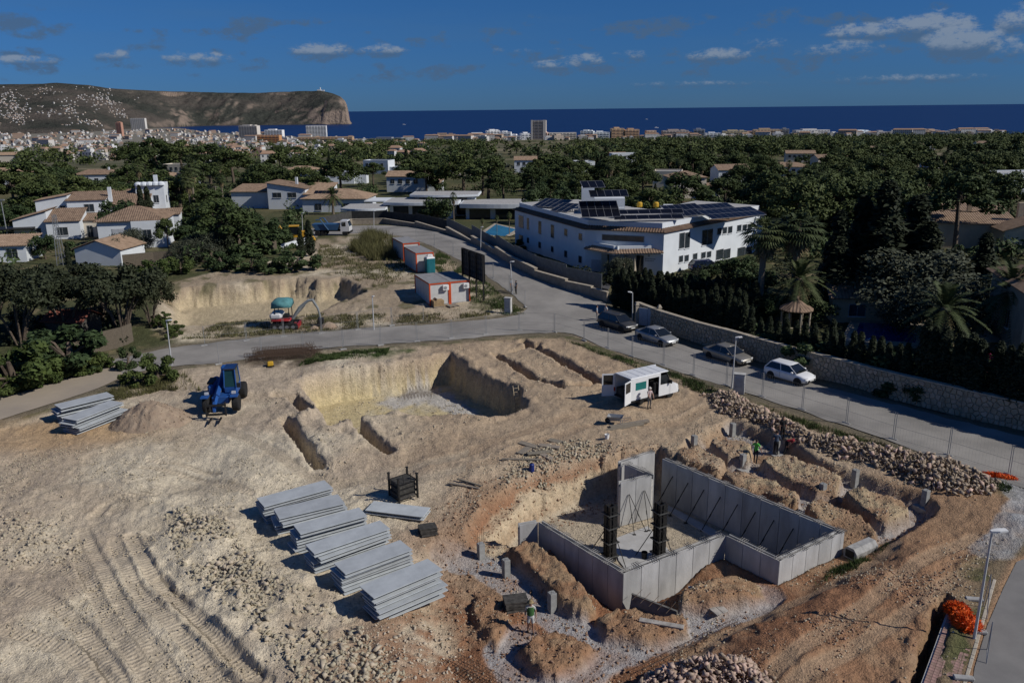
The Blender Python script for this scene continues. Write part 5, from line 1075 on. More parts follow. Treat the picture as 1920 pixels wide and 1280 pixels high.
pv(1284, 394, ZR+.7, 6, 2, r3*.6, rad(20), 'solar array mid-roof between white units and right wing'); pv(1338, 391, ZR+.55, 7, 2, r3*.55, rad(15), 'upper large solar array on the right wing'); pv(1372, 399, ZR+.5, 9, 2, r3*.55, rad(13), 'lower large solar array along the right wing edge')
for i, px in enumerate((1201, 1232)):
    p = un(px, 390, ZR); tt = thing('roof_drum', '%s yellow drum on the flat roof of the white building' % ('left', 'right')[i], 'drum', (p[0], p[1]+1.0, ZR), 0); MB().lathe([(.35, 0), (.42, .1), (.42, .6), (.3, .75), (.1, .8)], 14).build('body', mat('yellow_paint', (.6, .36, .03), .5), tt); MB().lathe([(.12, .8), (.12, .88)], 8).build('cap', m_dark, tt)
# forecourt with painted zebra
mb = MB(); mb.prism([tuple(G(*p)[:2]) for p in ((960,466),(1098,509),(1150,522),(1140,548),(1060,520),(985,488),(940,466))], float(G(1098, 509)[2])-.3, zb+.115); mb.build('forecourt', mat('forecourt_asphalt', (.075, .075, .08), .9, .15, 1), kind='structure')
za_, zb2 = np.array(un(1072, 512, zb+.12)[:2]), np.array(un(1115, 517, zb+.12)[:2])
zt = link('crosswalk', None, None, (0, 0, 0), kind='structure')
for k in range(7):
    c = za_+(zb2-za_)*(k/6); MB().box(-.16, .16, -.9, .9, 0, .004).build('stripe', m_white, zt, (c[0], c[1], zb+.121), rad(-35))
# dark car park cover, planter
# ---------------------------------------------------------------- stone walls
m_mort = mat('wall_mortar', (.30, .26, .20), .95, .15, 3); m_ws = mat('wall_stone', (.46, .385, .285), .95, 0, 1.6, .4, 8, col2=(.29, .235, .17), obvar=.16)
def vor_cells(L, Hh, s, seed):
    R_ = np.random.RandomState(seed); nx, nz = int(L/s), max(2, int(Hh/s)); P_ = []
    for i in range(-1, nx+1):
        for j in range(-1, nz+1): P_.append(((i+.5+.5*(j % 2)+R_.uniform(-.38, .38))*L/nx, (j+.5+R_.uniform(-.36, .36))*Hh/nz, i, j))
    D = {(p[2], p[3]): p for p in P_}; out = []
    for p in P_:
        i, j = p[2], p[3]
        if not (0 <= i < nx and 0 <= j < nz): continue
        poly = [(max(0, p[0]-s*1.6), max(0, p[1]-s*1.6)), (min(L, p[0]+s*1.6), max(0, p[1]-s*1.6)), (min(L, p[0]+s*1.6), min(Hh, p[1]+s*1.6)), (max(0, p[0]-s*1.6), min(Hh, p[1]+s*1.6))]
        for di in (-2, -1, 0, 1, 2):
            for dj in (-2, -1, 0, 1, 2):
                q = D.get((i+di, j+dj))
                if q is None or (di == 0 and dj == 0): continue
                mx_, mz_ = (p[0]+q[0])/2, (p[1]+q[1])/2; nx_, nz_ = q[0]-p[0], q[1]-p[1]; l = math.hypot(nx_, nz_); nx_ /= l; nz_ /= l; off = .018; new = []
                for k in range(len(poly)):
                    a, b = poly[k], poly[(k+1) % len(poly)]; da = (a[0]-mx_)*nx_+(a[1]-mz_)*nz_+off; db = (b[0]-mx_)*nx_+(b[1]-mz_)*nz_+off
                    if da <= 0: new.append(a)
                    if (da < 0) != (db < 0): f_ = da/(da-db); new.append((a[0]+(b[0]-a[0])*f_, a[1]+(b[1]-a[1])*f_))
                poly = new
                if len(poly) < 3: break
            if len(poly) < 3: break
        if len(poly) >= 3: out.append(poly)
    return out
def stone_wall(line, label, hh, s, nparts, order_near=True):
    P_ = [G(*p) for p in line]; t = thing('stone_wall', label, 'wall', P_[0]); org = P_[0]; items = []; core = MB(); cop = MB()
    for i in range(len(P_)-1):
        a, b = P_[i], P_[i+1]; e = (b-a)[:2]; L = float(np.hypot(*e)); e = e/L; n = np.array([e[1], -e[0]]); n = n if n@(-a[:2]) > 0 else -n
        z0 = min(a[2], b[2])-.1; q = [a[:2]-n*.05, b[:2]-n*.05, b[:2]-n*.45, a[:2]-n*.45]; core.prism([tuple(v-org[:2]) for v in q], z0-org[2], z0+hh-org[2])
        q = [a[:2]+n*.02, b[:2]+n*.02, b[:2]-n*.5, a[:2]-n*.5]; cop.prism([tuple(v-org[:2]) for v in q], z0+hh+.002-org[2], z0+hh+.09+.02*(i % 2)-org[2])
        for poly in vor_cells(L, hh, s, 31+i):
            c = np.mean(poly, 0); pr_ = .0+.05*hsh(c[0], c[1], 7); V0 = []; V1 = []
            for (u, v) in poly:
                w = a[:2]+e*u-n*.05-org[:2]; V0.append((w[0], w[1], z0+v-org[2]))
            for (u, v) in poly:
                u2, v2 = c[0]+(u-c[0])*.86, c[1]+(v-c[1])*.86; w = a[:2]+e*u2+n*(.0+pr_)-org[:2]; V1.append((w[0], w[1], z0+v2-org[2]))
            k = len(poly); fs = [tuple(range(k, 2*k))]+[(j, (j+1) % k, k+(j+1) % k, k+j) for j in range(k)]
            area = abs(sum(poly[j][0]*poly[(j+1) % k][1]-poly[(j+1) % k][0]*poly[j][1] for j in range(k))); dist = float(np.linalg.norm(np.append(a[:2]+e*c[0], 0)-CP)); pxs = pr((*(a[:2]+e*c[0]), z0+1))[0]
            items.append((area/dist**2 if -20 < pxs < 1940 else 0, V0+V1, fs))
    items.sort(key=lambda q: -q[0])
    for q in items[:nparts]: MB().add(q[1], q[2]).build('stone', m_ws, t)
    if len(items) > nparts:
        mb = MB()
        for q in items[nparts:]: mb.add(q[1], q[2])
        mb.build('stone_facing', m_ws, t, kind='stuff')
    core.build('core', m_mort, t); cop.build('coping', m_limest, t)
stone_wall([(1190,600),(1240,621),(1300,641),(1350,655),(1400,670),(1500,700),(1600,727),(1700,754),(1800,779),(1920,808),(2100,856),(2350,922)], 'long dry stone boundary wall behind the parked cars', 2.05, .36, 300)
# gate posts and white gates by the SUV
p = G(1213, 610); t = thing('garden_gate', 'white double garden gate in the stone wall by the silver cars', 'gate', (p[0], p[1]-.35, p[2]), rad(-32))
for s in (-1, 1): MB().box(min(0, s*1.0)+.02, max(0, s*1.0)-.02, -.04, .04, .05, 1.9).build('leaf', m_shade, t); MB().lathe([(.22, 0), (.22, 2.1), (.3, 2.15), (.12, 2.45)], 4).build('post', m_limest, t, (s*1.25, 0, 0))
def low_wall(line, label, hh, th, m, name='boundary_wall', cat='wall', cap=None):
    P_ = [G(*p) for p in line]; t = thing(name, label, cat, P_[0]); org = P_[0]
    for i in range(len(P_)-1):
        a, b = P_[i], P_[i+1]; e = (b-a)[:2]; e = e/np.hypot(*e); n = np.array([-e[1], e[0]])*th/2; z0 = min(a[2], b[2])-.3; q = [a[:2]+n, b[:2]+n, b[:2]-n, a[:2]-n]
        MB().prism([tuple(v-org[:2]) for v in q], z0-org[2], z0+hh+.3-org[2]).build('wall_section', m, t)
        if cap: q = [a[:2]+n*1.3, b[:2]+n*1.3, b[:2]-n*1.3, a[:2]-n*1.3]; MB().prism([tuple(v-org[:2]) for v in q], z0+hh+.302-org[2], z0+hh+.37-org[2]).build('coping', cap, t)
    return t
m_rubw = mat('rubble_wall', (.36, .31, .24), .95, 0, 1.8, .8, 5, col2=(.22, .185, .145), detail=3)
low_wall([(1140,566),(1110,555),(1062,541),(1005,520),(965,499),(930,477),(885,455),(838,437),(780,426),(720,420),(660,421),(600,430)], 'low rubble stone wall along the outer side of the upper road', 1.15, .4, m_rubw, cap=m_limest)
tt = low_wall([(1128,549),(1062,530),(1005,510),(965,489),(930,467),(885,446),(838,430)], 'grey screen fence above the low wall of the white building', 2.3, .05, mat('grey_screen', (.17, .18, .175), .7, .15, 2), 'screen_fence', 'fence')
low_wall([(838,430),(780,421),(720,416),(660,416),(610,424)], 'dark screen fence behind the blue truck at the road bend', 2.4, .06, mat('dark_screen', (.06, .06, .058), .9, .2, 2), 'screen_fence', 'fence')
m_reed = mat('reed_screen', (.14, .115, .085), .95, .3, 9, stretch=(6, 6, .6))
low_wall([(232,503),(290,497),(340,494),(395,491),(430,484),(490,478),(520,474)], 'brown reed screen fence below the villa garden', 1.9, .08, m_reed, 'reed_fence', 'fence')
low_wall([(176,662),(232,648),(250,640)], 'brown reed screen behind the round dark bush', 1.9, .08, m_reed, 'reed_fence', 'fence'); low_wall([(-20,712),(70,690),(160,668)], 'reed screen along the left road verge', 1.6, .08, m_reed, 'reed_fence', 'fence')
low_wall([(508,474),(560,462),(585,452)], 'white garden wall between the hedges and the road bend', 1.1, .25, m_wallw)
# ---------------------------------------------------------------- villas
def villa(px, py, rz, label, cat='house', name='villa'):
    p = G(px, py); return thing(name, label, cat, (p[0], p[1], hz(p[0], p[1])-.3), rz), p
t, p = villa(188, 466, rad(12), 'nearer white villa with hipped clay tile roof behind the olive trees')
volume(t, 0, 10.2, 0, 9, 0, 4.6, m_wallw, 'hip', 1.9, .5, m_tile, wins=(('front', 3.2, 1.6, 3.3, 2.0, 1), ('front', 7.6, 1.8, 3.2, 1.3), ('left', 4, 1.6, 3.0, 1.4))); volume(t, 5.3, 10.6, -.8, -.003, 0, 4.55, m_wallw, wins=(('front', 2.3, 1.75, 3.15, 1.3),))
for w in (): pass
t, p = villa(100, 448, rad(14), 'white terraced villa with several clay roofs and curved parapet')
volume(t, -6.2, -.6, 0, 7, 0, 3.9, m_wallw, 'shed_right', 1.6, .35, m_tile2, wins=(('front', 3.6, 1.0, 2.4, 1.6),)); volume(t, -.59, 5.0, -1.0, 5, 0, 3.6, m_wallw, 'shed_back', 1.7, .3, m_tile, wins=(('front', 2.6, 1.1, 2.5, 1.7),))
volume(t, 5.01, 9.0, 1.5, 6, 0, 3.3, m_wallc, 'shed_back', .9, .3, m_tile, wins=(('front', 1.0, .2, 2.3, .9), ('front', 2.8, 1.2, 2.4, 1.0)))
volume(t, -4.0, 1.6, 7.01, 13, 0, 6.6, m_wallw, 'shed_right', 1.0, .3, m_tile2, wins=(('front', 4.6, 4.2, 5.6, .9),)); volume(t, 1.61, 8.3, 6.02, 12, 0, 6.6, m_wallw, 'shed_back', 1.1, .3, m_tile, wins=(('front', 3.8, 4.4, 5.8, 1.6),))
volume(t, 8.31, 15.6, 6.5, 13, 0, 5.2, m_wallw, 'shed_back', 2.6, .35, m_tile, chim=(8.9, 8)); volume(t, 13.0, 18.2, 11.0, 17, 0, 8.3, m_wallw, 'flat', wins=(('front', 3.6, 5.2, 6.6, .9), ('right', 2, 5, 6.4, .9)))
for k in range(5): MB().lathe([(.75, 0), (.7, .35), (.45, .6), (.1, .7)], 12).build('parapet_scroll', m_wallw, t, (13.6+k*1.05, 11.05, 8.6))
MB().box(16.2, 16.9, 13, 13.7, 8.3, 10.4).build('chimney', m_wallw, t); volume(t, 16.5, 21, 7.2, 10.9, 0, 3.2, m_wallw, 'shed_back', .8, .3, m_tile)
t, p = villa(162, 498, rad(-8), 'low garage with faded clay roof below the nearer villa'); volume(t, -1.5, 5.5, 0, 6, 0, 2.6, m_wallw, 'gable_y', 1.3, .3, m_tile2)
t, p = villa(5, 492, rad(10), 'white low house cut by the left edge, tiled eave'); volume(t, -8, 3.4, 0, 6, 0, 2.7, m_wallw, 'shed_back', .8, .4, m_tile2, wins=(('front', 9.5, .8, 2.2, 1.4),))
t, p = villa(40, 452, rad(14), 'dark flat carport roof left of the white villas', 'carport', 'carport'); MB().box(-6, 2, 0, 4, 2.3, 2.5).build('roof', m_dark, t); [MB().box(x, x+.15, y, y+.15, 0, 2.3).build('post', m_dark, t) for x in (-5.8, 1.8) for y in (.1, 3.7)]
t, p = villa(12, 356, rad(0), 'white villa with arched windows at the left edge'); volume(t, -12, 7, 0, 10, 0, 6.2, m_wallw, 'hip', 1.8, .5, m_tile2, wins=(('front', 9, 3.4, 5.2, 2.6), ('front', 14, 3.4, 5.2, 2.6), ('front', 9, .6, 2.3, 1.6)))
t, p = villa(8, 304, rad(5), 'cream house with pale tiled roof at upper left edge'); volume(t, -14, 9, 0, 12, 0, 5.5, m_wallc, 'gable_x', 2.0, .5, m_tile2)
t, p = villa(182, 344, rad(4), 'white bungalow with clay roof among pines at left'); volume(t, -9, 9, 0, 9, 0, 3.9, m_wallw, 'hip', 1.8, .5, m_tile, wins=(('front', 4, 1, 2.4, 1.5), ('front', 9, 1, 2.4, 1.5), ('front', 13, 1, 2.4, 1.5)), chim=(4, 4))
t, p = villa(465, 392, rad(-4), 'white villa with long clay roofs behind the tall palms'); volume(t, -5, 6, 2, 11, 0, 4.6, m_wallw, 'shed_back', 1.3, .4, m_tile); volume(t, 6.01, 16, -1, 9, 0, 5.6, m_wallw, 'shed_left', 1.6, .4, m_tile, wins=(('front', 2.5, 3.4, 4.6, 2.2), ('front', 6.5, 3.4, 4.6, 2.2)), chim=(12, 5)); volume(t, 16.01, 22, -2, 8, 0, 4.2, m_wallw, 'shed_back', 2.2, .4, m_tile2, wins=(('front', 3, 1, 2.6, 1.4),))
t, p = villa(612, 398, rad(-5), 'white house with solar panels on its clay roof right of the palms'); volume(t, -6, 10, 0, 11, 0, 3.6, m_wallw, 'hip', 2.0, .5, m_tile2, wins=(('front', 4, .8, 2.4, 1.6), ('front', 11, .8, 2.4, 1.8))); MB().box(10.01, 16, -1.2, 7, 2.9, 3.2).build('terrace_roof', m_wallw, t); [MB().box(15.5, 15.8, y, y+.3, 0, 2.9).build('post', m_wallw, t) for y in (-1, 3, 6.5)]
pz = p[2]+4.6; q_ = thing('solar_array', 'row of dark solar panels on the clay roof by the palms', 'solar array', (p[0]-.5, p[1]+2.6, p[2]-.3+4.15), 0, 'solar arrays', rot=(rad(24), 0, rad(-5))); me = MB().box(0, .95, 0, 1.7, 0, .04).mesh('solar_panel', m_pv)
for i in range(6): link('solar_panel', me, q_, (-3+i*1.02, 0, .45))
MB().box(-3, 3, .8, .86, -.2, .44).build('frame', m_alu, q_)
# modern white house
t, p = villa(640, 414, rad(-3), 'modern white house with long flat curved roofs by the road bend')
for x0, x1, y0, y1, zz, th in ((0, 10, 0, 9, 2.6, .45), (9, 26, 3, 13, 3.4, .6), (14, 30, 9, 17, 4.6, .45), (26.5, 48, 1, 10, 2.9, .9)):
    n = 14; P_ = []
    for k in range(n+1): u = k/n; P_.append((x0+(x1-x0)*u, y0+1.6*math.sin(u*math.pi)*-1))
    for k in range(n+1): u = 1-k/n; P_.append((x0+(x1-x0)*u, y1+.8*math.sin(u*math.pi)))
    MB().prism(P_, zz, zz+th).build('roof_slab', m_wallw, t); MB().prism([((a-(x0+x1)/2)*.97+(x0+x1)/2, (b-(y0+y1)/2)*.93+(y0+y1)/2) for a, b in P_], zz+th+.003, zz+th+.03).build('roof_gravel', m_gravel, t); MB().box(x0+1.2, x1-1.2, y0+1.2, y1-1, 0, zz-.003).build('wall', m_wallw, t)
    for k in range(3): MB().box(x0+2+k*(x1-x0-4)/3, x0+2+(k+.8)*(x1-x0-4)/3, y0+1.12, y0+1.18, .3, zz-.4).build('glazing', m_glass, t)
# pool of the modern house
def pool(name, pts, label, m, dz=.1):
    P_ = [G(*p) for p in pts]; z = float(np.mean([p[2] for p in P_])); t = thing(name, label, 'pool', P_[0]); o = P_[0]; P2 = [tuple((q-o)[:2]) for q in P_]
    MB().prism(inset(P2, -1.0), -.3, z-o[2]+dz).build('pool_surround', m_limest, t); MB().prism(P2, -.2, z-o[2]+dz+.02).build('water', m, t)
m_water = mat('pool_water', (.03, .17, .24), .1, .15, .7, .3, 2, spec=.5); m_waterd = mat('deep_pool_water', (.012, .05, .24), .08, .2, .7, .3, 2, spec=.5)
pool('swimming_pool', [(905,440),(945,443),(968,434),(930,428)], 'turquoise pool with palms left of the white building', m_water, .3)
pool('swimming_pool', [(1600,640),(1715,648),(1722,616),(1612,610)], 'deep blue pool among the dark palms on the right', m_waterd, .3)
# ---- right hand garden buildings
t, p = villa(1490, 618, 0, 'small round gazebo with conical clay tile roof', 'gazebo', 'gazebo'); Rg = 1.75; n = 8
for k in range(n):
    a = 2*math.pi*k/n; b = 2*math.pi*(k+1)/n; mb = MB(); roof_plane(mb, (Rg*math.cos(a), Rg*math.sin(a), 2.5), (Rg*math.cos(b), Rg*math.sin(b), 2.5), (0, 0, 3.5), (0, 0, 3.5), .3, .05); mb.build('roof_segment', m_tile, t)
    MB().cyl((1.45*math.cos(a), 1.45*math.sin(a), 0), (1.45*math.cos(a), 1.45*math.sin(a), 2.55), .1, n=8).build('post', m_limest, t)
MB().lathe([(.18, 3.4), (.2, 3.6), (.05, 3.85)], 8).build('finial', m_tile, t); MB().lathe([(1.9, 0), (1.9, .25)], 16).build('floor', m_limest, t)
t, p = villa(1558, 604, rad(-8), 'low pool house with clay tile roof under the palms'); volume(t, 0, 9.5, 0, 5, 0, 2.9, m_wallb, 'gable_x', 1.5, .5, m_tile, wins=(('front', 2.5, 1, 2.2, 1.6), ('front', 6.5, 1, 2.2, 1.6)))
t, p = villa(1850, 470, rad(-12), 'ochre house with clay tile roofs and chimneys at right'); volume(t, -8.5, 4, 2, 11, 0, 4.0, m_wallb, 'shed_back', 2.0, .5, m_tile2, chim=(-1, 7)); volume(t, 1, 9, -3, 1.99, 0, 3.6, m_wallb, 'gable_y', 1.5, .4, m_tile, wins=(('left', 2, 1, 2.3, 1.0), ('front', 3, 1, 2.3, 1.0))); MB().box(4.5, 5.3, 3, 3.8, 4, 7.0).build('chimney', m_wallb, t)
t, p = villa(1903, 704, rad(-15), 'stone house with clay roof cut by the right edge'); volume(t, 0, 9, 0, 10, 0, 7.4, mat('brown_stone_render', (.30, .26, .21), .9, .1, 1), 'hip', 1.8, .5, m_tile, wins=(('left', 4, 3.5, 5, 1.0), ('front', 3, 3.5, 5, 1.0)))  # house walls in a plain dull brown render
t, p = villa(1838, 668, 0, 'thatched garden parasol near the right house', 'parasol', 'parasol'); MB().lathe([(1.5, 1.9), (1.45, 2.0), (.8, 2.3), (.1, 2.7)], 14).build('canopy', mat('thatch', (.32, .28, .22), .95, .2, 6), t); MB().cyl((0, 0, 0), (0, 0, 2.4), .05, n=8).build('pole', m_wood, t); MB().lathe([(.35, .72), (.35, .78)], 12).build('table', m_wood, t)
t, p = villa(88, 632, rad(-10), 'small garden shed with reddish roof under the left trees', 'shed', 'garden_shed'); volume(t, 0, 4.2, 0, 3, 0, 1.9, m_woodd, 'gable_x', .9, .3, mat('red_roof', (.20, .07, .05), .9))
# lattice mast at the left
p = G(116, 497); t = thing('lattice_mast', 'grey lattice power mast in front of the nearer villa', 'mast', p); hm = hgt(p, 402); mb = MB()
for sx in (-1, 1):
    for sy in (-1, 1): MB().cyl((sx*.45, sy*.45, 0), (sx*.18, sy*.18, hm), .045, n=4).build('leg', m_galv, t)
for k in range(12):
    z0, z1 = hm*k/12, hm*(k+1)/12; w0, w1 = .45-.27*k/12, .45-.27*(k+1)/12; b = MB()
    for s in (-1, 1): b.cyl((-w0, s*w0, z0), (w1, s*w1, z1), .022, n=3); b.cyl((s*w0, w0, z0), (s*w1, -w1, z1), .022, n=3)
    b.build('bracing', m_galv, t)
p = G(16, 452); t = thing('light_mast', 'slim grey light mast at the left edge', 'mast', p); hm = hgt(p, 376); MB().tube([(0, 0, 0), (-.1, 0, hm)], [.11, .07], 8).build('pole', m_galv, t); MB().box(-.9, .5, -.15, .15, hm, hm+.2).build('crossarm', m_galv, t)
p = G(412, 410); t = thing('wooden_pole', 'leaning wooden utility pole in the gardens left of centre', 'pole', p); MB().tube([(0, 0, 0), (-.3, 0, 7.5)], [.14, .09], 8).build('pole', m_wood, t); MB().box(-.9, .3, -.05, .05, 7.2, 7.35).build('crossarm', m_wood, t)
# ---- villas among the trees
VL = [(705,326,'flat-roofed white house glimpsed left of the big pines'),(762,360,'white house with chimney in front of the big pines'),(985,324,'long white house among palms above the white building'),(1052,318,'small white house right of the long one among palms'),(1088,332,'white terraced house above the roof tower'),(1160,302,'orange-walled house in the valley'),(1172,309,'white house just below the orange-walled one'),(1562,317,'pale house in the pine belt right of centre'),(1770,315,'white gabled house deep in the right pines'),(1830,316,'white house with arches in the right pines'),(1848,283,'white house near the shore on the right'),(1733,281,'tiny white house at the pine edge'),(1912,366,'white flat house at the right edge in pines'),(1290,372,'beige tiled house behind the roof units'),(1375,352,'white house behind palms right of the white building'),(1250,352,'pink tiled house behind the roof drums'),(1475,330,'white roof between two right pines'),(560,336,'white villa left of centre in the trees'),(330,330,'pale tiled villa behind the tall palms'),(300,352,'white house beside the tall palms'),(860,330,'pale villa hidden behind the big pines'),(640,345,'white boxy house behind the clay-roofed house'),(1500,305,'cream house in the right pine belt'),(1640,298,'low white house far in the right pines')]
VR = random.Random(3)
for i, (px, py, lab) in enumerate(VL):
    p = G(px, py); t = thing('garden_villa', lab, 'house', (p[0], p[1], p[2]-.5), rad(VR.uniform(-25, 15)), 'villas among the trees'); w = VR.uniform(9, 16); dd = VR.uniform(7, 10); fl = 'flat' in lab or 'terraced' in lab or 'boxy' in lab or i % 3 == 0; m = m_wallw if 'white' in lab else (mat('orange_render', (.5, .25, .12), .9) if 'orange' in lab else m_wallc)
    hh = VR.choice((4.2, 5.5, 6.3)); volume(t, -w/2, w/2, 0, dd, 0, hh, m, 'flat' if fl else VR.choice(('hip', 'gable_x')), 1.6, .4, m_tile2, wins=[('front', 2+k*2.6, hh-2.3, hh-.9, 1.3) for k in range(int((w-2)/2.6))]); volume(t, w/2+.01, w/2+4.5, 1.5, dd-.5, 0, 3.2, m, 'flat' if fl else 'shed_back', .8, .3, m_tile2)
# ---------------------------------------------------------------- apartment blocks along the shore
APT = [(813,854,254,280,(.36,.27,.2),'brown apartment block standing alone left of the white shore blocks'),(870,890,258,276,(.6,.52,.42),'small cream block left in the shore row'),(885,905,251,274,(.78,.78,.76),'white block beside the small cream one'),(903,917,256,276,(.62,.45,.36),'low peach block in the left shore cluster'),(914,938,247,274,(.8,.8,.79),'tall white block in the left shore cluster'),(937,958,250,274,(.78,.79,.79),'white stepped block left of the tower'),(954,976,256,276,(.8,.8,.8),'white slab block left of the tower foot'),(996,1023,226,268,(.44,.40,.36),'tall grey tower block rising above the shore'),(978,997,252,276,(.76,.77,.78),'bright white block at the left foot of the tower'),(1004,1026,251,272,(.62,.46,.38),'pinkish block before the tower'),(1030,1080,251,270,(.58,.54,.47),'wide cream block right of the tower'),(1088,1112,248,270,(.72,.75,.75),'pale block with teal roofs, left half'),(1112,1142,250,270,(.76,.78,.78),'pale block with teal roofs, right half'),(1147,1170,243,264,(.60,.42,.26),'orange block, left of the pair'),(1172,1198,245,266,(.56,.38,.24),'orange block, right of the pair'),(1212,1230,247,266,(.62,.45,.33),'single peach block right of the orange pair'),(1243,1290,247,268,(.42,.36,.32),'long brown and white block in mid shore'),(1300,1320,245,266,(.44,.45,.47),'grey block with stepped roof'),(1323,1350,252,270,(.74,.75,.76),'low white block beside the grey stepped one'),(1355,1398,248,276,(.55,.47,.32),'large beige block facing the sun'),(1413,1460,245,272,(.58,.45,.30),'beige apartment block with pale roof towers'),(1464,1478,244,264,(.35,.35,.35),'narrow grey block by the beige one'),(1490,1556,246,266,(.54,.53,.52),'long pale balcony block on the right shore'),(1544,1576,252,272,(.46,.47,.48),'grey low block under the long balcony block'),(1576,1592,248,266,(.52,.54,.56),'small grey-white block beside the bluish one'),(1600,1632,248,270,(.66,.72,.76),'bluish white stepped block'),(1642,1662,249,266,(.42,.40,.40),'brownish small block before the right pines'),(1700,1757,246,264,(.58,.44,.32),'long orange-roofed block at right'),(1757,1784,248,266,(.42,.38,.36),'dark mid block at right'),(1782,1826,246,268,(.60,.62,.63),'white hotel block with roof terrace at right'),(1828,1846,256,272,(.5,.46,.42),'last small block before the right pines'),
       (448,484,238,258,(.58,.54,.48),'beige hotel tower above the left town'),(497,530,246,262,(.74,.74,.73),'white block between the two hotel towers'),(576,612,238,262,(.66,.66,.64),'white hotel block with roof level near the bay'),(483,524,256,270,(.52,.27,.12),'orange brick block in the left town'),(690,762,262,280,(.24,.26,.28),'long grey block left of the brown apartments'),(594,668,266,288,(.10,.12,.15),'dark glass block with white fins in the left town'),(560,660,259,270,(.48,.33,.2),'long tan block behind the dark glass block'),(660,694,270,286,(.3,.32,.34),'grey low block beside the dark glass block'),(246,272,224,236,(.62,.6,.56),'pale hotel at the foot of the headland by the harbour'),(218,228,232,244,(.45,.25,.18),'slim terracotta tower in the old town')]
m_band = mat('far_glazing', (.10, .11, .13), .4, .2, .1)
m_aptr = mat('flat_roof_pale', (.5, .48, .45), .9, .1, .05)
for i, (x0, x1, yt, yb, c, lab) in enumerate(APT):
    D = 1850 if x0 > 800 else (1700 if yb > 265 else 2300)
    if x0 in (246,): D = 3600
    if x0 == 218: D = 2600
    d = px_dir((x0+x1)/2, yb); k = D/d[1]; gx = CP[0]+d[0]*k; zg = float(base(gx, D))-1
    s = math.hypot(D, gx); w = (x1-x0)*D/F*1.0; p = (gx, D, zg); hh = hgt(p, yt-(2 if x0 != 996 else 0)); dep = min(18, w*.7)
    t = thing('apartment_block', lab, 'apartment block', p, rad(VR.uniform(-14, 14)) if x0 != 996 else rad(-8), 'shore apartment blocks'); m = mat('apt_%d' % i, c, .9, .05, .05)
    nst = max(2, int(hh/3.1)); steps = VR.choice((0, 1, 2)) if x0 != 996 else 0
    MB().box(-w/2, w/2, 0, dep, -8, hh).build('body', m, t)
    if steps: MB().box(-w*.3, w*.12, 2, dep-2, hh, hh+2.6).build('roof_house', m, t)
    if steps == 2: MB().box(w*.2, w*.38, 2, dep-2, hh, hh+1.8).build('roof_house', m, t)
    bays = max(2, int(w/7))
    for q in range(nst):
        z0 = hh-(q+1)*hh/nst+.9
        if z0 < 2: break
        for b in range(bays):
            xa = -w/2+w*(b+.14)/bays; xb = -w/2+w*(b+.86)/bays; MB().box(xa, xb, -.02, 0, z0, z0+1.5).build('window_band', m_band, t)
        MB().box(-w/2+.3, w/2-.3, -1.0, -.0, z0-.95, z0-.2).build('balcony', m, t)
    if x0 == 996:
        MB().box(-w/2, -w/2+4, -1.4, -1.02, -5, hh+1).build('pier', mat('tower_pale', (.62, .58, .52), .9), t); MB().box(w/2-6, w/2, -1.4, -1.02, -5, hh+1).build('pier', MATS['tower_pale'], t)
# ---------------------------------------------------------------- distant town and hillside houses
TH = []
m_tw = [mat('town_wall_%d' % i, c, .9, .03, .02) for i, c in enumerate(((.52, .50, .47), (.44, .37, .30), (.38, .27, .20), (.56, .56, .55)))]; m_tr = mat('town_roof', (.34, .22, .15), .95, .1, .02); m_twn = mat('town_window', (.08, .09, .11), .5)
for i in range(8):
    mb = MB(); w, dd, hh = (10, 8, 6) if i < 4 else ((18, 10, 9) if i < 6 else (30, 12, 12)); mb.mi = 0; mb.box(-w/2, w/2, 0, dd, -4, hh); mb.mi = 1
    if i % 2 == 0: mb.loft([[(-w/2-.4, -.4, hh), (w/2+.4, -.4, hh), (w/2+.4, dd+.4, hh), (-w/2-.4, dd+.4, hh)], [(-w/2+2, dd/2, hh+1.9), (w/2-2, dd/2, hh+1.9), (w/2-2, dd/2+.1, hh+1.9), (-w/2+2, dd/2+.1, hh+1.9)]])
    else: mb.mi = 0; mb.box(-w/4, w/4, 2, dd-2, hh, hh+2.4)
    mb.mi = 2; nw = int(w/3)
    for q in range(int(hh/3)):
        for k in range(nw): x = -w/2+w*(k+.5)/nw; mb.quad((x-.6, -.03, q*3+.8), (x+.6, -.03, q*3+.8), (x+.6, -.03, q*3+2.2), (x-.6, -.03, q*3+2.2))
    TH.append(mb)
THM = [[TH[i].mesh('town_house', [m_tw[j], m_tr, m_twn]) for j in range(4)] for i in range(8)]
TR = random.Random(17); town = []
for k in range(2600):
    px, py = TR.uniform(-40, 800), TR.uniform(234, 306); d = px_dir(px, py)
    p = G(px, py); wgt = (1-sstep(250, 306, py))*.9+.1
    if px > 420: wgt *= 1-.75*sstep(430, 780, px)
    if px < 130 and py > 285: wgt *= .3
    if TR.random() > wgt or float(coast(p[0], p[1])) > -40 or p[1] > 3400: continue
    town.append((p, px, py))
TR.shuffle(town); town = sorted(town[:640], key=lambda q: q[0][1])
hill = []
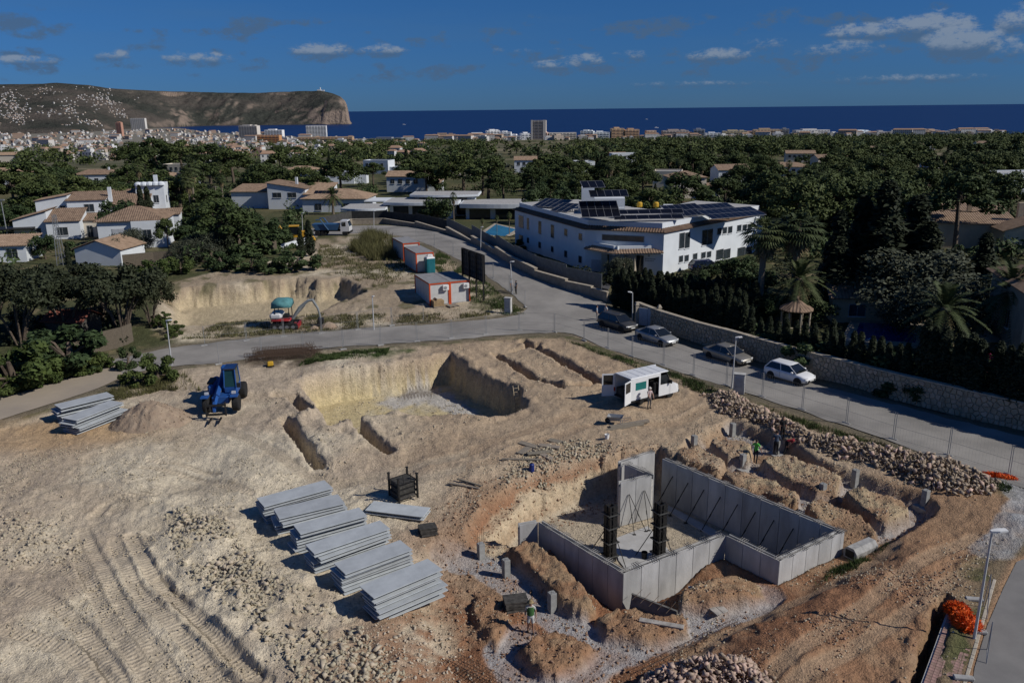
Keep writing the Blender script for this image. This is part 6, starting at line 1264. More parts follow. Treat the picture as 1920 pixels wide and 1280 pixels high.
for k in range(5200):
    px, py = TR.uniform(-20, 270), TR.uniform(163, 236)
    a_ = px; Ds = np.linspace(3000, 5000, 240); Zs = headland_z(np.full(240, a_), Ds); ys_ = np.array([pr(((a_-960)/F*D_*math.cos(PITCH), D_, Z_))[1] for D_, Z_ in zip(Ds[::3], Zs[::3])]); j = np.where(ys_ <= py)[0]
    if not len(j): continue
    D_ = Ds[j[0]*3]+TR.uniform(-25, 25); Z_ = float(headland_z(np.array([a_]), np.array([D_]))[0]); nn = float(fbm(np.array([px*.03]), np.array([py*.07]), 3, 15)[0]); dens = .36+2.4*nn+.35*(px < 60)+.2*(150 < px < 235)*(py < 200)-.9*sstep(225, 262, px)
    if TR.random() > dens*.45: continue
    hill.append((np.array([(a_-960)/F*D_*math.cos(PITCH), D_, Z_-1]), px, py))
    if len(hill) >= 560: break
def town_obj(p, kind, nm, lab, grp):
    i = TR.choice((0, 1, 2, 3)) if (kind == 'hill' or TR.random() < .86 or p[1] < 1300) else TR.randrange(4, 7); j = TR.choice((0, 0, 3, 3, 1, 2)) if kind == 'town' else TR.choice((0, 3, 0, 1)); sc = TR.uniform(.6, 1.05)*(.72 if kind == 'hill' else 1)
    return i, j, p, TR.uniform(-.7, .5), sc
def place(lst, kind, nm, lab, grp, lim):
    rest = []
    for k, (p, px, py) in enumerate(lst):
        i, j, p, rz, sc = town_obj(p, kind, nm, lab, grp)
        if k < lim: link(nm, THM[i][j], None, p, rz, lab, 'house', grp, scale=sc)
        else: rest.append((i, j, p, rz, sc))
    if rest:
        mb = MB()
        for i, j, p, rz, sc in rest:
            n0, f0 = len(mb.v), len(mb.m); c, s = math.cos(rz)*sc, math.sin(rz)*sc; src = TH[i]
            mb.v += [(p[0]+x*c-y*s, p[1]+x*s+y*c, p[2]+z*sc) for x, y, z in src.v]; mb.f += [tuple(q+n0 for q in f) for f in src.f]; mb.m += [(j if q == 0 else 3+q) for q in src.m]; mb.sm += src.sm
        mb.build('far_town', m_tw+[m_tr, m_twn], label='mass of small pale houses %s' % ('on the headland slope' if kind == 'hill' else 'of the far old town'), cat='town', kind='stuff')
place(town, 'town', 'town_house', 'small pale house of the distant town spreading below the headland', 'houses of the distant town', 300)
place(hill, 'hill', 'hillside_house', 'small white house on the wooded slope of the headland', 'houses on the headland slope', 300)
for k in range(110):
    px = TR.uniform(790, 1900); D = TR.uniform(1660, 1900); p = np.array([(px-960)/F*D*math.cos(PITCH), D, float(base(0, D))-1]); i = TR.choice((2, 3, 4, 5, 5, 6)); link('shore_house', THM[i][TR.choice((0, 3, 3, 1))], None, p, TR.uniform(-.5, .4), 'pale low block among trees in front of the shore apartments', 'house', 'low blocks before the shore', scale=TR.uniform(.8, 1.2))
# harbour mole and lighthouse
def on_sea(px, py): return un(px, py, -48.5)
a, b = on_sea(262, 236), on_sea(392, 231); d_ = b-a
t = thing('harbour_breakwater', 'long pale harbour breakwater at the foot of the headland', 'breakwater', (a[0], a[1], -50)); MB().prism([(0, -12), (d_[0], d_[1]-12), (d_[0], d_[1]+12), (0, 12)], 0, 6).build('mole', m_aptr, t); MB().lathe([(4, 6), (3, 14), (.5, 17)], 8).build('beacon', m_white, t, (d_[0], d_[1], 0))
zq = headland_z(np.array([606.0]), np.array([5090.0]))[0]; t = thing('lighthouse', 'tiny white lighthouse buildings on top of the headland', 'lighthouse', ((606-960)/F*5090*math.cos(PITCH), 5090, zq-2)); MB().box(-12, 12, 0, 10, 0, 8).build('keeper_house', m_white, t); MB().lathe([(3, 0), (2.5, 16), (3.2, 16.5), (2, 19), (.3, 21)], 10).build('tower', m_white, t, (6, 5, 0)); MB().box(18, 30, 0, 8, -2, 6).build('annex', m_white, t)
for i, (px, py) in enumerate(((757, 234), (1230, 240), (1212, 224))):
    p = on_sea(px, py); t = thing('sailing_boat', ('small white boat left of the tower block out at sea', 'small white boat near the shore right of the tower', 'far white boat on the open sea')[i], 'boat', (p[0], p[1], -49.2)); MB().loft([[(-6, -1.5, 0), (5, -1.5, 0), (8, 0, .3), (5, 1.5, 0), (-6, 1.5, 0)], [(-6.5, -2, 2), (5.5, -2, 2), (9.5, 0, 2.6), (5.5, 2, 2), (-6.5, 2, 2)]]).build('hull', m_white, t); MB().box(-3, 3, -1.2, 1.2, 2, 3.6).build('cabin', m_white, t)
# ================================================================ VEGETATION
def leafmat(name, c1, c2, ob=.18):
    m = mat(name, c1, .75, 0, 1.6, 0, col2=c2, spec=.25, obvar=ob, detail=3); return m
ml_pine = leafmat('pine_needles', (.075, .10, .028), (.034, .050, .016)); ml_dark = leafmat('cypress_leaves', (.030, .040, .017), (.014, .02, .010)); ml_broad = leafmat('broad_leaves', (.062, .092, .032), (.028, .046, .016))
ml_olive = leafmat('olive_leaves', (.085, .095, .060), (.042, .050, .032)); ml_palm = leafmat('palm_leaves', (.08, .10, .036), (.036, .05, .018)); ml_bush = leafmat('bush_leaves', (.085, .115, .028), (.035, .052, .014)); ml_feather = leafmat('feathery_leaves', (.050, .060, .028), (.025, .031, .015))
m_bark = mat('bark', (.13, .10, .075), .95, .3, 5, .5, 15); m_barkp = mat('palm_trunk', (.20, .165, .125), .95, .25, 6, .6, 12, stretch=(1, 1, 4)); m_dry = mat('dry_fronds', (.23, .18, .10), .95, .25, 5); ml_mag = mat('bougainvillea', (.26, .02, .08), .8, .3, 6)
def leaves(R_, P, size, out=None, upb=.35, aspect=.55):
    n = len(P); nr = R_.normal(size=(n, 3)); nr /= np.linalg.norm(nr, axis=1)[:, None]
    if out is not None: nr = nr*.8+out*.7
    nr[:, 2] += upb; nr /= np.linalg.norm(nr, axis=1)[:, None]+1e-9
    a = np.cross(nr, R_.normal(size=(n, 3))); a /= np.linalg.norm(a, axis=1)[:, None]+1e-9; b = np.cross(nr, a); s = (size*R_.uniform(.6, 1.35, n))[:, None]
    V = np.stack([P-a*s, P+b*s*aspect, P+a*s, P-b*s*aspect], 1).reshape(-1, 3); return V, np.arange(n*4).reshape(-1, 4)
def clumps(R_, C, Rd, n, size, shell=.55, flat=1.0, upb=.35):
    """C clump centres, Rd radii; leaves near each clump's surface"""
    Ps = []; Os = []
    for c, r in zip(C, Rd):
        d = R_.normal(size=(n, 3)); d /= np.linalg.norm(d, axis=1)[:, None]; q = R_.uniform(shell, 1.08, n)[:, None]; Ps.append(c+d*q*np.array((r, r, r*flat))); Os.append(d)
    return leaves(R_, np.concatenate(Ps), size, np.concatenate(Os), upb)
def trunk_mesh(mbs, name, m):
    return mbs.mesh(name, m)
PROTO = {}
def proto(kind, seed, crown, cm, trunk, tm, hgt_):
    """crown (V,F), trunk MB"""
    cme = rmesh('crown', crown[0], crown[1], cm) if not isinstance(crown, list) else None
    tme = trunk.mesh('trunk', tm); both = MB(); PROTO.setdefault(kind, []).append((cme, tme, hgt_))
def lowproto(kind, V, Fq, cm, tr, tm, hgt_):
    tv = np.array(tr.v); n = len(V); tf = [f for f in tr.f]
    mb = MB(); me = bpy.data.meshes.new('far_tree'); me.from_pydata([tuple(v) for v in V]+[tuple(v) for v in tv], [], [tuple(f) for f in Fq]+[tuple(i+n for i in f) for f in tf]); me.materials.append(cm); me.materials.append(tm)
    mi = [0]*len(Fq)+[1]*len(tf); me.polygons.foreach_set('material_index', mi); PROTO.setdefault(kind, []).append((me, None, hgt_))
def mk_pine(seed, dense=1.0, far=False):
    R_ = np.random.RandomState(seed); h = 9.0; tr = MB(); lean = R_.uniform(-.6, .6, 2); pts = [(0, 0, -.3), (lean[0]*.4, lean[1]*.4, h*.3), (lean[0], lean[1], h*.62), (lean[0]*1.2, lean[1]*1.2, h*.8)]; tr.tube(pts, [.26, .21, .15, .08], 7)
    C = []; Rd = []; k = R_.randint(15, 21)
    for i in range(k):
        a = 2.4*i+R_.uniform(-.5, .5); r = 3.4*math.sqrt((i+.5)/k); zz = h*(.88-.36*(r/3.4)**1.6)+R_.uniform(-.6, .5); c = np.array([lean[0]+r*math.cos(a), lean[1]+r*math.sin(a), zz]); C.append(c); Rd.append(R_.uniform(.85, 1.45))
        tr.tube([(lean[0]*.9, lean[1]*.9, h*(.45+.25*R_.rand())), tuple((c+np.array([lean[0], lean[1], zz]))/2-np.array([0, 0, .5])), tuple(c)], [.08, .05, .03], 4)
    V, Fq = clumps(R_, C, Rd, int((70 if far else 260)*dense), .40 if far else .21, .5, .62, .5); (lowproto if far else proto)
    if far: lowproto('pine_far', V, Fq, ml_pine, MB().tube(pts, [.26, .21, .15, .08], 4), m_bark, h)
    else: proto('pine', seed, (V, Fq), ml_pine, tr, m_bark, h)
def mk_broad(seed, kind='broad', cm=None, h=6.0, rad_=2.6, n=15, per=260, size=.2, low=.30, cl=(.8, 1.3), far=False):
    R_ = np.random.RandomState(seed); tr = MB(); tr.tube([(0, 0, -.3), (.1, .05, h*.25), (R_.uniform(-.3, .3), R_.uniform(-.3, .3), h*.6)], [.2, .16, .07], 6); C = []; Rd = []
    for i in range(n):
        a = 2.4*i+R_.uniform(-.4, .4); f_ = (i+.5)/n; zz = h*(low+(.86-low)*R_.rand()); r = rad_*math.sqrt(R_.uniform(.05, 1))*math.sqrt(max(.08, 1-((zz/h-.5)/.52)**2)); c = np.array([r*math.cos(a), r*math.sin(a), zz]); C.append(c); Rd.append(R_.uniform(*cl)*rad_/2.6)
        if i % 2 == 0: tr.tube([(0, 0, h*.22), tuple(c*np.array((.5, .5, .8))), tuple(c)], [.08, .05, .02], 4)
    V, Fq = clumps(R_, C, Rd, per, size, .45, .85, .3)
    if far: lowproto(kind, V, Fq, cm or ml_broad, MB().cyl((0, 0, -.3), (0, 0, h*.5), .2, .1, 4), m_bark, h)
    else: proto(kind, seed, (V, Fq), cm or ml_broad, tr, m_bark, h)
def mk_feather(seed):
    R_ = np.random.RandomState(seed); h = 6.5; tr = MB(); C = []; Rd = []
    for i in range(7):
        a = i*2*math.pi/7+R_.uniform(-.3, .3); r = R_.uniform(1.8, 3.4); e = (r*math.cos(a), r*math.sin(a), R_.uniform(3.6, 5.4)); tr.tube([(.15*math.cos(a), .15*math.sin(a), -.2), (e[0]*.35, e[1]*.35, e[2]*.5), e], [.13, .09, .03], 5)
        for k in range(4): b = R_.normal(size=3)*np.array((.9, .9, .55)); C.append(np.array(e)+b); Rd.append(R_.uniform(.7, 1.25))
    V, Fq = clumps(R_, C, Rd, 330, .17, .25, .7, .2); proto('feather', seed, (V, Fq), ml_feather, tr, m_bark, h)
def mk_cypress(seed, far=False):
    R_ = np.random.RandomState(seed); h = 8.0; n = 420 if far else 3600; z = h*R_.rand(n)**.85; f_ = z/h; rr = (.95*np.minimum(1, f_*6)*(1-f_)**.62+.05)*(1+.22*np.sin(f_*23+seed)+.12*R_.normal(size=n)); a = R_.uniform(0, 6.283, n); q = R_.uniform(.55, 1.05, n)
    P = np.stack([rr*q*np.cos(a), rr*q*np.sin(a), z+.15], 1); O = np.stack([np.cos(a), np.sin(a), .6+0*a], 1); V, Fq = leaves(R_, P, .5 if far else .19, O, .5, .42); tr = MB(); tr.tube([(0, 0, -.3), (0, 0, h*.9)], [.16, .03], 5)
    if far: lowproto('cypress_far', V, Fq, ml_dark, tr, m_bark, h)
    else: proto('cypress', seed, (V, Fq), ml_dark, tr, m_bark, h)
def frond(mb, R_, base_, az, el, L, droop, nl, ll, fan=False):
    d0 = np.array([math.cos(az)*math.cos(el), math.sin(az)*math.cos(el), math.sin(el)]); pts = []
    for k in range(7): u = k/6; pts.append(np.array(base_)+d0*L*u-np.array([0, 0, droop*L*u*u]))
    side = np.array([-math.sin(az), math.cos(az), 0])
    if fan:
        c = pts[3]; ax = (pts[4]-pts[2]); ax /= np.linalg.norm(ax); mb.add([pts[0]-side*.02, pts[0]+side*.02, c+side*.02, c-side*.02], [(0, 1, 2, 3)])
        for k in range(nl):
            t_ = (k/(nl-1)-.5)*2.6; dv = ax*math.cos(t_)+side*math.sin(t_); e = c+dv*ll*(.75+.25*math.cos(t_))-np.array([0, 0, .28*ll*R_.uniform(.6, 1.4)]); w = np.cross(dv, [0, 0, 1.0]); w = w/(np.linalg.norm(w)+1e-6)*.055*ll/.9; m_ = c+dv*ll*.55; mb.add([c, m_+w, e, m_-w], [(0, 1, 2, 3)])
    else:
        for a, b in zip(pts, pts[1:]): mb.add([a-side*.02, a+side*.02, b+side*.02, b-side*.02], [(0, 1, 2, 3)])
        for k in range(nl):
            u = .12+.88*k/(nl-1); i = min(5, int(u*6)); f_ = u*6-i; p = pts[i]*(1-f_)+pts[i+1]*f_; tg = pts[i+1]-pts[i]; tg = tg/np.linalg.norm(tg); l = ll*(.45+.9*u*(1-u)*2.0)
            for s in (-1, 1):
                e = p+(side*s*.85+tg*.45+np.array([0, 0, .1-.25*R_.rand()]))*l; mb.add([p-tg*.05, e, p+tg*.05], [(0, 1, 2)])
def mk_palm(seed, kind, h, fan):
    R_ = np.random.RandomState(seed); mb = MB(); dr = MB(); tr = MB(); ln = R_.uniform(-.3, .3); r0 = .2 if fan else .3
    pts = [(0, 0, -.3), (ln*.4, 0, h*.4), (ln, 0, h)]; tr.tube(pts, [r0*1.3, r0, r0*.95], 9); top = (ln, 0, h)
    if fan:
        for i in range(34): frond(mb, R_, top, 2.4*i, rad(80-125*(i/34)), 1.7, .28, 13, 1.0, True)
        for i in range(26): frond(dr, R_, (ln, 0, h-.25-.03*i), 2.4*i, rad(-62-R_.uniform(0, 22)), 1.5, .12, 9, .85, True)
    else:
        for i in range(46): frond(mb, R_, top, 2.4*i, rad(78-112*(i/46)), 3.4*R_.uniform(.85, 1.1), .42, 26, .62)
        for i in range(14): frond(dr, R_, top, 2.4*i+.7, rad(-45-R_.uniform(0, 20)), 2.2, .2, 14, .45)
        tr.lathe([(r0, h-.9), (r0*1.7, h-.3), (r0*1.2, h+.1)], 9, (ln, 0, 0))
    PROTO.setdefault(kind, []).append((mb.mesh('crown', ml_palm), tr.mesh('trunk', m_barkp), h+(1.6 if fan else 2.2), dr.mesh('dry_skirt', m_dry)))
for i in range(4): mk_pine(100+i)
for i in range(3): mk_pine(120+i, far=True)
for i in range(4): mk_broad(140+i)
for i in range(3): mk_broad(150+i, 'olive', ml_olive, 4.2, 2.4, 18, 480, .095, .22)
for i in range(3): mk_broad(160+i, 'bush', ml_bush, 2.0, 1.5, 14, 220, .11, .08, (.5, .8))
for i in range(3): mk_broad(165+i, 'shrub', ml_broad, 2.2, 1.5, 14, 240, .12, .08, (.5, .8))
for i in range(3): mk_broad(180+i, 'broad_far', ml_broad, 6.0, 2.8, 11, 64, .38, .25, far=True)
for i in range(3): mk_feather(190+i)
for i in range(3): mk_cypress(200+i)
for i in range(2): mk_cypress(210+i, True)
for i in range(2): mk_palm(220+i, 'fan_palm', 8.5, True)
for i in range(2): mk_palm(230+i, 'date_palm', 4.2, False)
NAMES = dict(pine='pine_tree', broad='broadleaf_tree', olive='olive_tree', bush='bush', shrub='shrub', feather='tamarisk_tree', cypress='cypress_tree', fan_palm='fan_palm', date_palm='date_palm', pine_far='pine_tree', broad_far='broadleaf_tree', cypress_far='cypress_tree')
VG = random.Random(21)
def tree(kind, p, h, label, group=None, wide=1.0, idx=None):
    pl = PROTO[kind]; pr_ = pl[VG.randrange(len(pl)) if idx is None else idx]; s = h/pr_[2]; sc = (s*wide, s*wide, s); nm = NAMES[kind]; cat = {'bush': 'bush', 'shrub': 'shrub'}.get(kind, 'palm' if 'palm' in kind else 'tree'); rz = VG.uniform(0, 6.28)
    if pr_[1] is None: return link(nm, pr_[0], None, p, rz, label, cat, group, scale=sc)
    t = thing(nm, label, cat, p, rz, group, scale=sc); link('trunk' if kind not in ('bush', 'shrub') else 'stem', pr_[1], t); link('crown' if kind not in ('bush', 'shrub') else 'foliage', pr_[0], t)
    if len(pr_) > 3: link('dry_skirt', pr_[3], t)
    return t
def treepx(kind, px, py, ptop, label, wide=1.0, group=None, idx=None):
    p = G(px, py); p[2] = hz(p[0], p[1])-.05; return tree(kind, p, max(.5, hgt(p, ptop)), label, group, wide, idx)
# ---- individually placed plants (pixel of the foot, pixel row of the top)
TP = [('fan_palm',1421,600,402,1.5,'tall fan palm at the right end of the white building'),('fan_palm',1483,600,392,1.5,'second tall fan palm right of the white building, with dead skirt'),('date_palm',1490,606,478,.85,'date palm with drooping fronds behind the gazebo'),('date_palm',1755,690,520,.8,'large date palm beside the deep blue pool'),('date_palm',1880,672,480,.8,'date palm close to the right edge house'),
 ('fan_palm',369,425,290,.9,'left one of two very tall palms before the clay-roofed villa'),('fan_palm',362,428,318,.9,'shorter of two tall palms before the clay-roofed villa'),('fan_palm',267,384,296,.9,'tall palm left of the two tallest, by the bungalow'),('date_palm',625,402,348,.9,'date palm in front of the clay-roofed house'),('fan_palm',851,420,358,.8,'palm standing before the modern white house'),('fan_palm',420,392,322,.9,'palm beside the long clay-roofed villa'),
 ('broad',820,418,368,1.2,'round dark tree before the modern white house'),('broad',798,418,390,1.0,'small dark tree left of the palm at the modern house'),('fan_palm',905,440,408,.8,'small palm left of the turquoise pool'),('fan_palm',932,436,402,.8,'small palm behind the turquoise pool'),('fan_palm',955,440,396,.8,'palm at the left corner of the white building'),
 ('pine',1585,560,398,.55,'tall dark conifer left in the shaded right grove'),('cypress',1560,590,400,1.5,'broad dark cypress behind the pool house'),('cypress',1600,585,372,1.6,'tall dark cypress in the middle of the right grove'),('cypress',1640,592,345,1.7,'tallest dark cypress of the right grove'),('cypress',1700,580,372,2.0,'massive dark cypress right of the tallest one'),('cypress',1725,590,420,2.1,'broad shorter cypress at the right side of the grove'),('cypress',1545,575,452,1.3,'narrow cypress right of the date palm'),('cypress',1830,592,440,1.7,'dark cypress in front of the ochre house'),
 ('pine',1790,470,318,1.15,'large umbrella pine left of the ochre house'),('pine',1880,440,318,1.1,'large umbrella pine above the ochre house'),('pine',1495,470,330,1.1,'big pine right behind the white building'),('pine',1550,450,322,1.1,'big pine beside the one behind the white building'),('pine',1440,430,318,1.1,'big pine above the right end of the white building'),('pine',1650,460,325,1.1,'big pine behind the tallest cypress'),
 ('olive',1660,590,492,1.7,'pale willowy tree behind the pool'),('olive',1720,610,470,1.6,'wide pale green tree between cypresses and right palm'),('olive',1775,640,500,1.2,'pale green tree just behind the large date palm'), ('cypress',1468,668,590,1.1,'small conifer behind the stone wall below the gazebo'),('cypress',1555,690,600,1.3,'conifer behind the stone wall left of the pool'),('cypress',1590,700,640,1.0,'young conifer at the wall before the pool'),('cypress',1650,712,652,1.1,'conifer at the wall in front of the blue pool'),('cypress',1755,752,640,1.4,'conifer at the wall below the large date palm'),('shrub',1700,738,672,1.5,'dark shrub at the wall right of the pool'),('shrub',1510,688,632,1.4,'dark shrub behind the wall right of the first conifer'),('cypress',1405,650,572,1.2,'dark conifer at the wall left of the gazebo'),('shrub',1440,660,610,1.5,'shrub behind wall between conifer and gazebo'),
 ('feather',40,650,505,1.0,'leftmost big feathery tree above the left road'),('feather',128,630,498,1.15,'middle big feathery tree left of the cut bank'),('feather',232,632,500,1.05,'right feathery tree beside the cut bank'),('feather',190,600,492,1.1,'rear feathery tree behind the middle one'),('feather',-10,620,500,1.0,'feathery tree cut by the left edge'),('feather',285,612,520,.8,'low feathery tree closest to the cut bank'),
 ('shrub',130,694,610,1.35,'big round dark shrub above the left road'),('bush',20,728,640,1.2,'pale bush at the left road verge'),('shrub',60,712,665,1.2,'low shrub left of the round dark one'),('bush',298,714,662,1.0,'bright green bush beside the left street lamp'),('bush',262,722,690,1.2,'low weeds left of the bright green bush'),('shrub',240,690,655,1.0,'small shrub by the reed screen'),
 ('olive',252,482,430,1.25,'silvery olive tree in front of the nearer villa'),('olive',215,490,445,1.1,'left olive tree below the nearer villa'),('olive',388,488,438,1.4,'wide olive tree right of the nearer villa'),('olive',352,492,450,1.1,'smaller olive between villa and wide olive'),('pine',318,482,402,.62,'dark upright conifer at the right corner of nearer villa'),('cypress',285,440,352,1.2,'slim cypress behind the nearer villa'),('cypress',131,508,455,1.0,'slim small cypress by the lattice mast'),('broad',86,486,440,1.1,'dark round tree below the terraced villa'),('broad',60,470,432,1.0,'small tree left of the lattice mast'),
 ('shrub',150,480,448,1.3,'clipped shrub between lattice mast and villa'),('shrub',452,482,432,1.7,'dark hedge shrub left of centre'),('shrub',488,474,425,1.7,'second dark hedge shrub left of centre'),('shrub',525,466,428,1.6,'dark hedge shrub right of the pair'),('cypress',582,480,414,1.5,'dark conifer clump beside the yellow digger'),('cypress',566,486,428,1.3,'smaller dark conifer beside the yellow digger'),('shrub',556,508,470,1.5,'scrubby bush above the cut bank'),('shrub',470,508,475,1.5,'brownish scrub above the cut bank, left'),('shrub',510,510,480,1.4,'low scrub above the cut bank, middle'),('shrub',420,505,470,1.3,'scrub at the reed screen'),('bush',300,520,480,1.2,'green bush below the wide olive'),('bush',340,512,478,1.1,'light green bush beneath the reed screen'),
 ('shrub',968,466,450,1.2,'trimmed dark shrub at the left corner of white building'),('shrub',980,468,452,1.1,'second trimmed shrub at the white building corner'),('olive',1160,522,482,1.0,'small olive tree before the canopy pillars'),('broad',1340,520,494,1.2,'dark garden tree right of the parked blue car'),('broad',1378,535,478,1.4,'dark leafy tree at the right face of white building'),('broad',1305,545,505,1.2,'dark tree below the parked blue car'),('broad',1420,560,500,1.4,'dark tree at the foot of the tall fan palm'),
 ('pine',255,330,262,1.3,'big umbrella pine of the left pine group, left'),('pine',300,335,255,1.3,'big umbrella pine of the left pine group, centre'),('pine',345,338,256,1.3,'big umbrella pine of the left pine group, right'),('pine',395,345,262,1.3,'umbrella pine right of the left pine group'),('pine',440,352,272,1.3,'umbrella pine above the clay-roofed villa'),('pine',640,370,288,1.3,'big round pine above the white boxy house'),('pine',870,372,282,1.4,'largest pine of the central group'),('pine',915,378,290,1.4,'right big pine of the central group'),('pine',820,362,292,1.3,'left pine of the central group'),('pine',945,385,315,1.3,'low wide pine before the white building'),('pine',1045,372,322,1.2,'round pine above the white building'),('pine',700,350,300,1.2,'pine left of the central group')]
for k, px, py, pt, wd, lab in TP: treepx(k, px, py, pt, lab, wd)
# ---- cypress hedge behind the stone wall and others
def row(kind, a, b, n, top0, top1, wide, lab, grp, jit=3):
    for i in range(n):
        u = (i+.5)/n; px = a[0]+(b[0]-a[0])*u+VG.uniform(-jit, jit); py = a[1]+(b[1]-a[1])*u+VG.uniform(-1, 1); treepx(kind, px, py, top0+(top1-top0)*u+VG.uniform(-6, 6), lab, wide, grp)
row('cypress', (1148,575), (1400,645), 22, 508, 568, 1.35, 'dark green cypress of the clipped hedge behind the stone wall', 'cypress hedge behind the wall')
row('cypress', (1160,560), (1400,618), 18, 500, 545, 1.5, 'cypress in the rear row of the hedge below white building', 'rear cypress hedge')
row('cypress', (1180,560), (1420,605), 14, 506, 532, 1.6, 'cypress between hedge and forecourt of the white building', 'inner cypress hedge')
row('shrub', (1440,652), (1900,768), 26, 640, 736, 1.5, 'dark shrub overhanging the long stone wall', 'shrubs behind the stone wall', 6)
row('cypress', (1412,661), (1702,742), 17, 590, 648, 1.35, 'dark conifer close behind the stone wall between gazebo and blue pool', 'conifers close behind the wall')
row('cypress', (1708,742), (2240,885), 24, 606, 735, 1.35, 'dark conifer of the shady garden behind the stone wall', 'garden conifers', 8)  # trees past the right edge of view are added to shade the road
row('broad', (1395,600), (1540,606), 6, 552, 550, 1.3, 'dark garden tree around gazebo and pool house', 'garden trees on the right', 8)
row('shrub', (330,450), (560,440), 14, 425, 418, 1.8, 'dark clipped hedge shrub in the gardens left of the truck', 'garden hedge shrubs', 5)
row('broad', (330,430), (480,425), 9, 395, 396, 1.3, 'garden tree below the clay-roofed villa', 'garden trees of the left villas', 8)
row('bush', (-20,745), (190,690), 10, 715, 662, 1.3, 'low weedy bush along the left road verge', 'verge bushes', 8)
row('bush', (330,640), (300,600), 5, 622, 585, 1.2, 'low bush beside the cut bank', 'bank bushes', 10)
# magenta bougainvillea
for (px, py, pt, lab, w) in ((1385,588,560,'magenta bougainvillea behind the hedge by the tall palm',1.2),(1838,742,672,'magenta bougainvillea over the stone wall at right',1.6),(1800,728,676,'smaller magenta bougainvillea left of the big one',1.2)):
    p = G(px, py); p[2] = hz(p[0], p[1])-.05; hh = hgt(p, pt); R_ = np.random.RandomState(px); t = thing('bougainvillea', lab, 'bush', p); C = [np.array([R_.uniform(-1, 1)*w, R_.uniform(-.8, .8)*w, hh*R_.uniform(.3, .85)]) for _ in range(12)]; V, Fq = clumps(R_, C, [.5*w]*12, 120, .11); link('foliage', rmesh('foliage', V, Fq, ml_broad), t); V, Fq = clumps(R_, C, [.54*w]*12, 60, .09, .8); link('blossom', rmesh('blossom', V, Fq, ml_mag), t)
    MB().tube([(0, 0, 0), (.1, 0, hh*.5)], [.08, .04], 5).build('stem', m_bark, t)
# ---- pampas / reed clump and grass
def grass(name, pts, n, hmin, hmax, m, label, seed, w=.02, lean=.35):
    R_ = np.random.RandomState(seed); poly = [tuple(G(*p)[:2]) for p in pts]; a = np.array(poly); P = np.zeros((0, 2))
    while len(P) < n: c = R_.uniform(a.min(0), a.max(0), (n*2, 2)); nz = fbm(c[:, 0]*.6, c[:, 1]*.6, 3, seed); k = (sdf(poly, c[:, 0], c[:, 1]) > 0) & (R_.rand(len(c)) < np.clip(.35+1.3*nz, .03, 1)); P = np.concatenate([P, c[k]])
    P = P[:n]; z = height(P[:, 0], P[:, 1]); h_ = R_.uniform(hmin, hmax, n); an = R_.uniform(0, 6.283, n); dx = np.cos(an)*w*h_/hmax*1.5; dy = np.sin(an)*w*h_/hmax*1.5; lx = R_.normal(size=n)*lean*h_; ly = R_.normal(size=n)*lean*h_
    V = np.stack([np.stack([P[:, 0]-dx, P[:, 1]-dy, z-.02], 1), np.stack([P[:, 0]+dx, P[:, 1]+dy, z-.02], 1), np.stack([P[:, 0]+lx, P[:, 1]+ly, z+h_], 1)], 1).reshape(-1, 3)
    link(name, rmesh(name, V, np.arange(n*3).reshape(-1, 3), m), kind='stuff', label=label, cat='grass')
m_grass = mat('dry_grass', (.12, .115, .045), .9, .3, .8); m_grassg = mat('green_grass', (.06, .09, .025), .9, .3, .8)
grass('reed_clump', [(655,470),(690,438),(735,450),(742,485),(700,490)], 9000, .5, 1.9, m_grass, 'tall grass clump beside the far site cabin', 1, .03)
grass('weeds', [(330,640),(420,600),(560,590),(760,590),(960,570),(985,582),(800,606),(560,624)], 12000, .1, .35, m_grass, 'dry weeds on the bare lot beside the road', 2, .03); grass('weeds', [(600,460),(735,470),(780,520),(700,540),(590,500)], 9000, .1, .5, m_grass, 'dry weeds round the site cabins', 3, .03)
grass('weeds', [(820,470),(870,500),(930,545),(985,590),(950,592),(880,570),(810,500)], 9000, .1, .4, m_grassg, 'green weeds along the verge behind the cabins', 4, .03)
grass('weeds', [(590,664),(640,660),(730,655),(725,668),(640,676),(560,684)], 9000, .06, .25, m_grassg, 'bright green grass by the rim of left excavation', 5, .03)
grass('weeds', [(1060,640),(1300,712),(1440,765),(1700,850),(1900,915),(1890,925),(1690,862),(1420,772),(1280,725)], 12000, .06, .35, m_grassg, 'weeds on the verge between road and rubble bank', 6, .02)
grass('weeds', [(180,745),(300,700),(345,705),(380,735),(300,730),(220,750)], 6000, .1, .5, m_grass, 'dry weeds behind the dirt heap', 7, .02)
grass('weeds', [(1560,1040),(1640,1010),(1680,1000),(1600,1050),(1520,1085)], 1500, .05, .3, m_grassg, 'weeds at the right foot of the basement wall', 8, .015)
# ---- belts of trees: pines, broadleaf, cypress, palms
BLK = [foot]+[RP[2]]+[RP[0]]+[RP[1]]; BLK = [BLK[0], BLK[1], LOT, SITE, BLK[2], BLK[3], W2([(615,424),(640,380),(800,368),(965,378),(975,440),(900,446),(760,424)])]
HOUSES = [(o.location.x, o.location.y) for o in COL.objects if o.name.startswith(('villa', 'garden_villa', 'gazebo', 'swimming'))]
def clear(x, y, m=3.0):
    xa, ya = np.array([x]), np.array([y])
    if y < 260:
        for b in BLK:
            if sdf(b, xa, ya)[0] > -m: return False
    for hx, hy in HOUSES:
        if -9 < x-hx < 12 and (-7 if y > 130 else -4) < y-hy < 13: return False
        if hy > 130 and (.72 if x < 0 else .88)*hy < y < hy and abs(x-hx*y/hy) < 6: return False
    return True
cnt = dict(pine=0, broad=0, cypress=0, fan_palm=0, far=0); far = []
FR = random.Random(77)
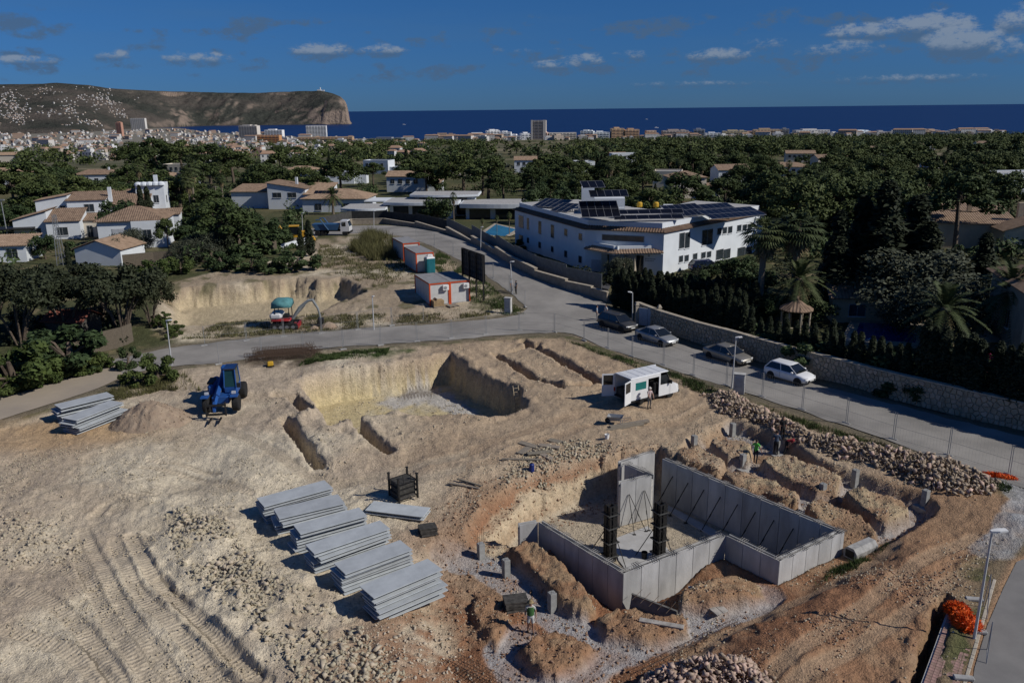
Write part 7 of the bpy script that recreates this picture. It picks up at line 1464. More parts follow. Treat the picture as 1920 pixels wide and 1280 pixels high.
LBL = dict(pine=('dark umbrella pine in the wooded belt between villas and sea', 'pines of the wooded belt'), broad=('leafy garden tree in the wooded belt between villas and sea', 'garden trees of the wooded belt'), cypress=('slim dark cypress in the wooded belt between villas and sea', 'cypresses of the wooded belt'), fan_palm=('palm rising among the villa gardens behind the road', 'palms of the villa gardens'))
def scatter(n, y0, y1, half, dens):
    k = 0; tries = 0
    while k < n and tries < n*30:
        tries += 1; y = (y0**.5+(y1**.5-y0**.5)*FR.random())**2; u = FR.uniform(-half, half); x = u*y
        if FR.random() > dens(u, y) or not clear(x, y): continue
        k += 1; yield x, y, u
def dns(u, y):
    nz = float(fbm(np.array([u*9]), np.array([y*.012]), 3, 33)[0]); field = 1-.85*math.exp(-((u-.03)/.10)**2)*float(sstep(330, 430, y)); left = 1-.72*float(sstep(-.12, -.3, u))*float(sstep(280, 480, y)); return max(.04, min(1, (.55+1.2*nz)))*field*left
for x, y, u in scatter(330, 118, 330, .72, dns):
    r = FR.random(); pr_right = u > .18
    kind = 'pine' if r < (.62 if pr_right else .30) else ('broad' if r < .80 else ('cypress' if r < .88 else 'fan_palm'))
    hh = {'pine': FR.uniform(8, 12), 'broad': FR.uniform(4, 7.5), 'cypress': FR.uniform(5, 10), 'fan_palm': FR.uniform(6, 11)}[kind]; tree(kind, (x, y, hz(x, y)-.1), hh, LBL[kind][0], LBL[kind][1], FR.uniform(1.0, 1.45) if kind in ('pine', 'broad') else 1.0); cnt[kind] += 1
for x, y, u in scatter(520, 300, 760, .70, dns):
    r = FR.random(); kind = 'pine_far' if r < (.72 if u > .15 else .45) else ('broad_far' if r < .9 else 'cypress_far'); kk = kind[:-4]
    if cnt[kk] >= 300: continue
    tree(kind, (x, y, float(base(x, y))-.2), {'pine': FR.uniform(8, 12), 'broad': FR.uniform(4.5, 8), 'cypress': FR.uniform(6, 10)}[kk], LBL[kk][0], LBL[kk][1], FR.uniform(1.1, 1.6)); cnt[kk] += 1
# under-storey shrubs in the gardens, and the far wood as one mass each
def mass(name, n, y0, y1, half, dens, size, hh, m, label, seed, per):
    R_ = np.random.RandomState(seed); Vs = []
    for x, y, u in scatter(n, y0, y1, half, dens):
        k = per; d = R_.normal(size=(k, 3)); d /= np.linalg.norm(d, axis=1)[:, None]; h_ = hh*R_.uniform(.6, 1.3); w = h_*R_.uniform(.5, .75); P = np.array([x, y, float(base(x, y))+h_*.52])+d*np.array((w, w, h_*.52))*R_.uniform(.6, 1.0, (k, 1)); V, _ = leaves(R_, P, size, d, .4, .6); Vs.append(V)
    V = np.concatenate(Vs); link(name, rmesh(name, V, np.arange(len(V)).reshape(-1, 4), m), kind='stuff', label=label, cat='woodland')
mass('woodland', 1700, 560, 1640, .72, dns, 1.1, 8, ml_pine, 'far pine wood running down to the shore', 3, 60)
mass('woodland', 700, 700, 1660, .72, lambda u, y: 1-.8*math.exp(-((u-.03)/.12)**2) if u > -.1 else .4, 1.5, 6, ml_broad, 'far green scrub between houses and shore', 4, 26)
mass('undergrowth', 1500, 112, 330, .72, lambda u, y: .9, .32, 2.6, ml_broad, 'garden undergrowth between the villas', 5, 60)
mass('undergrowth', 240, 78, 118, .72, lambda u, y: .9, .16, 1.6, ml_dark, 'low dark undergrowth of the near gardens', 6, 160)
mass('scrub', 420, 330, 1100, .2, lambda u, y: .5, .9, 2.2, ml_olive, 'scattered scrub in the valley fields', 7, 16)
# ================================================================ VEHICLES
m_tyre = mat('tyre_rubber', (.018, .018, .018), .85, .2, 6); m_rim = mat('alloy_rim', (.42, .43, .44), .35, .1, 6, metal=.7); m_cglass = mat('car_glass', (.012, .015, .018), .06, .1, 2, spec=.7); m_lampw = mat('headlight_lens', (.55, .56, .57), .15, .1, 3, spec=.6); m_lampr = mat('tail_lens', (.30, .015, .012), .2); m_plast = mat('black_trim', (.02, .02, .02), .6); m_plate = mat('number_plate', (.6, .6, .57), .5)
def paint(name, c, r=.28, metal=.0): return mat('paint_'+name, c, r, .04, 2, spec=.5, metal=metal)
def wheel(t, x, y, r, w, name='wheel', rim=None):
    s = 1 if y > 0 else -1; o = link(name, None, t, (x, y, r)); mb = MB(); mb.lathe([(r*.62, -w/2), (r*.94, -w/2), (r, -w*.3), (r, w*.3), (r*.94, w/2), (r*.62, w/2)], 18); mb.xf(Matrix.Rotation(math.pi/2, 4, 'X')); mb.build('tyre', m_tyre, o)
    mb = MB(); mb.lathe([(.02, -w*.36), (r*.63, -w*.40), (r*.63, w*.40), (.02, w*.36)], 14); mb.xf(Matrix.Rotation(math.pi/2, 4, 'X')); mb.build('rim', rim or m_rim, o)
    for k in range(5):
        a = k*2*math.pi/5; b = MB(); b.box(-.03, .03, w*.37, w*.43, .06, r*.58); b.xf(Matrix.Rotation(a, 4, 'Y')); b.xf(Matrix.Diagonal((1, s, 1, 1))); b.build('spoke', rim or m_rim, o)
def car(p, rz, label, m, L=4.2, Wd=1.76, kind='hatch'):
    t = thing('parked_car', label, 'car', p, rz, 'parked cars'); w = Wd/2; hs = 1.47 if kind == 'hatch' else (1.44 if kind == 'sedan' else 1.64); up = .12 if kind == 'suv' else 0; r = .31+.5*up; zb = .22+up*.6
    prof = {'hatch': [(-.50,.62,.80,.42),(-.485,.88,.93,.30),(-.40,.94,1.0,.22),(-.2,.93,1.0,.20),(.05,.92,1.0,.20),(.22,.90,1.0,.20),(.36,.82,.97,.22),(.46,.72,.88,.28),(.495,.60,.72,.34)],
            'sedan': [(-.50,.66,.80,.42),(-.485,.92,.93,.30),(-.38,.96,1.0,.22),(-.2,.93,1.0,.20),(.05,.91,1.0,.20),(.22,.89,1.0,.20),(.36,.82,.97,.22),(.46,.72,.88,.28),(.495,.58,.72,.34)], 'suv': [(-.50,.70,.80,.45),(-.485,1.0,.94,.36),(-.40,1.05,1.0,.28),(-.2,1.05,1.0,.26),(.05,1.04,1.0,.26),(.22,1.02,1.0,.26),(.36,.97,.97,.28),(.46,.86,.9,.34),(.495,.70,.74,.42)]}[kind]
    rings = []
    for x, bz, wf, z0 in prof:
        W_ = w*wf; rings.append([(x*L, -W_*.90, z0), (x*L, -W_, z0+.16), (x*L, -W_*1.0, bz-.20), (x*L, -W_*.95, bz-.05), (x*L, -W_*.80, bz), (x*L, W_*.80, bz), (x*L, W_*.95, bz-.05), (x*L, W_*1.0, bz-.20), (x*L, W_, z0+.16), (x*L, W_*.90, z0)])
    mb = MB(); mb.smooth = True; mb.loft(rings); body = mb.build('body', m, t)
    belt = prof[3][1]-.02; xr0, xf0 = {'hatch': (-.47, .27), 'sedan': (-.37, .25), 'suv': (-.48, .26)}[kind]; xr1, xf1 = {'hatch': (-.36, .07), 'sedan': (-.20, .06), 'suv': (-.39, .08)}[kind]
    def fr(xa, xb, wa, xc, xd, wb, z0, z1): return [[(xa*L, -wa, z0), (xb*L, -wa, z0), (xb*L, wa, z0), (xa*L, wa, z0)], [(xc*L, -wb, z1), (xd*L, -wb, z1), (xd*L, wb, z1), (xc*L, wb, z1)]]
    MB().loft(fr(xr0, xf0, w*.90, xr1, xf1, w*.70, belt, hs-.06)).build('window_glass', m_cglass, t)
    rf = MB(); rf.smooth = True; rf.loft([[(xr1*L-.06, -w*.72, hs-.075), (xf1*L+.05, -w*.72, hs-.075), (xf1*L+.05, w*.72, hs-.075), (xr1*L-.06, w*.72, hs-.075)], [(xr1*L-.03, -w*.69, hs-.02), (xf1*L, -w*.69, hs-.02), (xf1*L, w*.69, hs-.02), (xr1*L-.03, w*.69, hs-.02)], [(xr1*L+.1, -w*.5, hs), (xf1*L-.1, -w*.5, hs), (xf1*L-.1, w*.5, hs), (xr1*L+.1, w*.5, hs)]]); rf.build('roof', m, t)
    for s in (-1, 1):
        for xa, xb, rr in ((xr0, xr1, .05), (xf0, xf1, .035), ((xr0+xf0)/2+.01, (xr1+xf1)/2+.01, .035)): MB().cyl((xa*L, s*w*.905, belt-.02), (xb*L, s*w*.705, hs-.07), rr, n=5).build('pillar', m, t)
        MB().box(xf0*L-.42, xf0*L-.25, min(s*w*.97, s*(w+.16)), max(s*w*.97, s*(w+.16)), belt-.0, belt+.13, .03).build('mirror', m, t)
        for xx in (.31, -.31): 
            a = MB(); a.lathe([(r*1.16, -.03), (r*1.16, .03)], 16); a.xf(Matrix.Rotation(math.pi/2, 4, 'X')); a.build('wheel_arch', m_plast, t, (xx*L, s*(w-.02), r)); wheel(t, xx*L, s*(w-.08), r, .2)
        MB().loft([[(.455*L, s*w*.55, .58+up), (.47*L, s*w*.86, .58+up), (.47*L, s*w*.86, .70+up), (.455*L, s*w*.55, .70+up)], [(.492*L, s*w*.5, .58+up), (.478*L, s*w*.8, .6+up), (.47*L, s*w*.8, .69+up), (.483*L, s*w*.5, .69+up)]]).build('headlight', m_lampw, t)
        MB().box(-.50*L, -.478*L, min(s*w*.55, s*w*.85), max(s*w*.55, s*w*.85), .68+up, .84+up).build('tail_light', m_lampr, t)
        MB().box((xr0+xf0)/2*L, (xr0+xf0)/2*L+.015, min(s*(w-.0), s*(w+.004)), max(s*(w-.0), s*(w+.004)), .35+up, belt-.1).build('door_gap', m_plast, t)
        for q in (.10, -.16): MB().box(q*L-.1, q*L+.08, min(s*w, s*(w+.02)), max(s*w, s*(w+.02)), belt-.17, belt-.14).build('door_handle', m, t)
    MB().box(.485*L, .503*L, -w*.55, w*.55, .30+up, .50+up, .01).build('grille', m_plast, t); MB().box(.5*L, .51*L, -.26, .26, .40+up, .51+up).build('number_plate', m_plate, t); MB().box(-.51*L, -.495*L, -.26, .26, .55+up, .66+up).build('number_plate', m_plate, t)
    return t
a, b = G(1300, 660), G(1500, 719); rzr = math.atan2(b[1]-a[1], b[0]-a[0])
def carpx(px, py, *args, **kw): p = G(px, py); return car((p[0], p[1], p[2]+.02), *args, **kw)
carpx(1158, 617, rzr, 'dark grey SUV parked first in the row by the stone wall', paint('graphite', (.07, .07, .068), .3, .3), L=4.5, Wd=1.85, kind='suv'); carpx(1231, 641, rzr-.03, 'silver saloon parked behind the dark SUV, second in the row', paint('silver', (.33, .34, .345), .3, .4), L=4.6, Wd=1.8, kind='sedan')
carpx(1364, 676, rzr-.02, 'beige-grey saloon parked behind the street lamp', paint('champagne', (.27, .255, .225), .3, .4), L=4.6, Wd=1.8, kind='sedan'); carpx(1480, 712, rzr+.05, 'white hatchback parked nearest the camera by the stone wall', paint('white', (.74, .75, .76), .25), L=4.05, Wd=1.76, kind='hatch')
carpx(1325, 510, rad(8), 'dark blue SUV parked at the right face of the white building', paint('navy', (.012, .018, .07), .2, .2), L=4.6, Wd=1.9, kind='suv')
# ---- van with open doors
r0, f0, l0 = un(1181, 768, 0), un(1253, 750, 0), un(1146, 753, 0); hv = f0-r0; rzv = math.atan2(hv[1], hv[0]); Lv = 5.0; Wv = 2.0; c0 = np.array([r0[0], r0[1], 0])
ex_ = np.array([math.cos(rzv), math.sin(rzv), 0]); ey_ = np.array([-ex_[1], ex_[0], 0]); org = c0+ex_*Lv/2+ey_*Wv/2; zv = max(hz(*(org+ex_*k-ey_*.9)[:2]) for k in (-1.5, 0, 1.5))
mv = paint('van_white', (.72, .73, .73), .35); t = thing('white_van', 'white van with rear and side doors open beside the excavation', 'van', (org[0], org[1], zv), rzv); hw = Wv/2; Hv = 2.25
MB().box(-2.45, 1.7, -hw+.03, hw-.03, .42, .52).build('floor', m_plast, t); MB().box(-2.45, 1.35, -hw+.06, hw-.06, Hv-.09, Hv, .04).build('roof', mv, t)
for k in range(5): MB().box(-2.2+k*.7, -2.14+k*.7, -hw+.2, hw-.2, Hv, Hv+.02).build('roof_rib', mv, t)
MB().box(-2.45, 1.7, hw-.06, hw, .35, Hv-.05).build('left_side', mv, t)
MB().box(-2.45, -.75, -hw, -hw+.05, .35, 1.25).build('right_rear_panel', mv, t); MB().box(-2.45, -.75, -hw, -hw+.05, 1.85, Hv-.05).build('right_rear_panel', mv, t); MB().box(-2.45, -2.0, -hw, -hw+.05, 1.252, 1.848).build('right_rear_panel', mv, t); MB().box(-.95, -.75, -hw, -hw+.05, 1.252, 1.848).build('right_rear_panel', mv, t)
MB().box(-2.0, -.95, -hw-.005, -hw+.03, 1.252, 1.848).build('side_window', mat('teal_window', (.015, .16, .15), .15, .1, 2, spec=.6), t); MB().box(-2.4, .3, -hw-.03, -hw+.02, .35, .50).build('sill_trim', m_plast, t); MB().box(-.75, .35, -hw, -hw+.05, Hv-.28, Hv-.05).build('door_header', mv, t)
MB().box(.35, .48, -hw, -hw+.05, .35, Hv-.05).build('door_pillar', mv, t); MB().box(.48, 1.5, -hw, -hw+.05, .35, 1.25).build('front_door', mv, t); MB().loft([[(.52, -hw-.003, 1.27), (1.5, -hw-.003, 1.27), (1.12, -hw+.08, 1.98), (.52, -hw+.08, 1.98)], [(.52, -hw+.03, 1.27), (1.5, -hw+.03, 1.27), (1.12, -hw+.10, 1.98), (.52, -hw+.10, 1.98)]]).build('door_window', m_cglass, t)
MB().loft([[(1.52, -hw+.04, 1.3), (1.52, hw-.04, 1.3), (1.6, hw-.04, 1.24), (1.6, -hw+.04, 1.24)], [(1.12, -hw+.12, 2.16), (1.12, hw-.12, 2.16), (1.22, hw-.12, 2.16), (1.22, -hw+.12, 2.16)]]).build('windscreen', m_cglass, t)
mb = MB(); mb.loft([[(1.45, -hw, .35), (1.45, hw, .35), (1.45, hw, 1.27), (1.45, -hw, 1.27)], [(1.95, -hw, .35), (1.95, hw, .35), (1.95, hw*.97, 1.16), (1.95, -hw*.97, 1.16)], [(2.38, -hw*.97, .35), (2.38, hw*.97, .35), (2.38, hw*.9, .98), (2.38, -hw*.9, .98)], [(2.5, -hw*.9, .38), (2.5, hw*.9, .38), (2.5, hw*.82, .82), (2.5, -hw*.82, .82)]]); mb.build('bonnet', mv, t); MB().box(2.35, 2.58, -hw*.95, hw*.95, .28, .50, .04).build('front_bumper', m_plast, t)
for s in (-1, 1):
    MB().box(2.36, 2.47, min(s*.6, s*.92), max(s*.55, s*.9), .62, .82, .03).build('headlight', m_lampw, t); MB().box(1.35, 1.5, min(s*(hw+.02), s*(hw+.26)), max(s*(hw+.02), s*(hw+.26)), 1.25, 1.55, .04).build('mirror', m_plast, t)
    for xx in (-1.45, 1.55): wheel(t, xx, s*(hw-.12), .34, .22)
    # rear door leaf swung open, glazed above
    d_ = link('rear_door', None, t, (-2.46, s*hw, .38), s*rad(-28 if s > 0 else -22)); MB().box(-.95, 0, -.03, .03, 0, .9).build('door_panel', mv, d_); MB().box(-.95, -.85, -.03, .03, .9, 1.78).build('door_frame', mv, d_); MB().box(-.1, 0, -.03, .03, .9, 1.78).build('door_frame', mv, d_); MB().box(-.85, -.1, -.03, .03, 1.68, 1.78).build('door_frame', mv, d_); MB().box(-.85, -.1, -.012, .012, .9, 1.68).build('pane', m_cglass, d_); MB().box(-2.5, -2.44, min(s*.86, s*.99), max(s*.86, s*.99), .8, 1.1).build('tail_light', m_lampr, t)
for xx in (.0, .75): MB().box(xx, xx+.5, -.8, .8, .52, 1.45, .08).build('seat', m_plast, t)
MB().box(-2.3, -.9, .1, .9, .52, 1.1).build('tool_rack', m_woodd, t)
# ---- blue telehandler
mbl = mat('paint_loader_blue', (.012, .085, .32), .5, 0, 2.5, col2=(.02, .06, .18)); p = GS(416, 768); t = thing('telehandler', 'blue telehandler with lowered forks facing the camera', 'telehandler', (p[0], p[1]+1.0, p[2]), rad(-82), scale=1.16)
MB().box(-2.0, 1.5, -.55, .55, .6, 1.1, .05).build('chassis', mbl, t); MB().box(-1.9, .2, -1.05, -.56, .75, 1.5, .12).build('engine_cover', mbl, t); MB().box(-1.2, .0, -1.08, -.7, 1.5, 1.62).build('exhaust_cover', m_plast, t)
for x in (-1.45, 1.2):
    for s in (-1, 1): wheel(t, x, s*.92, .56, .42, rim=mbl)
for x in (.75, 1.65): [MB().box(x-.35, x+.3, s*.92-.24, s*.92+.24, 1.16, 1.22).build('mudguard', mbl, t) for s in (-1, 1) if x > 1]
cabt = link('cab', None, t, (.0, .52, .95)); MB().box(-.75, .75, -.38, .42, 0, .55, .05).build('cab_base', mbl, cabt); MB().loft([[(-.72, -.36, .55), (.75, -.36, .55), (.75, .40, .55), (-.72, .40, .55)], [(-.6, -.33, 1.62), (.5, -.33, 1.62), (.5, .36, 1.62), (-.6, .36, 1.62)]]).build('cab_glass', mat('green_cab_glass', (.015, .045, .04), .1, .1, 2, spec=.6), cabt); MB().box(-.68, .58, -.38, .41, 1.62, 1.72, .03).build('cab_roof', m_plast, cabt)
for k in range(6): MB().box(-.5+k*.2, -.47+k*.2, -.36, .38, 1.725, 1.76).build('roof_guard_bar', mbl, cabt)
for x, y in ((.77, -.36), (.77, .40), (-.72, -.36), (-.72, .40)): MB().cyl((x, y, .5), (x*.74, y*.9, 1.66), .04, n=6).build('cab_post', mbl, cabt)
MB().cyl((-2.0, -.22, 2.05), (1.5, -.22, 1.15), .19, n=4).build('boom', mbl, t); MB().cyl((.6, -.22, 1.38), (2.3, -.22, .85), .14, n=4).build('inner_boom', mbl, t); MB().tube([(2.2, -.22, .95), (2.5, -.22, .7), (2.55, -.22, .45)], [.16, .13, .1], 6).build('boom_head', mbl, t); MB().box(-2.15, -1.6, -.45, .05, 1.0, 2.2, .05).build('boom_tower', mbl, t)
for s in (-1, 1): MB().tube([(-1.2, -.22+s*.12, 1.3), (.8, -.22+s*.12, 1.2)], .05, 6).build('ram', m_rim, t)
car_ = link('fork_carriage', None, t, (2.62, -.1, .1)); 
for zz in (.15, .75): MB().box(-.05, .05, -.65, .65, zz, zz+.12).build('carriage_bar', m_plast, car_)
for s in (-1, 1): MB().box(-.06, .06, s*.6-.04, s*.6+.04, .1, 1.0).build('carriage_post', m_plast, car_); MB().loft([[(.05, s*.3-.06, -.02), (.05, s*.3+.06, -.02), (.05, s*.3+.06, .04), (.05, s*.3-.06, .04)], [(1.15, s*.3-.05, -.03), (1.15, s*.3+.05, -.03), (1.15, s*.3+.05, -.01), (1.15, s*.3-.05, -.01)]]).build('fork', m_dark, car_)
for s in (-1, 1): MB().box(1.3, 1.45, s*.85-.12, s*.85+.12, 1.25, 1.4).build('work_light', m_lampw, t)
MB().tube([(1.0, 1.0, 1.6), (1.25, 1.15, 1.7)], .02, 4).build('mirror_arm', m_plast, t); MB().box(1.2, 1.28, 1.05, 1.3, 1.6, 1.9).build('mirror', m_plast, t)
# ---- mini excavator
mred = paint('red', (.30, .02, .02), .4); mwh = paint('digger_white', (.6, .6, .6), .4); p = GS(536, 615); t = thing('mini_excavator', 'red and white mini excavator with teal sunshade on the bare lot', 'excavator', p, rad(4), scale=1.35)
for s in (-1, 1):
    o = link('track', None, t, (0, s*.62, 0)); mb = MB(); R_ = .25; pts = [(-.85, 0), (.85, 0)]; ring = [(-.85+R_*math.cos(a), R_+R_*math.sin(a)) for a in np.linspace(math.pi/2, math.pi*1.5, 8)]+[(.85+R_*math.cos(a), R_+R_*math.sin(a)) for a in np.linspace(-math.pi/2, math.pi/2, 8)]
    mb.loft([[(x, -.15, z) for x, z in ring], [(x, .15, z) for x, z in ring]]); mb.build('track_belt', m_tyre, o)
    for k in range(4): w_ = MB(); w_.cyl((-.7+k*.47, -.17, .25), (-.7+k*.47, .17, .25), .14, n=10); w_.build('roller', m_rim, o)
MB().box(-.5, .5, -.5, .5, .35, .55).build('undercarriage', m_plast, t); MB().lathe([(.45, .55), (.45, .65)], 16).build('slew_ring', m_plast, t); mb = MB(); mb.smooth = True; mb.box(-1.0, .55, -.75, .75, .65, .85, .1); mb.build('deck', mred, t); MB().box(-1.05, -.1, -.74, .74, .85, 1.35, .15).build('engine_hood', mwh, t); MB().box(-.1, .35, -.3, .3, .85, 1.15, .05).build('seat', m_plast, t)
for x, y in ((-.6, -.65), (-.6, .65), (.45, -.65), (.45, .65)): MB().cyl((x, y, .85), (x, y, 2.1), .035, n=6).build('canopy_post', m_plast, t)
mb = MB(); mb.smooth = True; mb.loft([[(-.85, -.8, 1.75), (.65, -.8, 1.8), (.65, .8, 1.8), (-.85, .8, 1.75)], [(-.8, -.75, 2.2), (.6, -.75, 2.2), (.6, .75, 2.2), (-.8, .75, 2.2)], [(-.5, -.5, 2.35), (.3, -.5, 2.35), (.3, .5, 2.35), (-.5, .5, 2.35)]]); mb.build('sunshade', mat('teal_tarp', (.10, .27, .28), .8, .2, 3, .4, 6), t)
mb = MB(); mb.tube([(.6, 0, .75), (1.2, 0, 1.6), (1.9, 0, 2.15), (2.3, 0, 2.2)], [.14, .14, .12, .1], 6); mb.build('boom', mat('digger_grey', (.24, .26, .26), .5), t); MB().tube([(2.2, 0, 2.25), (2.6, 0, 1.5), (2.75, 0, .75)], [.11, .09, .07], 6).build('dipper_arm', MATS['digger_grey'], t); MB().tube([(.8, .12, .9), (1.6, .1, 1.75)], .05, 6).build('ram', m_rim, t)
bk = MB(); ring = [(2.55, .75), (2.95, .7), (2.98, .35), (2.7, .12), (2.35, .2), (2.5, .4)]; bk.loft([[(x, -.28, z) for x, z in ring], [(x, .28, z) for x, z in ring]]); bk.build('bucket', m_dark, t); MB().box(1.0, 1.12, -.75, .75, .1, .45).build('dozer_blade', mred, t); MB().tube([(.6, .4, .3), (1.05, .4, .28)], .05, 5).build('blade_arm', mred, t); MB().tube([(.6, -.4, .3), (1.05, -.4, .28)], .05, 5).build('blade_arm', mred, t)
for i, (dx, dy, rr_, lab) in enumerate(((4.6, -.3, .8, 'large earth-coloured pile right of the mini excavator arm'), (3.2, -.9, .5, 'small dirt pile under the mini excavator arm'))):
    q_ = MB(); q_.lathe([(rr_*1.3, -.1), (rr_*.9, rr_*.35), (rr_*.4, rr_*.65), (.05, rr_*.75)], 12); q_.v = [(x*(1+.15*hsh(x, y)), y*(1+.15*hsh(y, z)), z*(1+.2*hsh(x, z))) for x, y, z in q_.v]; q_.build('dirt_pile', m_dirt, loc=(p[0]+dx, p[1]+dy, hz(p[0]+dx, p[1]+dy)), label=lab, cat='dirt')
# ---- skip lorry and yellow digger
p = G(632, 441); t = thing('skip_lorry', 'skip lorry with white cab and blue body at the road bend', 'lorry', (p[0], p[1], hz(p[0], p[1])+.03), rad(-3)); MB().box(-4.2, 2.4, -.5, .5, .75, 1.05).build('chassis', m_plast, t); mb = MB(); mb.smooth = False
mb.loft([[(1.0, -1.15, .8), (2.6, -1.15, .8), (2.6, 1.15, .8), (1.0, 1.15, .8)], [(1.0, -1.15, 1.7), (2.6, -1.15, 1.7), (2.6, 1.15, 1.7), (1.0, 1.15, 1.7)], [(1.0, -1.08, 2.75), (2.25, -1.08, 2.75), (2.25, 1.08, 2.75), (1.0, 1.08, 2.75)]]); mb.build('cab', mwh, t); MB().box(1.3, 2.0, -1.17, -1.14, 1.75, 2.5).build('side_window', m_cglass, t); MB().loft([[(2.62, -1.0, 1.72), (2.64, -1.0, 1.72), (2.64, 1.0, 1.72), (2.62, 1.0, 1.72)], [(2.3, -.95, 2.6), (2.33, -.95, 2.6), (2.33, .95, 2.6), (2.3, .95, 2.6)]]).build('windscreen', m_cglass, t)
mb = MB(); mb.loft([[(-3.6, -1.1, 1.06), (.4, -1.1, 1.06), (.4, 1.1, 1.06), (-3.6, 1.1, 1.06)], [(-4.3, -1.15, 2.1), (.8, -1.15, 2.1), (.8, 1.15, 2.1), (-4.3, 1.15, 2.1)]]); mb.build('skip_body', paint('lorry_blue', (.03, .09, .19), .5), t)
for s in (-1, 1): MB().tube([(-1.2, s*1.25, 1.1), (-2.6, s*1.25, 3.0), (-3.4, s*1.25, 2.9)], .12, 6).build('lift_arm', MATS['paint_lorry_blue'], t); [wheel(t, x, s*.98, .5, .32) for x in (-3.3, -2.2, 1.75)]
MB().box(2.58, 2.72, -1.1, 1.1, .5, .85).build('bumper', m_plast, t)
myl = paint('yellow', (.55, .30, .02), .5); p = G(556, 452); t = thing('yellow_digger', 'yellow backhoe digger half hidden behind dark conifers', 'digger', (p[0], p[1], hz(p[0], p[1])), rad(10)); MB().box(-1.8, 1.6, -.6, .6, .7, 1.3, .05).build('chassis', myl, t); MB().box(.5, 2.2, -.5, .5, 1.3, 1.8, .1).build('hood', myl, t); MB().box(-1.0, .5, -.7, .7, 1.3, 2.6).build('cab_glass', m_cglass, t); MB().box(-1.1, .6, -.8, .8, 2.6, 2.75, .03).build('cab_roof', myl, t)
for x, rr_ in ((-1.0, .65), (1.6, .5)): [wheel(t, x, s*.85, rr_, .38, rim=myl) for s in (-1, 1)]
MB().tube([(-1.8, 0, 1.2), (-2.6, 0, 2.8), (-3.3, 0, 1.4)], [.16, .13, .1], 6).build('backhoe_arm', myl, t); MB().loft([[(2.6, -1.0, .2), (2.6, 1.0, .2), (3.2, 1.0, .15), (3.2, -1.0, .15)], [(2.5, -1.0, .9), (2.5, 1.0, .9), (2.7, 1.0, .95), (2.7, -1.0, .95)]]).build('front_bucket', myl, t); [MB().tube([(.6, s*.5, 1.4), (1.9, s*.6, 1.0), (2.6, s*.6, .5)], .08, 5).build('loader_arm', myl, t) for s in (-1, 1)]
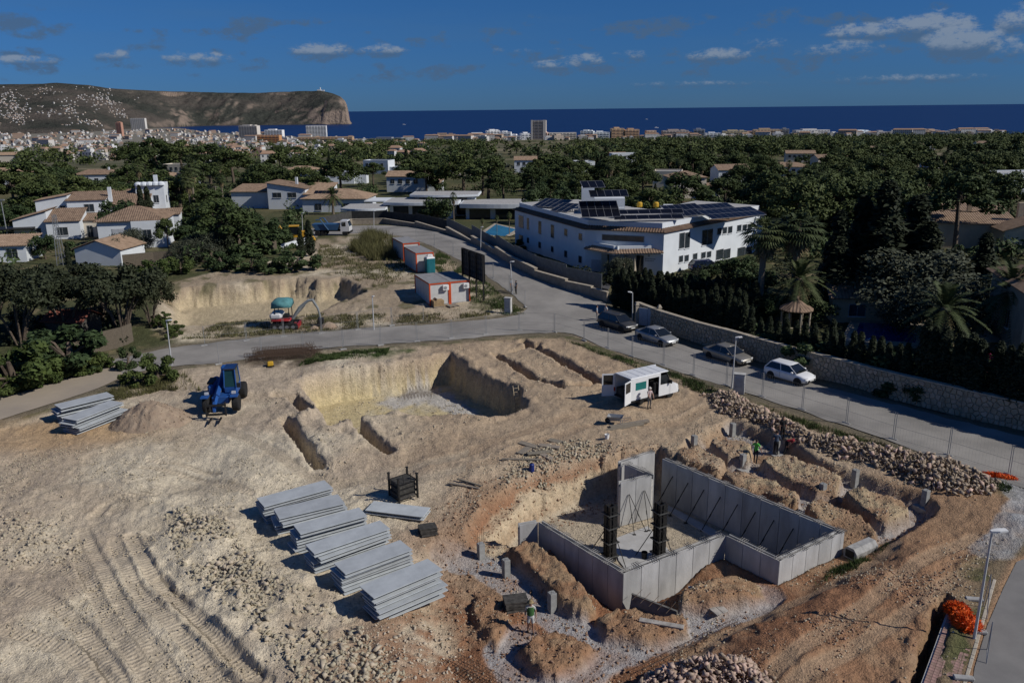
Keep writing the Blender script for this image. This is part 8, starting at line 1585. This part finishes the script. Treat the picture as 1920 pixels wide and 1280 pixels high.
# ================================================================ PEOPLE
m_skin = mat('skin', (.38, .22, .15), .6, .05, 6); m_hair = mat('dark_hair', (.02, .015, .012), .8); m_boot = mat('work_boot', (.07, .05, .035), .8)
def person(p, rz, label, shirt, legs, arms='relaxed', bend=0.0, shorts=False, sleeves=.5, stride=.0, hat=None, hair=m_hair, vest=None, h=1.74, backpack=None):
    """one continuous skinned body; local -Y is where it faces"""
    J = {}; E = []; cat = {}; rr = {}
    def j(n, pos, r, c, par=None):
        J[n] = Vector(pos); rr[n] = r; cat[n] = c
        if par: E.append((par, n))
    def up(v):      # bend of the upper body about the hips
        v = Vector(v); v0 = Vector((0, 0, .95)); return tuple(v0+Matrix.Rotation(bend, 3, 'X')@(v-v0))
    j('pelvis', (0, 0, .95), (.16, .12), 'legs'); j('waist', up((0, 0, 1.1)), (.145, .105), 'shirt', 'pelvis'); j('chest', up((0, .01, 1.30)), (.165, .115), 'shirt', 'waist'); j('collar', up((0, .01, 1.43)), (.12, .09), 'shirt', 'chest'); j('neck', up((0, 0, 1.50)), (.055, .055), 'skin', 'collar'); j('jaw', up((0, -.02, 1.56)), (.068, .075), 'skin', 'neck'); j('brow', up((0, -.015, 1.66)), (.078, .092), 'skin', 'jaw'); j('crown', up((0, 0, 1.73)), (.055, .065), 'skin', 'brow'); j('nose', up((0, -.115, 1.605)), (.014, .014), 'skin', 'jaw')
    for s, S in ((-1, 'r'), (1, 'l')):
        if arms == 'forward': el, wr = (s*.26, -.10, 1.16), (s*.20, -.34, 1.12)
        elif arms == 'down': el, wr = (s*.22, -.16, 1.16), (s*.16, -.34, .98)
        elif arms == 'out': el, wr = (s*.32, .04, 1.17), (s*.36, -.06, .93)
        else: el, wr = (s*.245, .03, 1.14), (s*.25, -.05, .89)
        j('sh'+S, up((s*.175, .01, 1.41)), (.075, .075), 'shirt', 'collar'); j('ua'+S, up(tuple(np.array((s*.175, .01, 1.41))*.4+np.array(el)*.6)), (.052, .052), 'shirt' if sleeves > .3 else 'skin', 'sh'+S); j('el'+S, up(el), (.045, .045), 'skin' if sleeves < .8 else 'shirt', 'ua'+S); j('wr'+S, up(wr), (.030, .030), 'skin', 'el'+S)
        d = Vector(up(wr))-Vector(up(el)); d.normalize(); w_ = Vector(up(wr)); j('pa'+S, w_+d*.065, (.040, .024), 'skin', 'wr'+S); side = Vector((0, 1, 0)) if abs(d.z) > .5 else Vector((1, 0, 0))
        for k in range(4):
            o = side*((k-1.5)*.021); l = (.06, .072, .066, .05)[k]; a_ = w_+d*.075+o; j('f%da%s' % (k, S), a_, (.0095,)*2, 'skin'); j('f%db%s' % (k, S), a_+d*l*.55, (.009,)*2, 'skin', 'f%da%s' % (k, S)); j('f%dc%s' % (k, S), a_+d*l+Vector((-s*.018, 0, 0)), (.008,)*2, 'skin', 'f%db%s' % (k, S))
        a_ = w_+d*.03-side*.03; j('ta'+S, a_, (.011,)*2, 'skin'); j('tb'+S, a_-side*.025+d*.03, (.0095,)*2, 'skin', 'ta'+S); j('tc'+S, a_-side*.03+d*.06, (.0085,)*2, 'skin', 'tb'+S)
        st = s*stride; j('hp'+S, (s*.095, 0, .90), (.105, .105), 'legs', 'pelvis'); j('kn'+S, (s*.11, -.03-st*.5, .50), (.062, .062), 'legs' if not shorts else 'skin', 'hp'+S)
        if shorts: j('th'+S, (s*.105, -.02-st*.35, .58), (.085, .085), 'legs', 'hp'+S); E.remove(('hp'+S, 'kn'+S)); E.append(('th'+S, 'kn'+S))
        j('an'+S, (s*.115, .03-st, .10), (.042, .045), 'skin' if shorts else 'legs', 'kn'+S); j('he'+S, (s*.115, .05-st, .05), (.045, .045), 'boot', 'an'+S); j('to'+S, (s*.125, -.13-st, .035), (.042, .035), 'boot', 'he'+S)
    names = list(J); idx = {n: i for i, n in enumerate(names)}; sc = h/1.80; me = bpy.data.meshes.new('skel'); me.from_pydata([tuple(J[n]*sc) for n in names], [(idx[a], idx[b]) for a, b in E], []); ob = bpy.data.objects.new('skel', me); COL.objects.link(ob)
    md = ob.modifiers.new('s', 'SKIN'); sk = me.skin_vertices[0].data
    child = {b for a, b in E}
    for n in names: sk[idx[n]].radius = (rr[n][0]*sc, rr[n][1]*sc); sk[idx[n]].use_root = n not in child
    m2 = ob.modifiers.new('u', 'SUBSURF'); m2.levels = 1; m2.render_levels = 1
    bpy.context.view_layer.update(); ev = ob.evaluated_get(bpy.context.evaluated_depsgraph_get()); out = bpy.data.meshes.new_from_object(ev); bpy.data.objects.remove(ob)
    for m in (shirt, legs, m_skin, m_boot): out.materials.append(m)
    segs = [(J[a]*sc, J[b]*sc, cat[b] if cat[b] != 'skin' or cat[a] == 'skin' else 'skin') for a, b in E]; ci = dict(shirt=0, legs=1, skin=2, boot=3); C = np.array([f.center for f in out.polygons]); best = np.full(len(C), 1e9); mi = np.zeros(len(C), int)
    for a, b, c in segs:
        a = np.array(a); b = np.array(b); e = b-a; t_ = np.clip(((C-a)@e)/(e@e+1e-9), 0, 1); d = np.linalg.norm(C-a-t_[:, None]*e, axis=1); u = d < best; best = np.where(u, d, best); mi = np.where(u, ci[c], mi)
    out.polygons.foreach_set('material_index', mi.astype(np.int32)); out.polygons.foreach_set('use_smooth', np.ones(len(C), bool)); out.name = 'body'
    t = thing('person', label, 'person', p, rz); link('body', out, t); R3 = Matrix.Rotation(bend, 4, 'X'); c0 = Vector((0, 0, .95))
    def upm(mb): mb.v = [tuple((c0+R3.to_3x3()@(Vector(v)-c0))*sc) for v in mb.v]; return mb
    hm_ = MB(); hm_.smooth = True
    if hat is None: upm(hm_.ell((0, .022, 1.675), (.086, .098, .085))).build('hair', hair, t)
    else: hm_.lathe([(.17, 1.675), (.105, 1.69), (.10, 1.76), (.06, 1.80), (.01, 1.81)], 14); upm(hm_).build('hat', hat, t)
    for s in (-1, 1): e = MB(); e.ell((s*.032, -.085, 1.645), (.012, .008, .009), 6, 4); upm(e).build('eye', m_plast, t); e = MB(); e.ell((s*.082, 0, 1.62), (.012, .025, .034), 6, 4); upm(e).build('ear', m_skin, t)
    if vest is not None:
        rings = [[(q*math.cos(a), r_*math.sin(a)+.01, z) for a in np.linspace(0, 2*math.pi, 13)[:-1]] for z, q, r_ in ((1.0, .175, .14), (1.15, .17, .135), (1.3, .19, .145), (1.44, .16, .115))]; v = MB(); v.smooth = True; v.loft(rings, True, False, False); upm(v).build('vest', vest, t)
    return t
def ppx(px, py, z=None): p = un(px, py, z) if z is not None else GS(px, py); return (p[0], p[1], z if z is not None else p[2])
def cloth(n, c): return mat('cloth_'+n, c, .9, .12, 8)
person(ppx(995, 1186, -1.14), rad(5), 'worker in green vest, straw hat and white shorts near the red mounds', cloth('white_tee', (.42, .42, .38)), cloth('white_shorts', (.5, .5, .47)), 'relaxed', shorts=True, stride=.10, hat=mat('straw_hat', (.30, .23, .12), .9, .2, 9), vest=cloth('olive_green', (.045, .12, .035)))
person(ppx(1416, 868, -.70), rad(140), 'worker in bright green T-shirt and dark trousers at the trench', cloth('bright_green', (.11, .48, .07)), cloth('navy', (.015, .018, .028)), 'out', stride=.08)
person(ppx(1454, 852, -.70), rad(160), 'worker in slate blue shirt standing beside the column stub', cloth('slate_blue', (.06, .085, .13)), cloth('dark', (.018, .02, .024)), 'forward', bend=rad(12), sleeves=1.0)
person(ppx(1466, 824, -.0), rad(10), 'worker all in black standing at the rubble bank', cloth('black', (.012, .012, .013)), cloth('black', (.012,)*3), 'relaxed', sleeves=1.0)
person(ppx(1473, 850, -.70), rad(70), 'worker in red shirt bending over the trench', cloth('dark_red', (.28, .03, .035)), cloth('dark', (.018,)*3), 'down', bend=rad(75), stride=.1)
person(ppx(1217, 766), rad(25), 'man in pale pink shirt and grey trousers at the van door', cloth('pale_pink', (.46, .36, .35)), cloth('grey', (.11, .11, .11)), 'down', hat=cloth('pale_cap', (.5, .48, .45)))
p1, p2 = G(959, 549), G(966, 551); person((p1[0], p1[1]+.3, hz(p1[0], p1[1]+.3)), rad(60), 'left of two people standing by the upper road lamp, pale top', cloth('pale_blue', (.32, .37, .42)), cloth('grey', (.11,)*3), 'relaxed'); person((p2[0]+.1, p2[1], hz(p2[0]+.1, p2[1])), rad(-60), 'right of two people by the upper road lamp, in black with white', cloth('black', (.012,)*3), cloth('black', (.012,)*3), 'relaxed', vest=cloth('white_top', (.55, .55, .53)))
p1 = G(1119, 602); p2 = G(1137, 603); person((p1[0], p1[1], p1[2]+.02), rad(80), 'left person in pale clothes behind the dark SUV', cloth('pale_blue', (.32, .37, .42)), cloth('pale_grey', (.3, .3, .3)), 'relaxed'); person((p2[0], p2[1]+.6, p2[2]+.02), rad(-60), 'right person in white top behind the dark SUV', cloth('white_top', (.55,)*3), cloth('dark', (.018,)*3), 'relaxed')
